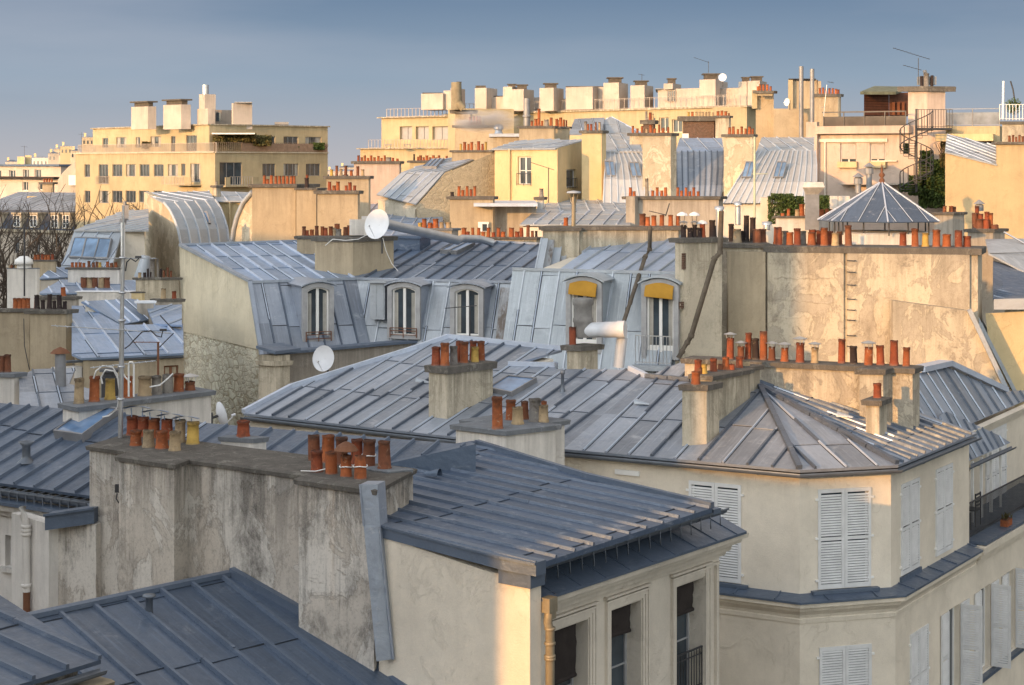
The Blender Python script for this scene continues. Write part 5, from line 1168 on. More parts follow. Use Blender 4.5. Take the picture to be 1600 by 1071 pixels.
# stepped zinc party strips between the two mansards
T = thing('party_wall', 'zinc clad party strip slanting between the blue roof and the pale mansard', 'wall', XY(830, 59)); 
for i, (x0, x1, x2, x3, dy, m) in enumerate(((846, 856, 812, 824, 0, Z_PALE), (856, 866, 824, 838, .25, Z_RUST), (866, 878, 838, 856, .45, Z_PALE), (878, 886, 856, 872, .6, Z_RUST))):
    mb = MB(); a, b = P(x0, 373+i*2, 60.6+dy), P(x1, 373+i*2, 60.6+dy); c, d = P(x2, 545, 58.4+dy), P(x3, 545, 58.4+dy); k = V((0, .9, 0)); mb.hexa([c, d, d+k, c+k], [a, b, b+k, a+k]); mb.bar(a, c, .05); mb.bar(b.lerp(d, .01), d, .04)
    for f in (.35, .68): mb.bar(a.lerp(c, f)+V((0, -.015, 0)), b.lerp(d, f)+V((0, -.015, 0)), .03)
    mb.build('strip', m, T)
stack('long low mottled stack wall behind the pale mansard with six red pots', [Box(1060, 61.0, 848, 1066, zof(354, 61), 10, V((-1, .02, 0)), V((.3, .9, 0)), rl=.8, cap=.13, over=.12), Box(905, 60.9, 850, 0, zof(355, 61), 10, V((-1, .02, 0)), V((.2, .9, 0)), rl=1.6, cap=.13, over=.1)],
 '884,340,8,o,1,0;1004,334,10,b,0,.3;1012,339,8,o,0,-.2;1022,337,8,o,0,-.2;1034,336,8,o,0,-.2;1048,336,8,o,0,-.2;1059,336,7,o,0,.3', (OLDG, CAPM))
F = thing('flue', 'tall tan flue pipe with pronged top beside a single red pot on the stack wall', 'flue', P(896, 353, 61.2)); mb = MB(); c = P(896, 354, 61.2); mb.tube([c, P(896.5, 308, 61.2)], .075, 10)
for q in range(4): mb.tube([P(896.5, 318, 61.2)+V((.07*math.cos(q*1.57), .07*math.sin(q*1.57), 0)), P(896.5, 301, 61.2)+V((.17*math.cos(q*1.57), .17*math.sin(q*1.57), 0))], .014, 5)
mb.build('pipe', BRASS, F); mb = MB(); mb.lathe(P(896.5, 302, 61.2), [(.26, 0), (.24, .06), (.001, .09)], 10); mb.build('cap', Z_PALE, F)
# ============ left middle roofs
T = thing('townhouse', 'blue zinc roof with small red-shuttered window under its eave, left of the rubble gable', 'house', XY(130, 54))
e0, e1 = H(128, 560, 6.2), H(286, 552, 6.2); plL = plane3(e0, e1, H(188, 508, 5.5)); poly = [on(plL, *q) for q in ((112, 553), (128, 560), (287, 552), (286, 506), (188, 508), (133, 478), (112, 478))]
roof_part(T, poly, (Z_SKY, Z_LIGHTB), sp=.75, bw=.05); mb = MB(); core(mb, poly, 0, .2, .25); mb.build('core_wall', TAN_R, T); gutter(T, [e0+V((-.5, 0, -.08)), e1+V((0, 0, -.08))], .08)
Wl = Wall(V((e0.x, e0.y, 0))+V((0, .12, 0)), V((e1.x, e1.y, 0))+V((0, .12, 0))); r = Wl.rect(256, 572, 279, 590); mb = MB(); wall_face(mb, Wl, 0, CZ-6.3, [r], .15); mb.build('wall', TAN_R, T); win(T, Wl, r, o=-.13, frame=RUSTM)
mb = MB(); lbox(mb, Wl, -.9, .0, 4, CZ-6.5, -.5, -.1); mb.build('pier', WHITE_R, T)
def simple_roof(label, pts, hh, mats=(Z_SKY, Z_LIGHTB), sp=.6, wall=CREAM2, cat='house', name='townhouse', sh=.15, Ys=None, **kw):
    """pts photo corners; plane from first two at depth hh below eye and a third: (i, h)"""
    (x0, y0), (x1, y1) = pts[0], pts[1]; j, h2 = hh[1]
    a, b = H(x0, y0, hh[0]), H(x1, y1, hh[0]); c = H(pts[j][0], pts[j][1], h2); pl = plane3(a, b, c); poly = [on(pl, *q) for q in pts]
    t = thing(name, label, cat, V((a.x, a.y, 0))); roof_part(t, poly, mats, sp=sp, **kw); mb = MB(); core(mb, poly, 0, .12, sh); mb.build('wall', wall, t); return t, pl, poly
simple_roof('pale blue zinc roof with a flat skylight, behind the roof with the red-shuttered window', [(131, 478), (232, 502), (232, 470), (205, 468), (125, 470)][:5] if False else [(190, 507), (232, 500), (240, 474), (205, 467), (128, 471)], (5.6, (3, 4.9)), wall=CREAM2)
simple_roof('small blue zinc roof with pale verge beside the white-capped stack', [(240, 506), (284, 508), (284, 476), (228, 478)], (5.5, (3, 5.15)), wall=GREY_R)
t, pl, _ = simple_roof('pale roof with five stub pots on it, left of the television mast top', [(58, 459), (212, 455), (212, 438), (95, 437)], (5.2, (3, 4.9)), wall=WHITE_R)
for i, x in enumerate((131, 140, 148, 158, 167)):
    p = on(pl, x, 450); pot_at(t, p, .13, .42, 'bt'[i % 2])
simple_roof('grey zinc roof patch between the far left stacks', [(60, 436), (106, 433), (106, 418), (80, 418)], (5.2, (3, 4.8)))
t, plj, _ = simple_roof('low zinc roof in front of the dark pot stack at the left edge', [(30, 645), (140, 640), (150, 610), (108, 600), (118, 575), (55, 577), (30, 588)], (6.9, (5, 6.25)), mats=(Z_MID, Z_MIDB))
p = on(plj, 95, 603); F = thing('flue', 'upright grey flue with rusty hat in front of the dark pot stack', 'flue', p); mb = MB(); mb.tube([p-V((0, 0, .1)), P(94, 552, p.y)], .16, 12); mb.build('pipe', GREYM, F); mb = MB(); mb.lathe(P(94, 551, p.y), [(.3, -.02), (.2, .08), (.02, .16)], 10, False); mb.lathe(P(94, 550.5, p.y), [(.29, -.03), (.02, .13)], 10, False); mb.build('hat', RUSTM, F)
TRI = (CREAM2, CAPM)
stack('tan stack at the left edge with six orange pots and six tall black pots', [Box(103, 57.5, 47, 113, zof(484, 57.5), 8, V((-1, .02, 0)), V((.6, .8, 0)), cap=.14, over=.13), Box(46, 58.3, -60, 47, zof(482, 58.3), 8, V((-1, .02, 0)), V((.6, .8, 0)), cap=.13, over=.12)],
 '24,466,8,o,1;31,466,8,o,1;38,466,8,o,1;45,466,7,o,1;52,465,7,r,0,.3;58,461,8,k,0;67,469,7,k,0;77,460,8,k,0;85,470,6,k,0;93,461,8,k,0;101,471,7,k,0', (TAN_R, CAPM))
stack('pale stack cut by the left photo edge with two brown pots', [Box(22, 50.5, -40, 34, zof(583, 50.5), 10, V((-1, .1, 0)), V((.6, .8, 0)), cap=.13, over=.1)], '2,556,11,b;12,554,11,b,0,.4', (WHITE_R, CAPG))
stack('weathered stack left of the cream gable with slender black and steel flues', [Box(219, 66, 212, 280, zof(434, 66), 12, V((-.9, .4, 0)), V((.99, .1, 0)), cap=.1, over=.08)], '218,426,5,t;226,426,5,k;231,420,4,k;236,425,5,k;247,404,4,g;251,420,4,k;256,422,4,b;262,418,4,b;267,423,4,b;238,405,8,g,0,.6', (OLDG, CAPM))
stack('low stack with one tan and one dark red pot against the cream gable', [Box(246, 62.5, 240, 284, zof(467, 62.5), 12, V((-.9, .4, 0)), V((.99, .1, 0)), cap=.12, over=.08)], '255,451,8,t;272,455,7,r', (GREY_R, CAPM))
stack('narrow grey stack with a white slab top near the cream gable', [Box(217, 61, 214, 240, zof(470, 61), 12, V((-.9, .4, 0)), V((.99, .1, 0)), cap=.1, over=.06)], '', (GREY_R, DISH))
stack('small ochre block beside the weathered stack of slender flues', [Box(222, 64, 205, 226, zof(456, 64), 12, V((-1, .05, 0)), V((.6, .8, 0)), cap=.06, over=.03)], '', (YEL, CAPM))
stack('white stack below the blue studio skylights with eleven mixed pots', [Box(186, 71, 106, 189, zof(418, 71), 12, V((-1, .02, 0)), V((.6, .8, 0)), cap=.09, over=.08)], '113,410,5,o;119,410,5,o;125,410,5,o;131,411,5,o;139,408,5,b;146,410,5,b;151,409,4,b;156,410,5,y;168,409,5,o;174,411,6,b;181,410,5,o', (WHITE_R, CAPM))
stack('dark grey stack with one large orange pot behind the black pots', [Box(118, 60, 60, 123, zof(463, 60), 12, V((-1, .02, 0)), V((.6, .8, 0)), cap=.12, over=.08)], '99,449,8,o', (GREY_R, CAPM))
stack('white block with a domed cowl near the left edge', [Box(58, 66, 11, 62, zof(419, 66), 12, V((-1, .02, 0)), V((.6, .8, 0)), cap=.04, over=.02)], '7,447,5,t;18,446,5,b;26,445,6,t', (WHITE_R, CAPG))
c = P(37, 419, 66.2); F = thing('roof_vent', 'domed white cowl on the white block near the left edge', 'roof vent', c); mb = MB(); mb.lathe(c, [(.3, 0), (.3, .15), (.38, .15), (.34, .32), (.15, .45), (.001, .47)], 12); mb.build('dome', WHITE, F)
mb = MB(); mb.tube([P(38, 463, 59), P(38, 352, 59)], .03, 6); 
F = thing('antenna_mast', 'thin dark antenna pole on the stack at the left edge', 'antenna', P(38, 463, 59)); mb.build('pole', METAL, F)
stack('small stack with orange pots among bare branches on the left', [Box(86, 78, 51, 88, zof(406, 78), 14, V((-1, .02, 0)), V((.6, .8, 0)), cap=.08, over=.06)], '55,398,5,o;60,398,5,o;66,397,5,r;71,398,5,o;76,398,5,o;82,397,5,r', (TAN_R, CAPM))
F = thing('antenna', 'small rake antenna on a rusty pole above the white stack by the mast', 'antenna', P(247, 604, 46)); mb = MB(); mb.tube([P(247, 604, 46), P(247, 535, 46)], .03, 6); mb.build('pole', RUSTM, F); rake(F, P(207, 535, 45.9), P(250, 535, 46), 4, .4, m=RUSTM); rake(F, P(213, 566, 45.9), P(245, 563, 46), 8, .3, m=METAL)
def loft_roof(mb, Lp, Rp, n, bw=.06, bh=.06):
    """sheet between two point rows (left edge and right edge, top to bottom), battens along the rows"""
    mb.cur = 0; k = len(Lp)
    rows = [[Lp[j].lerp(Rp[j], i/n) for i in range(n+1)] for j in range(k)]
    i0 = len(mb.v)
    for j in range(k-1):
        for i in range(n): mb.face([rows[j][i], rows[j][i+1], rows[j+1][i+1], rows[j+1][i]], [(i+.5, j/3.)]*4, True)
    mb.cur = 1
    for i in range(n+1):
        for j in range(k-1):
            a, b = rows[j][i], rows[j+1][i]; up = (Rp[j]-Lp[j]).cross(b-a); up = -up if up.z < 0 else up
            mb.bar(a+up.normalized()*.01, b+up.normalized()*.01, bw, up, bh*2)
def shed(T, W, ytop_z, z0, depth, rects=(), m=MOD, o=.18, wkind='case', tilt=0, name='wall', ztop1=None, dv=None):
    mb = MB(); wall_face(mb, W, z0, ytop_z, rects, o, ztop1); n = W.n; zt1 = ztop1 if ztop1 is not None else ytop_z
    f = [W.at(0, z0), W.at(W.L, z0), W.at(W.L, zt1), W.at(0, ytop_z)]; bk = [p+(dv.normalized()*depth if dv else -n*depth) for p in f]
    for i in (0, 1, 2, 3):
        j = (i+1) % 4; mb.face((f[i], f[j], bk[j], bk[i])) if i != 0 or True else None
    mb.face(bk); return mb.build(name, m, T)
def rr(W, s):
    out = []
    for q in s.split(';'):
        a = [float(x) for x in q.split(',')]; out.append(W.rect(*a))
    return out
def pbox(x0, x1, y0, y1, Y, d, slant=0): # front box by photo rectangle at depth Y
    a, b = XY(x0, Y), XY(x1, Y+slant); n = V((((x0+x1)/2-800)/FPX*d, d, 0)); z0, z1 = zof(y1, Y), zof(y0, Y)
    return [a+V((0, 0, z0)), b+V((0, 0, z0)), b+n+V((0, 0, z0)), a+n+V((0, 0, z0))], [a+V((0, 0, z1)), b+V((0, 0, z1)), b+n+V((0, 0, z1)), a+n+V((0, 0, z1))]
DLf, DRf = V((-.93, .37, 0)), V((.5, .87, 0))
# ============ L2/L3: curved mansard with stone gables, wall of chimneys
T = thing('mansard_house', 'curved zinc mansard between two stone gables with one small skylight, left of centre', 'house', XY(226, 84))
Yl = 83.0
Lp = [P(256, 317, Yl+1.5), P(265, 328, Yl+.9), P(272, 342, Yl+.4), P(278, 359, Yl+.1), P(283, 385, Yl-.2)]
Rp = [P(336, 313, Yl+4.5), P(344, 325, Yl+3.9), P(350, 341, Yl+3.4), P(355, 358, Yl+3.1), P(358, 385, Yl+2.8)]
mb = MB(); loft_roof(mb, Lp, Rp, 5); mb.build('mansard', [Z_PALE, Z_PALEB], T)
top = [P(256, 317, Yl+1.5), P(336, 313, Yl+4.5), P(327, 299, Yl+9), P(225, 301, Yl+6)]; top = [on(plane3(top[0], top[1], top[3]), *q) for q in ((256, 317), (336, 313), (327, 299), (225, 301))]
roof_part(T, top, (Z_PALE, Z_LIGHTB), sp=1.0)
Wg = Wall(XY(225, Yl+5.5), XY(288, Yl-.3)); mb = MB(); pts = [on(Wg.pl, *q) for q in ((225, 300), (254, 314), (265, 327), (272, 342), (278, 359), (282, 385), (282, 520), (225, 520))]; mb.prism(pts[::-1], vec=-Wg.n*.3); mb.build('gable', GOLDW, T)
mb = MB(); a, b, c, d = [on((V((P(318, 340, Yl+2.6))), V((-.2, -.8, .5)).normalized()), *q) for q in ((307, 334), (325, 333), (330, 351), (311, 353))]
n_ = V((-.1, -.8, .5)).normalized()*.18; mb.hexa([a, b, c, d], [q+n_ for q in (a, b, c, d)]); s = mb.build('skylight', GREYM, T); mb = MB(); q4 = [a.lerp(c, .12), b.lerp(d, .12), c.lerp(a, .12), d.lerp(b, .12)]; mb.hexa([q+n_*.9 for q in q4], [q+n_*1.05 for q in q4]); mb.build('pane', GLASSB, s)
mb = MB(); core(mb, [Lp[0]+V((.3, .8, 0)), Rp[0]+V((0, .8, 0)), top[2], top[3]], 0, .3); mb.build('core_wall', OLDG, T)
T = thing('townhouse', 'bright yellow wall squeezed between the two curved stone gables', 'house', XY(340, 88)); mb = MB(); a, b = pbox(330, 386, 315, 420, 88.5, 4); mb.hexa(a, b); mb.build('wall', YEL, T); mb = MB(); mb.tube([P(359, 316, 88.3), P(359, 385, 88.3)], .06, 6); mb.build('downpipe', YEL, T)
mb = MB(); zroof(mb, [P(331, 314, 88.2), P(384, 314, 88.2), P(396, 301, 93), P(345, 299, 93)], .8); mb.build('roof', [Z_PALE, Z_LIGHTB], T)
S = stack('small square stack on the ridge of the curved stone-gabled mansard', [Box(338, 90, 332, 345, zof(290, 90), CZ-3, cap=.12, over=.1)], '338,283,4,g', (OLDG, CAPM))
T = thing('chimney_wall', 'broad mottled stone gable wall with concave left edge, carrying rows of orange pots', 'chimney wall', XY(395, 82))
W3 = Wall(XY(362, 84.5), XY(463, 82)); mb = MB(); pts = [on(W3.pl, *q) for q in ((396, 290), (463, 291), (463, 560), (364, 560), (364, 384), (367, 360), (372, 340), (382, 318), (396, 302))]; mb.prism(pts[::-1], vec=V((0, 1.2, 0))); mb.build('wall', GOLDW, T)
mb = MB(); g = [on(W3.pl, *q)+V((-.05, -.05, .05)) for q in ((396, 302), (382, 318), (372, 340), (367, 360), (364, 384))]; mb.tube(g, .12, 6); mb.build('verge', Z_PALE, T)
stack('tall tan double stack in the upper left with a long row of orange pots', [Box(462, 81.6, 394, 463, zof(288, 81.6), 10, V((-1, .05, 0)), DRf, rl=1.6, cap=.16, over=.14), Box(494, 81.2, 463, 0, zof(294, 81.2), 10, V((-1, .03, 0)), V((.3, .9, 0)), rl=1.0, cap=.1, over=.08, mi=0), Box(559, 80.2, 496, 562, zof(298, 80.2), 10, V((-1, .03, 0)), V((.5, .9, 0)), cap=.16, over=.12)],
 '413,274,5,o;418,280,5,o;424,274,5,o;431,275,5,o;437,275,5,o;443,275,5,o;449,275,5,o;455,275,5,o;460,275,4,o;468,278,7,k,1;475,279,5,t,1;480,273,5,r,1;515,284,6,r,2;522,290,6,o,2;528,284,6,o,2;541,290,5,r,2;547,285,6,r,2;554,290,5,r,2', (TAN_R, CAPM))
stack('grey-brown stack with tan and red pots left of the pink wall', [Box(576, 88, 510, 579, zof(275, 88), 10, V((-1, .03, 0)), DRf, cap=.16, over=.12)], '518,265,5,y;526,259,5,b;533,264,5,t;540,259,5,b;549,266,5,o;559,260,5,b;567,265,5,t', (TAN_R, CAPM))
# ============ blue studio with three skylights
T = thing('studio_house', 'grey zinc studio with three tall blue skylights in its slanting front', 'house', XY(95, 80))
a0, b0 = P(117, 359, 81), P(190, 359, 79.5); c0, d0 = P(178, 425, 77.5), P(92, 425, 79)
plT = plane3(a0, b0, d0); mb = MB(); zroof(mb, [on(plT, *q) for q in ((117, 359), (191, 359), (172, 425), (92, 425))], .9, phase=.2); mb.build('sloping_front', [Z_PALE, Z_PALEB], T)
plU = plane3(a0, b0, P(190, 331, 87)); q = [on(plU, *k_) for k_ in ((115, 360), (191, 360), (232, 360), (232, 327), (190, 331))]; roof_part(T, q, (Z_WARM, Z_PALEB), sp=.7)
for q_ in (((119, 375), (136, 375), (129, 404), (111, 403)), ((138, 375), (156, 376), (149, 405), (131, 404)), ((158, 376), (175, 377), (169, 405), (150, 405))): skylight(T, plT, q_, lift=.15, glass=m_glass('blue_glass', (.10, .16, .25), .12))
mb = MB(); a, b = pbox(191, 226, 362, 440, 79.5, 6); mb.hexa(a, b); core(mb, [on(plU, *k_)+V((0, .9, 0)) for k_ in ((118, 359), (190, 359), (190, 333))], 4, .3); mb.build('wall', CREAM2, T)
F = thing('flue', 'white flue with grey square head rising beside the blue studio skylights', 'flue', P(192, 400, 78)); mb = MB(); mb.tube([P(192, 404, 78), P(192, 348, 78)], .10, 10); mb.build('pipe', WHITE, F); mb = MB(); a, b = pbox(190, 201, 321, 345, 78.2, .35); mb.hexa(a, b); mb.tube([P(192, 350, 78.1), P(192, 342, 78.1)], .16, 8); mb.tube([P(195, 321, 78.4), P(195, 315, 78.4)], .08, 6); mb.build('head', GREYM, F)
mb = MB(); F = thing('zinc_cowl', 'leaning pale zinc cowl on the skyline of the weathered stack by the gable', 'roof vent', P(230, 434, 67)); mb.tube([P(222, 434, 72), P(228, 400, 72)], [.35, .2], 8); mb.build('cowl', Z_PALE, F)
# ============ pink wall, slanted zinc with rubble gable
stack('pinkish rendered wall with a long row of orange pots, left of the slanting zinc roof', [Box(624, 98, 553, 627, zof(252, 98), 8, V((-1, .03, 0)), DRf, cap=.16, over=.12)], '560,243,4,r;565,246,4,o;570,243,4,o;575,247,4,o;580,243,4,o;585,246,4,o;591,244,4,o;596,247,4,o;601,243,4,o;607,246,9,g;614,247,4,r;621,248,4,r', (PINK_R, CAPM))
stack('cream wall with a cluster of dark red pots beside the pink wall', [Box(702, 104, 640, 704, zof(251, 104), 8, V((-1, .03, 0)), DRf, cap=.14, over=.12)], '647,241,3,k;653,245,3,r;657,243,5,o;662,246,4,r;667,243,5,o;672,246,4,r;677,243,5,o;682,246,4,o;686,243,4,o;698,244,4,r', (MOD, CAPM))
T = thing('townhouse', 'slanting pale zinc roof over a rubble stone gable left of the yellow house', 'house', XY(650, 94))
a, b, c, d = P(588, 304, 92), P(649, 319, 89), P(694, 269, 91), P(628, 269, 95); pl = plane3(a, b, c); poly = [on(pl, *q) for q in ((588, 304), (649, 319), (694, 269), (628, 269))]
mb = MB(); zroof(mb, poly, .62, bh=.06); mb.build('mansard', [Z_PALE, Z_LIGHTB], T)
pl2 = plane3(poly[2], poly[3], P(771, 235, 100)); p2 = [on(pl2, *q) for q in ((628, 269), (694, 269), (773, 234), (684, 250))]; roof_part(T, p2, (Z_PALE, Z_LIGHTB), sp=.62)
skylight(T, pl2, ((674, 252), (694, 251), (682, 264), (661, 264)), bars=2, lift=.15)
mb = MB(); Wx = Wall(XY(649, 89), XY(774, 91.5)); pts = [on(Wx.pl, *q) for q in ((651, 322), (694, 272), (773, 238), (773, 420), (651, 420))]; mb.prism(pts[::-1], vec=V((0, .5, 0))); mb.build('gable', RUBBLE2, T)
core_ = MB(); core(core_, poly, 0, .3, .1); core_.build('core_wall', OLDG, T)
# ============ yellow house
T = thing('townhouse', 'yellow house with tall white casement window on the front and little window on its side', 'house', XY(773, 90))
Wy, Wy2 = Wall(XY(773, 90), XY(871, 86.5)), Wall(XY(871, 86.5), XY(912, 92))
ry, ry2 = rr(Wy, '809,245,830,289'), rr(Wy2, '885,265,900,293')
mb = MB(); wall_face(mb, Wy, 6, zof(233, 88.3), ry, .2); wall_face(mb, Wy2, 6, zof(232, 86.5), ry2, .2, zof(221, 92)); mb.build('wall', YEL, T)
win(T, Wy, ry[0], bars=1, o=-.18); win(T, Wy2, ry2[0], o=-.18, leaves=1)
railing(Wy, ry[0][0]-.03, ry[0][1]+.03, ry[0][2]-.05, ry[0][2]+.6, .06, .5, .015, parent=T, name='window_guard'); railing(Wy2, ry2[0][0], ry2[0][1], ry2[0][2]-.05, ry2[0][2]+.5, .06, .3, .015, parent=T, name='window_guard')
mb = MB(); mb.tube([P(796, 233, 89), P(796, 319, 89)], .06, 6); mb.build('downpipe', YEL, T)
q = [Wy.at(-.1, zof(233, 88.3)+.02, .15), Wy.at(Wy.L, zof(233, 88.3)+.02, .15), P(912, 219, 92.5), P(817, 219, 96)]; q[3] = on(plane3(q[0], q[1], q[2]), 817, 218); roof_part(T, q, (Z_PALE, Z_PALEB), sp=.8); mb = MB(); core(mb, [p+V((0, .5, 0)) for p in q], 0, .2, .5); mb.build('core_wall', YEL, T)
stack('tall yellow stack at the right end of the yellow house with few slim pots', [Box(940, 88.5, 909, 947, zof(204, 88.5), 8, V((-1, .05, 0)), V((.6, .8, 0)), cap=.16, over=.1)], '913,190,5,g,0,.3;919,194,4,o;924,194,4,r;931,191,3,b;937,191,4,t', (YEL, CAPM))
stack('wide ochre stack above the yellow house with a round ball vent among its orange pots', [Box(866, 96, 811, 868, zof(197, 96), 8, V((-1, .05, 0)), DRf, cap=.14, over=.1), Box(889, 98, 868, 890, zof(198, 98), 8, V((-1, .05, 0)), DRf, cap=.12, over=.1)], '831,189,4,o;837,186,5,o;842,185,5,o;847,189,4,o;854,187,8,g;861,184,5,o;866,186,5,o,1;871,188,4,o,1;876,184,5,o,1;881,187,4,o,1;885,188,3,r,1;842,170,5,o', (TAN_R, CAPM))
F = thing('flue', 'thick grey flue standing left of the wide ochre stack', 'flue', P(823, 196, 97)); mb = MB(); mb.tube([P(823, 197, 97), P(823, 154, 97)], .18, 12); mb.lathe(P(823, 184, 97), [(.19, 0), (.24, .02), (.24, .12), (.19, .14)], 12); mb.build('pipe', GREYM, F)
stack('stone stack with a zinc coping left of the yellow house roof', [Box(768, 96, 706, 772, zof(235, 96), 8, V((-1, .05, 0)), DRf, cap=.12, over=.1)], '720,225,4,y;726,222,5,o;732,225,4,o;737,222,5,o;743,226,3,t;748,221,5,r;754,225,4,r;759,222,4,y', (TAN_R, CAPM))
T = thing('townhouse', 'zinc roof block between the smoking stack and the yellow house', 'house', XY(775, 100)); mb = MB(); a, b = pbox(771, 814, 213, 300, 100, 4); mb.hexa(a, b); mb.build('wall', TAN_R, T); mb = MB(); a, b = pbox(764, 816, 209, 214, 99.8, 4.6); mb.hexa(a, b); mb.build('coping', Z_LIGHTB, T)
mb = MB(); c = P(779, 211, 101); mb.lathe(c, [(.3, 0), (.22, .15), (.2, .3)], 10); mb.lathe(c+V((0, 0, .3)), [(.28, 0), (.3, .15), (.2, .3), (.001, .36)], 10); mb.build('ball_vent', GALV, T)
# ============ lower yellow/tan block, zinc roofs in front of it
stack('tan stack with five orange pots above a small white window low in its wall', [Box(770, 80, 703, 773, zof(307, 80), 8, V((-1, .03, 0)), DRf, cap=.15, over=.12)], '704,300,6,k;717,291,5,o;723,297,5,o;730,291,5,o;736,296,5,r;742,291,5,o', (TAN_R, CAPM))
T = thing('townhouse', 'grey rendered wall with white zinc coping under the yellow house', 'house', XY(772, 82)); Wq_ = Wall(XY(741, 80.6), XY(838, 80.6)); mb = MB(); a, b = pbox(772, 838, 323, 420, 80.8, 5); mb.hexa(a, b); mb.build('wall', GREY_R, T); mb = MB(); a, b = pbox(740, 840, 318, 323, 79.2, 6); mb.hexa(a, b); mb.build('coping', Z_LIGHTB, T)
Wt = Wall(XY(703, 79.9), XY(773, 79.9)); r = Wt.rect(747, 347, 764, 362); F = thing('window', 'small white window low in the tan wall above the row of orange pots', 'window', Wt.at(r[0], r[2])); f_ = MB(); lbox(f_, Wt, r[0], r[1], r[2], r[3], -.02, .05); fo = f_.build('frame', WHITE, F); f_ = MB(); lbox(f_, Wt, r[0]+.2, r[0]+.42, r[2]+.02, r[3]-.1, .04, .06); lbox(f_, Wt, r[0]+.5, r[1]-.04, r[2]+.02, r[3]-.1, .04, .06); f_.build('pane', GLASS, F)
simple_roof('pale blue zinc roof with flat rooflight behind the large white dish', [(560, 374), (706, 374), (692, 344), (690, 318), (650, 318), (562, 303)], (3.5, (5, 1.9)), mats=(Z_SKY, Z_LIGHTB), sp=.7)
simple_roof('broad pale zinc roof in two tiers right of the tan block', [(812, 351), (985, 352), (985, 330), (835, 330)], (2.75, (3, 2.3)), mats=(Z_PALE, Z_LIGHTB), sp=.62, wall=CREAM2)
simple_roof('upper tier of pale zinc with a rusty edge right of the yellow house', [(830, 331), (985, 331), (985, 312), (865, 312)], (2.32, (3, 1.9)), mats=(Z_PALE, Z_PALEB), sp=.7, wall=CREAM2)
stack('small square pedestal with an iron ball vent in front of the yellow house', [Box(848, 83, 839, 850, zof(308, 83), 14, V((-1, .05, 0)), DRf, cap=.15, over=.12)], '846,295,7,g', (WHITE_R, CAPM))
def yagi(label, foot, top, booms, m=METAL, r=.022):
    F = thing('antenna', label, 'antenna', foot); mb = MB(); mb.tube([foot, top], r, 6); mb.build('pole', m, F)
    for p, q, n, l in booms: rake(F, p, q, n, l, r*.7, m=m)
    return F
yagi('dark rake antenna in front of the yellow house window', P(857, 317, 82.5), P(857, 262, 82.5), [(P(829, 254, 82.5), P(866, 266, 82.5), 7, .5)])
stack('row of orange pots on a grey stack right of the large white dish', [Box(706, 70.5, 648, 716, zof(357, 70.5), 12, V((-1, .03, 0)), V((.6, .8, 0)), cap=.10, over=.08)], '656,348,7,y;663,342,8,o;672,348,8,o;681,342,9,o;690,347,7,t;701,347,8,t;678,350,6,r', (GREY_R, CAPG))
stack('long stack with sixteen mixed orange pots above the blue ribbed roof', [Box(838, 69, 716, 846, zof(371, 69), 12, V((-1, .03, 0)), V((.6, .8, 0)), cap=.10, over=.08)], '723,356,8,o,0,.5;731,362,6,r;739,356,5,o;748,356,6,o;755,362,6,o;763,356,6,o;771,363,6,r;779,356,6,o;786,362,7,o;799,356,9,o;808,362,7,r;815,356,6,r;825,352,6,b;832,361,5,b;838,361,4,k', (OLDG, CAPM))
# ============ centre right: long grey stack
stack('long pale stack wall with thirteen slim orange pots and a grey twisted flue', [Box(1123, 77, 978, 1130, zof(307, 77), 8, V((-1, .02, 0)), V((.5, .9, 0)), cap=.14, over=.14), Box(992, 76.6, 978, 993, zof(307, 76.6)-.003, 8, V((-1, .02, 0)), V((.5, .9, 0)), rl=.3, cap=0)],
 '985,293,5,o;991,299,5,o;1011,279,6,g;1020,298,5,o;1027,293,5,o;1034,298,5,o;1040,293,5,o;1059,293,5,o;1065,298,5,o;1072,293,5,o;1078,299,5,o;1084,293,5,o;1091,299,5,o', (GREY_R, CAPM))
# ============ curved mansards on the right
def curved(label, L, R, n, Yt, sk=(), mats=(Z_WARM, Z_PALEB), yr=0, rise=1.5, capn=None):
    """L, R photo edges from top to bottom; the sheet leans out towards the street"""
    T = thing('mansard_house', label, 'house', XY(L[-1][0], Yt)); k = len(L); out = lambda j: Yt-3.2*math.sin(j/(k-1)*math.pi/2)
    Lp = [P(x, y, out(j)) for j, (x, y) in enumerate(L)]; Rp = [P(x, y, out(j)+yr) for j, (x, y) in enumerate(R)]
    mb = MB(); loft_roof(mb, Lp, Rp, n, .055, .05); mb.build('mansard', list(mats), T)
    mb = MB(); c = [Lp[0]+V((.1, .4, 0)), Rp[0]+V((-.1, .4, 0)), Rp[0]+V((0, 5, 0)), Lp[0]+V((0, 5, 0))]; core(mb, c, 0, .2); a, b = Lp[-1], Rp[-1]; c = [V((p.x, p.y+.3, p.z)) for p in (a, b)]; core(mb, [c[0], c[1], c[1]+V((0, 3, 0)), c[0]+V((0, 3, 0))], 0, .05)
    for E in (Lp, Rp): mb.face([V((p.x, p.y+.1, p.z-.05)) for p in E]+[V((E[-1].x, E[0].y+.4, E[-1].z)), V((E[0].x, E[0].y+.4, E[0].z))])
    mb.build('wall', CREAM2, T)
    for x0, y0, x1, y1, sh_ in sk:
        Ym = Yt-1.9; n_ = V((0, -.9, .35)).normalized(); pl = (P(x0, y1, Ym), V((0, -.8, .6)).normalized()); q = [on(pl, *z) for z in ((x0+sh_, y0), (x1+sh_, y0), (x1, y1), (x0, y1))]; skylight(T, (pl[0]+pl[1]*.35, pl[1]), ((x0+sh_, y0), (x1+sh_, y0), (x1, y1), (x0, y1)), bars=1, lift=.3)
    return T
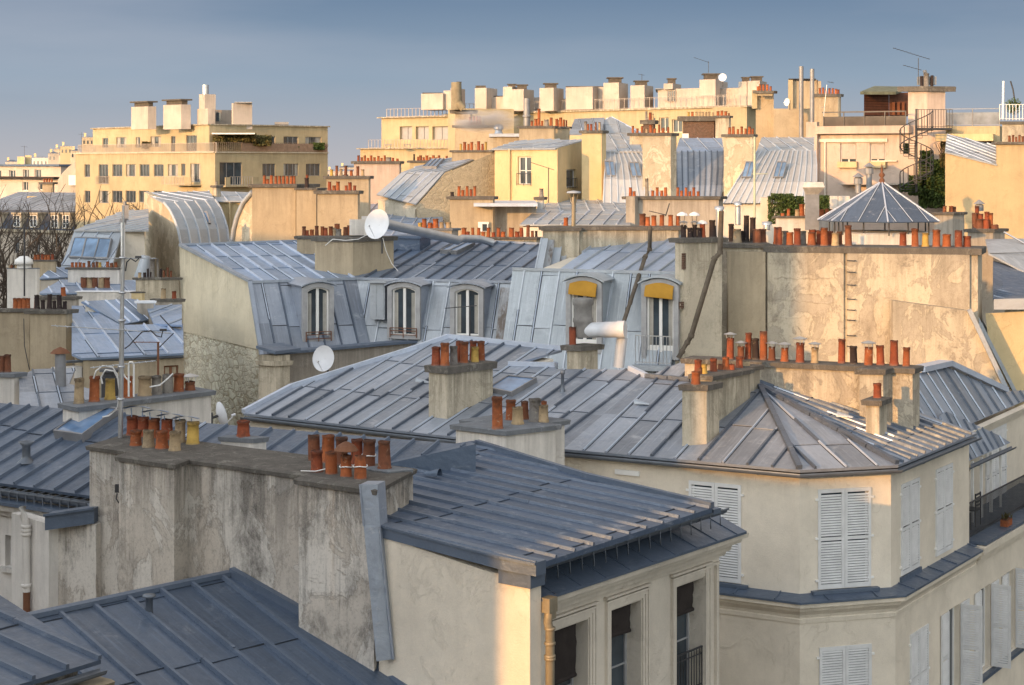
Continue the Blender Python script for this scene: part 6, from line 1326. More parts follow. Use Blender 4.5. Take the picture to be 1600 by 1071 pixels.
A1 = curved('curved zinc mansard with two skylights beside the tall yellow stack', [(947, 236), (946, 255), (944, 280), (943, 318)], [(1004, 236), (1022, 258), (1034, 283), (1044, 318)], 9, 90, [(948, 258, 961, 279, -3), (988, 260, 1002, 280, -5)])
q = [P(947, 236, 90), P(1005, 236, 90), P(1000, 211, 99), P(947, 208, 99)]; pl = plane3(q[0], q[1], P(975, 210, 99)); roof_part(A1, [on(pl, *z) for z in ((946, 237), (1006, 237), (990, 209), (946, 209))], (Z_WARM, Z_PALEB), sp=.7)
stack('tall mottled stack rising between two curved mansards, nine orange pots', [Box(1048, 87, 1004, 1057, zof(208, 87), 8, V((-1, .03, 0)), V((.6, .8, 0)), cap=.15, over=.1), Box(1005, 87.4, 984, 1006, zof(208, 87.4), zof(226, 87.4), V((-1, .03, 0)), DRf, cap=.15, over=.1)],
 '989,197,4,o,1;996,201,4,o,1;1003,197,4,o,1;1010,201,4,t;1017,195,5,o;1023,201,4,o;1030,195,4,o;1036,200,5,o;1044,199,4,o', (GOLDW, CAPM))
T = thing('gable_wall', 'mottled triangular gable below the tall stack between the curved mansards', 'wall', XY(1000, 87)); mb = MB(); pts = [P(x, y, 87.1) for x, y in ((1003, 226), (1050, 226), (1050, 420), (1046, 318), (1036, 283), (1024, 258), (1006, 238))]; pts = [P(x, y, 87.1) for x, y in ((1004, 224), (1049, 224), (1049, 330), (1046, 330), (1036, 283), (1024, 258), (1006, 237))]; mb.prism(pts[::-1], vec=V((0, .8, 0))); mb.build('wall', GOLDW, T)
A2 = curved('shaded curved mansard between the two tall mottled stacks, blue grey', [(1056, 237), (1057, 262), (1058, 290), (1058, 318)], [(1130, 237), (1130, 262), (1128, 290), (1125, 318)], 8, 91, mats=(Z_MID, Z_MIDB))
q = [P(1056, 237, 91), P(1130, 237, 91), P(1128, 216, 97), P(1058, 218, 97)]; pl = plane3(q[0], q[1], q[2]); roof_part(A2, [on(pl, *z) for z in ((1056, 237), (1131, 237), (1128, 216), (1062, 216))], (Z_SKY, Z_PALE), sp=.9)
stack('tall stack with seven orange pots right of the shaded mansard', [Box(1176, 88, 1131, 1180, zof(210, 88), zof(330, 88), V((-1, .04, 0)), V((.6, .8, 0)), cap=.15, over=.1)], '1140,199,5,o;1146,198,5,o;1153,202,4,o;1159,198,4,o;1165,201,4,o;1171,198,5,o;1178,201,4,o', (GOLDW, CAPM))
A3 = curved('broad pale curved mansard with two skylights left of the roof terrace building', [(1184, 236), (1168, 258), (1150, 285), (1130, 318)], [(1274, 236), (1276, 258), (1276, 285), (1274, 318)], 13, 89.5, [(1159, 259, 1172, 281, 6), (1208, 259, 1222, 281, 6)])
q = [P(1184, 237, 89.5), P(1272, 237, 89.5), P(1272, 216, 96), P(1190, 216, 96)]; pl = plane3(q[0], q[1], q[2]); roof_part(A3, [on(pl, *z) for z in ((1182, 237), (1272, 237), (1272, 215), (1190, 215))], (Z_WARM, Z_PALEB), sp=.7)
T = thing('mast', 'pale green steel pole rising in front of the broad pale curved mansard', 'mast', P(1179, 372, 74)); mb = MB(); mb.tube([P(1179, 360, 74), P(1179, 214, 74)], .05, 8); mb.tube([P(1175, 272, 74), P(1200, 272, 74)], .02, 5); mb.build('pole', m_plain('pale_green_paint', (.5, .52, .38), .5), T)
# pyramids, brick stacks behind
T = thing('roof_lantern', 'faceted pale zinc pavilion roof on the skyline behind the yellow stack', 'roof', P(955, 206, 112)); mb = MB()
ap = P(953, 182, 113); base = [P(925, 208, 109), P(999, 208, 109), P(1002, 208, 118), P(925, 208, 118)]
for i in range(4): zroof(mb, [base[i], base[(i+1) % 4], ap], .9) if i in (0, 1, 3) else None
mb.build('roof', [Z_PALE, Z_LIGHTB], T); mb = MB(); core(mb, base, 0, .1); mb.build('wall', CREAM2, T)
q = [P(888, 210, 106), P(940, 210, 106), P(952, 183, 113), P(880, 190, 113)]; simple = MB(); zroof(simple, [q[0], q[1], on(plane3(q[0], q[1], P(950, 183, 113)), 945, 184), on(plane3(q[0], q[1], P(950, 183, 113)), 898, 186)], .9); simple.build('side_roof', [Z_MID, Z_LIGHTB], T)
stack('dark brick stack on the right skyline with many yellow and orange pots', [Box(1116, 105, 1067, 1120, zof(182, 105), 8, V((-1, .03, 0)), DRf, cap=.3, over=.25), Box(1139, 104, 1118, 1142, zof(181, 104), 8, V((-1, .03, 0)), DRf, cap=.14, over=.1, mi=1)],
 '1076,175,4,y;1082,175,4,o;1088,175,4,t;1093,175,4,t;1098,175,4,t;1103,175,4,t;1108,175,4,t;1114,176,4,t;1122,174,5,o,1;1128,173,5,o,1;1134,174,5,o,1;1139,177,3,b,1', (BRICK, CAPM, OLDG))
stack('narrow dark brick stack with three short pots left of the wide dark brick stack', [Box(1021, 103, 1005, 1024, zof(188, 103), 8, V((-1, .03, 0)), DRf, cap=.25, over=.15)], '1010,174,4,g;1016,176,5,r;1020,178,4,t', (BRICK, CAPM))
T = thing('air_conditioner', 'small white roof machine beside the dark brick stack', 'machine', P(1066, 222, 98)); mb = MB(); a, b = pbox(1066, 1076, 209, 222, 98, 1.2); mb.hexa(a, b); mb.build('case', WHITE, T, bevel=.03)
# ============ modern long building along the skyline
T = thing('apartment_building', 'long cream modern block on the skyline with set-back white penthouse towers and a continuous railing', 'building', XY(800, 160))
Yl_, Yr_ = 172, 150; Wm = Wall(XY(698, 176), XY(1167, 150)); n_ = Wm.n
zt_ = CZ+12.4*(1/1.0)*.0+ (78/2667*168); zt1 = CZ+87/2667*150
rm = rr(Wm, '1010,184,1024,206;1030,184,1045,206;1050,187,1066,207'); shed(T, Wm, zt_, 2, 18, rm, MOD, .3, dv=V((.35, .94, 0)))
for r in rm: win(T, Wm, r, o=-.25, frame=CREAM2)
We = Wall(XY(1167, 150), XY(1192, 164)); shed(T, We, zt_, 2, 3, (), MOD, .2, name='end_wall')
mb = MB(); lbox(mb, Wm, -.2, Wm.L+.2, zt_, zt_+.15, -.5, .25); mb.build('parapet', OLDG, T)
railing(Wm, .2, Wm.L-.2, zt_+.15, zt_+1.15, -.1, .6, .03, MODP, 'terrace_railing', T, mid=True)
def tower(x0, x1, y0, Y, d=3, y1=172, vent=None, m=MODP, xs=0, name='chimney_block'):
    mb = MB(); u = (XY(x1, Y-(x1-x0)*.05)-XY(x0, Y)); a, b = XY(x0, Y), XY(x1, Y-(x1-x0)*.046); nn = V((.35, .93, 0))*d; z0, z1 = zof(y1, Y), zof(y0, Y)
    q = [a, b, b+nn, a+nn]; mb.hexa([p+V((0, 0, z0)) for p in q], [p+V((0, 0, z1)) for p in q]); o = mb.build(name, m, T)
    if vent:
        mb = MB(); c = (a+b)/2+nn*.4; hh = (y0-vent)/FPX*Y; wd = (b-a).length*.8
        mb.box(c+V((0, 0, z1+hh*.4)), V((1, 0, 0)), V((0, 1, 0)), V((0, 0, 1)), wd*.85, wd*.8, hh*.8); mb.box(c+V((0, 0, z1+hh*.9)), V((1, 0, 0)), V((0, 1, 0)), V((0, 0, 1)), wd*1.1, wd, hh*.2); mb.build('cowl', COWLM, o)
    return o
for a in ((658, 692, 147, 172), (693, 704, 142, 171), (704, 709, 138, 170), (742, 760, 138, 170), (760, 786, 152, 171), (786, 800, 136, 168, 3, 174, 131), (800, 818, 140, 167, 3, 174, 132), (843, 865, 138, 165, 3, 174, 130), (884, 926, 137, 164), (926, 943, 137, 164), (943, 967, 130, 162, 3, 173, 121), (985, 1007, 134, 160, 3, 172, 126), (1037, 1051, 131, 157, 3, 140, 122), (1093, 1118, 125, 154, 3, 170, 115), (1118, 1125, 127, 155, 3, 140), (1154, 1167, 128, 152, 3, 168, 120), (1168, 1187, 127, 151, 3, 166, 119)): tower(*a)
mb = MB()
for a in ((660, 692, 145, 147, 172), (884, 926, 135, 137, 164), (926, 942, 135, 137, 164), (743, 759, 134, 138, 170), (760, 786, 150, 152, 171)):
    p, q = pbox(a[0], a[1], a[2], a[3], a[4], 2); mb.hexa(p, q)
mb.build('flue_cap', COWLM, T)
tower(1028, 1093, 140, 158, 6, 172, name='penthouse'); tower(1118, 1165, 139, 155, 6, 170, name='penthouse'); tower(818, 843, 153, 172, 4, 172, name='penthouse'); tower(865, 875, 154, 172, 4, 172, name='penthouse')
mb = MB(); a, b = pbox(1024, 1094, 138.5, 140, 157.5, 7); mb.hexa(a, b); a, b = pbox(1117, 1168, 137.5, 139, 154.5, 7); mb.hexa(a, b); mb.build('flat_roof', GREYM, T)
Wv_ = Wall(XY(1028, 157.9), XY(1093, 154.9)); r = Wv_.rect(1043, 141.5, 1056, 159); win(T, Wv_, r, o=.02, leaves=4, frame=MODP)
T2 = thing('apartment_building', 'left wing of the cream modern skyline block with three roller shutters and set-back terraces', 'building', XY(600, 168))
T0, T = T, T2
W_b = Wall(XY(596, 178), XY(704, 172)); rb = rr(W_b, '624.5,198,644,218;649.5,198,670,218;675.5,198,700,219'); shed(T, W_b, zof(184, 175), 2, 14, rb, MOD, .4, dv=V((.2, .98, 0)))
for r in rb: win(T, W_b, r, o=-.35, frame=GREYM, glass=m_plain('roller_shutter', (.36, .36, .37), .6, .2, .1))
mb = MB(); lbox(mb, W_b, -.3, W_b.L+.1, zof(184, 175), zof(182.4, 175), -.4, .4); mb.build('parapet', OLDG, T)
railing(W_b, .3, W_b.L, zof(182.4, 175), zof(169, 175), -.5, .5, .04, MODP, 'terrace_railing', T)
W_c = Wall(XY(563, 176), XY(704, 168)); shed(T, W_c, zof(233, 172), 2, 16, (), MOD, .2, name='lower_wall'); mb = MB(); lbox(mb, W_c, -.3, W_c.L+.1, zof(233, 172), zof(231.5, 172), -.4, .3); mb.build('parapet', OLDG, T)
railing(W_c, .6, W_c.L, zof(231.5, 172), zof(218, 172), -.6, .45, .035, MODP, 'terrace_railing', T)
shed(T, Wall(XY(700, 165), XY(712, 163)), zof(170, 164), 2, 6, (), MOD, .2, name='side_wall')
for x in (601, 631): mb = MB(); a, b = pbox(x, x+12, 226, 227, 168.5, 1.0); mb.hexa(a, b); mb.tube([P(x+1, 226, 168.6), P(x+3, 232, 168.6)], .03, 5); mb.tube([P(x+10, 226, 168.6), P(x+9, 232, 168.6)], .03, 5); mb.build('table', GREYM, T)
T = T0
# smoking stack
S = stack('old stone stack with a thick flue on the skyline, steam drifting from it', [Box(735, 140, 711, 738, zof(172, 140), 8, V((-1, .04, 0)), DRf, cap=.3, over=.3), Box(775, 138, 712, 778, zof(196, 138), 8, V((-1, .04, 0)), DRf, cap=.2, over=.2)], '735,183,4,r,1;740,181,4,o,1;745,181,4,o,1;750,182,4,r,1;755,184,4,g,1;713,131,5,g,0;718,128,9,g,0,.5', (TAN_R, CAPM))
mb = MB(); c = P(714, 172, 139.5); mb.tube([P(713, 172, 139.5), P(713, 129, 139.5)], .42, 10); mb.tube([P(716, 160, 139.2), P(722, 168, 139.2), P(724, 170, 139.2)], .3, 8); mb.build('flue', m_plain('sooty_flue', (.26, .22, .15), .9), S)
sm = N('steam'); sm.t.nodes.remove(sm.b); vo = sm.n('ShaderNodeVolumePrincipled'); vo.inputs['Color'].default_value = (.95, .95, 1, 1)
nz = sm.noise(.9, 5, sm.map((1, 1, 1.6))); gr = sm.n('ShaderNodeTexGradient', gradient_type='SPHERICAL'); sm.l(sm.map((1, 1, 1), 'Object'), gr.inputs[0])
sm.l(sm.math('MULTIPLY', sm.math('MULTIPLY', sm.ramp(nz, .42, .6), 3.0), sm.ramp(gr.outputs[0], .0, .5)), vo.inputs['Density']); sm.l(vo.outputs[0], sm.t.nodes['Material Output'].inputs['Volume'])
def puff(label, c, sx, sy, sz):
    bm = bmesh.new(); bmesh.ops.create_icosphere(bm, subdivisions=3, radius=1); me = bpy.data.meshes.new('steam'); bm.to_mesh(me); bm.free(); me.materials.append(sm.m)
    o = bpy.data.objects.new('steam', me); sc.collection.objects.link(o); o.location = c; o.scale = (sx, sy, sz); tag(o, label, 'steam', kind='stuff')
puff('thin white steam blowing across the old stone stack on the skyline', P(757, 189, 99), 2.2, .8, .75)
# flat-topped block with steel poles, right skyline
T = thing('apartment_building', 'tan flat-topped block with two tall thin flues on the right skyline', 'building', XY(1210, 120))
mb = MB(); a, b = pbox(1209, 1268, 170, 330, 120, 8); mb.hexa(a, b); a, b = pbox(1233, 1283, 127, 172, 122, 5); mb.hexa(a, b); a, b = pbox(1181, 1209, 142, 330, 124, 4); mb.hexa(a, b); mb.build('wall', TAN_R, T)
mb = MB(); a, b = pbox(1231.5, 1239, 125, 171, 121.6, .4); mb.hexa(a, b); a, b = pbox(1175, 1183, 141, 170, 123.6, 1); mb.hexa(a, b); mb.build('light_wall', MOD, T)
mb = MB()
for i in range(8): a, b = pbox(1240+i*4.2, 1242.4+i*4.2, 124, 127, 122, 3); mb.hexa(a, b)
a, b = pbox(1232, 1275, 123, 124, 121.8, 5); mb.hexa(a, b); mb.build('flue_cap', METAL, T)
mb = MB(); mb.tube([P(1252, 217, 119), P(1252, 104, 119)], .16, 8); mb.build('flue', GREYM, T); mb = MB(); mb.tube([P(1269, 195, 115), P(1269, 108, 115)], .15, 8); mb.build('flue', GREYM, T)
stack('tan stack with a row of red pots left of the two tall thin flues', [Box(1207, 123, 1182, 1209, zof(142, 123), zof(150, 123), V((-1, .03, 0)), DRf, cap=.2, over=.2)], '1184,135,4,o;1188,132,4,o;1193,132,4,o;1199,132,4,o;1204,135,4,o', (TAN_R, CAPM))
stack('tan stack with many small red pots left of the brown shed', [Box(1312, 118, 1272, 1314, zof(147, 118), 8, V((-1, .03, 0)), DRf, cap=.2, over=.15)], '1281,138,4,o;1286,137,4,o;1291,139,4,r;1296,138,4,o;1301,138,4,o;1306,139,4,o;1310,140,4,r;1276,125,5,t', (TAN_R, CAPM))
dish(P(1231, 160, 118), .55, (-.8, -.6, .1), 'pale dish beside the tan block with two thin flues', .5)
dish(P(1129, 122, 150), .75, (-.2, -.9, .3), 'white dish on the modern penthouse roof skyline', .7)
# ============ terrace building with spiral stair
T = thing('apartment_building', 'cream building at upper right with two pale roller blinds and a glazed roof terrace rail', 'building', XY(1280, 106))
Wr1 = Wall(XY(1268, 106), XY(1480, 102)); Wr1b = Wall(XY(1283, 105.7), XY(1408, 103.4))
rr1 = rr(Wr1, '1313,224,1338,256;1359,224,1383,256'); shed(T, Wr1, zof(197, 104.5), 2, 14, rr1, PINK_R, .25)
for r in rr1:
    w_ = win(T, Wr1, r, o=-.2); mb = MB(); lbox(mb, Wr1, r[0]+.05, r[1]-.05, r[2]+.28, r[3]-.02, -.12, -.08); mb.build('roller_blind', MODP, w_)
    b_ = MB(); lbox(b_, Wr1, r[0]-.1, r[1]+.1, r[2]-.25, r[2]+.12, .02, .3); b_.build('window_box', YEL, T)
mb = MB(); lbox(mb, Wr1, .4, Wr1.px(1425, 200)[0], zof(209, 104), zof(197, 104), .0, .5); lbox(mb, Wr1, -.2, .5, 4, zof(190, 104), 0, .45); mb.build('terrace_edge', PINK_R, T)
mb = MB(); u1 = Wr1.px(1418, 190)[0]; lbox(mb, Wr1, .9, u1, zof(197, 104), zof(182, 104), .3, .34); mb.build('glass_panel', m_glass('smoked_glass', (.045, .035, .03), .1), T)
mb = MB(); lbox(mb, Wr1, .8, u1, zof(176, 104), zof(174, 104), .27, .37)
for i in range(5): u = .9+(u1-.9)*i/4; lbox(mb, Wr1, u-.03, u+.03, zof(197, 104), zof(176, 104), .35, .4)
mb.build('handrail', METAL, T)
u2, u3 = Wr1.px(1488, 190)[0], Wr1.px(1568, 190)[0]
mb = MB(); lbox(mb, Wr1, .5, u1-1.2, zof(222, 104), zof(217, 104), 0, .14); lbox(mb, Wr1, u1-2.2, u1-.6, zof(253, 104), zof(251, 104), 0, .2); mb.tube([Wr1.at(.9, zof(310, 104), .1), Wr1.at(.9, zof(222, 104), .1)], .06, 6); mb.build('moulding', CREAM2, T)
mb = MB(); lbox(mb, Wr1, 2, u1, zof(289, 103), zof(287, 103), 0, .9); mb.build('awning_case', MODP, T)
T = thing('garden_shed', 'dark red-brown wooden shed with mossy roof on the upper right terrace', 'shed', P(1350, 178, 108)); mb = MB(); a, b = pbox(1350, 1389, 147, 180, 108, 4, 1); mb.hexa(a, b); a, b = pbox(1389.2, 1419, 145, 180, 109, 3); mb.hexa(a, b)
mb.build('boards', WOODB, T)
mb = MB()
for i in range(7): a, b = pbox(1350, 1389, 150+i*4, 150.7+i*4, 107.94, .1, 1); mb.hexa(a, b)
mb.build('batten', m_plain('darker_boards', (.05, .02, .012), .8), T)
mb = MB(); p = [P(1344, 148, 106.8), P(1400, 148, 107.5), P(1419, 140, 112), P(1366, 139, 112)]; mb.prism(p, .18); mb.build('roof', m_plain('mossy_felt', (.16, .17, .12), .95, 0, .4), T)
mb = MB()
for x in (1394, 1402, 1409): a, b = pbox(x, x+4.5, 160, 180, 108.8, .15); mb.hexa(a, b)
mb.build('door', m_plain('orange_wood', (.15, .05, .018), .6), T)
S = stack('square pinkish stack with wide slab and metal cowls beside the brown shed', [Box(1449, 103.5, 1419, 1477, zof(135, 103.5), zof(200, 103.5), V((-.95, .3, 0)), V((.95, .3, 0)), cap=.32, over=.35)], '1440,119,5,k;1447,115,9,g;1456,118,5,k', (PINK_R, CAPM))
mb = MB(); c = P(1448, 133, 104.5); mb.box(c+V((0, 0, .25)), V((1, 0, 0)), V((0, 1, 0)), V((0, 0, 1)), 1.0, .8, .5); mb.tube([P(1448, 126, 104.5), P(1448, 116, 104.5), P(1446, 112, 104.5), P(1443, 113, 104.5)], .12, 8); mb.build('cowl', GREYM, S)
yagi('tall rake antenna with two booms on the square pinkish stack', P(1435, 131, 104), P(1435, 91, 104), [(P(1395, 75, 104), P(1453, 93, 104), 10, .8), (P(1411, 102, 104), P(1440, 110, 104), 5, .6)])
yagi('rake antenna on the modern penthouse left of the white dish', P(1107, 117, 152), P(1107, 96, 152), [(P(1084, 90, 152), P(1108, 98, 152), 6, 1.0)])
yagi('small forked antenna between two white penthouse towers', P(1003, 127, 160), P(1003, 116, 160), [(P(997, 116, 160), P(1007, 118, 160), 3, .9)])
# spiral stair
T = thing('spiral_staircase', 'black iron spiral staircase climbing to the upper right terrace', 'staircase', P(1432, 300, 99)); cx = XY(1432, 99); r = .95; zb_, ze_ = zof(300, 99), zof(200, 99)
mb = MB(); mb.tube([V((cx.x, cx.y, zb_)), V((cx.x, cx.y, ze_+1.1))], .07, 8); mb.build('newel', METAL, T)
n_ = 26; mb = MB(); m2_ = MB(); hr = []
for i in range(n_):
    a = math.pi*.9+i*2*math.pi*1.55/n_; z = zb_+(ze_-zb_)*i/(n_-1); d = V((math.cos(a), math.sin(a), 0)); d2 = V((math.cos(a+.42), math.sin(a+.42), 0)); c = V((cx.x, cx.y, z))
    mb.hexa([c-V((0, 0, .03)), c+d*r-V((0, 0, .03)), c+d2*r-V((0, 0, .03)), c+d2*.05-V((0, 0, .03))], [c, c+d*r, c+d2*r, c+d2*.05]); m2_.tube([c+d*r, c+d*r+V((0, 0, 1))], .018, 5, False); hr.append(c+d*r+V((0, 0, 1)))
    m2_.tube([c+d2*r, c+d2*r+V((0, 0, 1.1))], .014, 5, False)
mb.build('step', METAL, T); m2_.tube(hr, .03, 6); m2_.tube([q-V((0, 0, .9)) for q in hr], .035, 6); m2_.build('railing', METAL, T)
mb = MB(); a, b = pbox(1431, 1488, 200, 203, 99.5, 2); mb.hexa(a, b); mb.build('landing', METAL, T)
Wk = Wall(XY(1431, 99.5), XY(1488, 99.5)); railing(Wk, 0, Wk.L, zof(200, 99.5), zof(171, 99.5), 0, .16, .018, parent=T)
T = thing('terrace', 'flat roof terrace with grey rail right of the spiral staircase', 'terrace', XY(1490, 101)); W5 = Wall(XY(1478, 101), XY(1562, 100)); r = W5.rect(1492, 221, 1549, 234); shed(T, W5, zof(197, 100.5), 2, 8, [r], MOD, .5); win(T, W5, r, o=-.45, frame=METAL)
mb = MB(); lbox(mb, W5, -.5, W5.L-.3, zof(221, 100.5), zof(210, 100.5), 0, 1.2); mb.build('canopy', YEL, T)
railing(W5, 0, W5.L, zof(197, 100.5), zof(170, 100.5), .05, 1.2, .03, GREYM, 'terrace_railing', T); mb = MB(); lbox(mb, W5, 0, W5.L, zof(195, 100.5), zof(176, 100.5), .0, .04); mb.build('glass_panel', m_glass('tinted_glass', (.12, .13, .15), .1), T)
# big plain house right edge
T = thing('townhouse', 'plain ochre rendered house at the upper right edge with a low sloping zinc roof strip', 'house', XY(1478, 84))
W6 = Wall(XY(1477, 85), XY(1640, 84)); mb = MB(); pts = [on(W6.pl, *q) for q in ((1477, 238), (1557, 258), (1557, 226), (1640, 222), (1640, 480), (1477, 480))]; mb.prism(pts[::-1], vec=V((1.4, 5, 0))); mb.build('wall', m_plaster('ochre_render', (.50, .39, .235), amount=.3, streak=.2, lamt=.15, sc_=.3), T)
zr = [on(W6.pl, 1476, 238)+V((0, -.1, .02)), on(W6.pl, 1557, 258)+V((0, -.1, .02)), on(W6.pl, 1557, 258)+V((.4, 5, .5)), on(W6.pl, 1476, 238)+V((1.4, 5, 1.0))]; zr[2] = zr[1]+(zr[3]-zr[0]); roof_part(T, zr, (Z_PALE, Z_PALEB), sp=.7)
mb = MB(); lbox(mb, W6, W6.px(1557, 230)[0]-.1, W6.L, zof(226, 84.5), zof(222, 84.5), -2, .15); mb.build('coping', CAPM, T)
stack('tan stack with worn bricks and short brown pots at the upper right edge', [Box(1600, 88, 1566, 1640, zof(190, 88), 8, V((-1, .03, 0)), DRf, cap=.15, over=.1)], '', (OLD2, CAPM))
stack('row of short brown pots on the coping at the upper right edge', [Box(1640, 84.6, 1570, 1650, zof(225, 84.6), zof(235, 84.6), V((-1, .01, 0)), DRf, cap=.08, over=.02)], '1573,212,4,b;1578,215,4,b;1583,211,4,b;1588,214,4,b;1593,211,4,b;1598,213,4,b', (OLD2, CAPM))
W9 = Wall(XY(1563, 88), XY(1640, 88)); T = thing('fence', 'white barred fence with a round clipped bush at the upper right edge', 'fence', W9.at(0, zof(188, 88))); railing(W9, 0, W9.L, zof(188, 88), zof(163, 88), -.1, .16, .02, WHITE, 'bars', T); mb = MB(); mb.tube([P(1567, 186, 88), P(1568, 127, 88)], .06, 6); mb.build('post', WHITE, T)
# ============ pyramid roof, neighbours
T = thing('roof_lantern', 'blue zinc pyramid with pale ribs and finial on short posts above the big wall', 'roof', P(1380, 355, 67))
cx = XY(1378, 68.5); R_ = 2.55; zb_ = zof(347, 66.5); za_ = zof(284, 68.5); corners = [V((cx.x+R_*math.cos(a), cx.y+R_*math.sin(a), zb_)) for a in (math.radians(q) for q in (-152, -97, -42, 28, 118, 172))]; ap = V((cx.x, cx.y, za_)); mb = MB()
for i in range(6): zroof(mb, [corners[i], corners[(i+1) % 6], ap], .75, bw=.05, bh=.03, th=.04, phase=.5, light_=1); mb.cur = 1; mb.bar(ap+V((0, 0, .02)), corners[i]+V((0, 0, .02)), .05); mb.cur = 0
mb.build('roof', [Z_BLUE, Z_LIGHTB], T)
mb = MB(); mb.lathe(ap, [(.12, -.05), (.10, .1), (.05, .14), (.12, .24), (.12, .3), (.04, .38), (.06, .44), (.001, .75)], 10); mb.build('finial', RUSTM, T)
mb = MB()
for i in range(6):
    for f in (.05, .5): p = corners[i].lerp(corners[(i+1) % 6], f); c = V((cx.x, cx.y, zb_)); p = p.lerp(c, .18); mb.tube([p-V((0, 0, .55)), p+V((0, 0, .1))], .03, 5)
mb.build('post', METAL, T); mb = MB(); mb.lathe(V((cx.x, cx.y, 4)), [(R_*.8, 0), (R_*.8, zb_-4-.5), (R_*.75, zb_-4-.45), (.01, zb_-4-.45)], 6, False); mb.build('curb', WHITE_R, T)
T = thing('vent_hood', 'white metal exhaust hood on a square duct left of the zinc pyramid', 'vent', P(1265, 350, 70)); mb = MB(); a, b = pbox(1258, 1280, 300, 360, 70, .6); mb.hexa(a, b); mb.build('duct', GREYM, T); mb = MB(); p, _ = pbox(1259, 1279, 303, 304, 70.0, .6); q, q2 = pbox(1254, 1289, 291, 293, 69.6, 1.3); mb.hexa(p, q); mb.hexa(q, pbox(1257, 1286, 285, 292, 69.7, 1.1)[1]); mb.build('hood', WHITE_R, T)
stack('low stack left of the pyramid with nine mixed orange pots before the hedge', [Box(1300, 71, 1212, 1305, zof(338, 71), 10, V((-1, .02, 0)), DRf, cap=.08, over=.12)], '1223,333,6,o;1232,326,6,o;1246,327,8,t;1253,319,8,o;1261,327,7,r;1268,327,7,r;1284,327,8,o;1292,326,7,o;1299,327,6,o', (WHITE_R, CAPM))
stack('grey stack right of the pyramid with seven short brown pots', [Box(1489, 75, 1460, 1507, zof(332, 75), 10, V((-1, .05, 0)), V((.7, .7, 0)), cap=.12, over=.1)], '1464,324,6,b;1471,323,5,o;1476,322,6,b;1486,322,7,o;1492,323,5,b;1497,324,5,b;1501,324,4,b', (GREY_R, CAPM))
stack('stack at the right with reddish brown clay bells and a hooded flue', [Box(1552, 70, 1512, 1570, zof(358, 70), 10, V((-1, .05, 0)), V((.7, .7, 0)), cap=.14, over=.12)], '1522,322,7,r,0,.3;1520,333,9,b;1532,334,9,r;1542,331,8,r;1548,333,7,o;1531,342,13,b,0,-.4;1541,343,11,r,0,-.5;1556,351,13,b,0,-.5', (GREY_R, CAPM))
for lab, x, y0, y1, Y in (('grey flue with conical hat left of the pyramid tip', 1341, 302, 274, 76), ('grey flue with square slotted head beside the pyramid tip', 1358, 300, 258, 77), ('grey flue with conical hat over the red-brown clay bells', 1530, 330, 316, 71)):
    F = thing('flue', lab, 'flue', P(x, y0, Y)); mb = MB(); k_ = Y/FPX; mb.tube([P(x, y0, Y), P(x, y1+14, Y)], 4.5*k_, 10); mb.lathe(P(x, y1+14, Y), [(7*k_, 0), (7*k_, 9*k_), (5*k_, 10*k_), (5*k_, 13*k_)], 10, False); mb.lathe(P(x, y1+2, Y), [(9.5*k_, -1*k_), (2*k_, 5*k_), (.001, 6*k_)], 10, False); mb.build('pipe', GREYM, F)
T = thing('cabinet', 'low white cabinets between the hedge and the zinc pyramid', 'cabinet', P(1300, 325, 80)); mb = MB()
for i in range(2): a, b = pbox(1291+i*19, 1309+i*19, 307, 330, 80, 1); mb.hexa(a, b)
mb.build('case', WHITE_R, T, bevel=.08)
T = thing('gable_pier', 'cream pier at the left end of the green hedge', 'wall', XY(1190, 79)); mb = MB(); a, b = pbox(1188, 1201, 309, 350, 79, 1.5); mb.hexa(a, b); mb.build('pier', CREAM, T)
# steel pots cluster behind narrow stack
for lab, x, y0, y1, w_ in (('shiny steel flue with cap left of the green pole', 1153, 352, 319, 4), ('thick grey twisted pipe between the cracked stack and the steel flue', 1124, 380, 326, 5), ('ribbed steel flue in front of the orange pots of the tan stack', 1198, 360, 350, 5)):
    Y = 60; F = thing('flue', lab, 'flue', P(x, y0, Y)); mb = MB(); k_ = Y/FPX; n_ = int((y0-y1)/2); mb.tube([P(x, y0-i*2, Y) for i in range(n_)], [w_*k_*(1+.12*(i % 2)) for i in range(n_)], 12); mb.lathe(P(x, y1+2, Y), [(w_*1.5*k_, 0), (w_*1.5*k_, 5*k_), (.001, 6*k_)], 12); mb.build('pipe', GALV if 'steel' in lab else GREYM, F)
# ============ left modern block
T = thing('apartment_building', 'large cream modern block at the upper left, stepped terraces, ribbon of windows and box chimneys', 'building', XY(336, 165))
WL, WR = Wall(XY(118, 188), XY(336, 165)), Wall(XY(336, 165), XY(512, 176))
WLt, WRt = Wall(XY(145, 188), XY(327, 167.5)), Wall(XY(327, 167.5), XY(512, 178))
mid = '132,257,140.5,277;154,257,169,288;175.5,257,191,276;196.5,257,212,276;218,257,233.5,276;240,257,255.5,276;262,257,278,275.5;283,256,289.5,275;297,256,313,285'
low_ = '132,298,141,317;154,298,170,318;175,298,191,317;196,298,212,317;217,298,233,317;240,298,255,317'
rl = rr(WL, mid)+rr(WL, low_); zmid = CZ+15.4/2667*175; ztop = CZ+56.5/2667*176
zmid = zof(240, 175)
shed(T, WL, zmid, 0, 12, rl, MOD, .2, dv=V((.3, .95, 0))); rrt = rr(WR, '343,254,378,289;443,256,466,275;478,256,500,275;410,256,430,276'); shed(T, WR, zmid, 0, 11, rrt, MOD, .2, dv=V((-.14, 1, 0)))
rt = rr(WLt, '160,216,169,231;181.5,215,197.5,231;212,214.5,219,231;235,213.5,251.5,230;267,213,274,238;290.5,212,307.5,237'); shed(T, WLt, ztop, zmid, 10, rt, MOD, .2, name='upper_wall', dv=V((.3, .95, 0)))
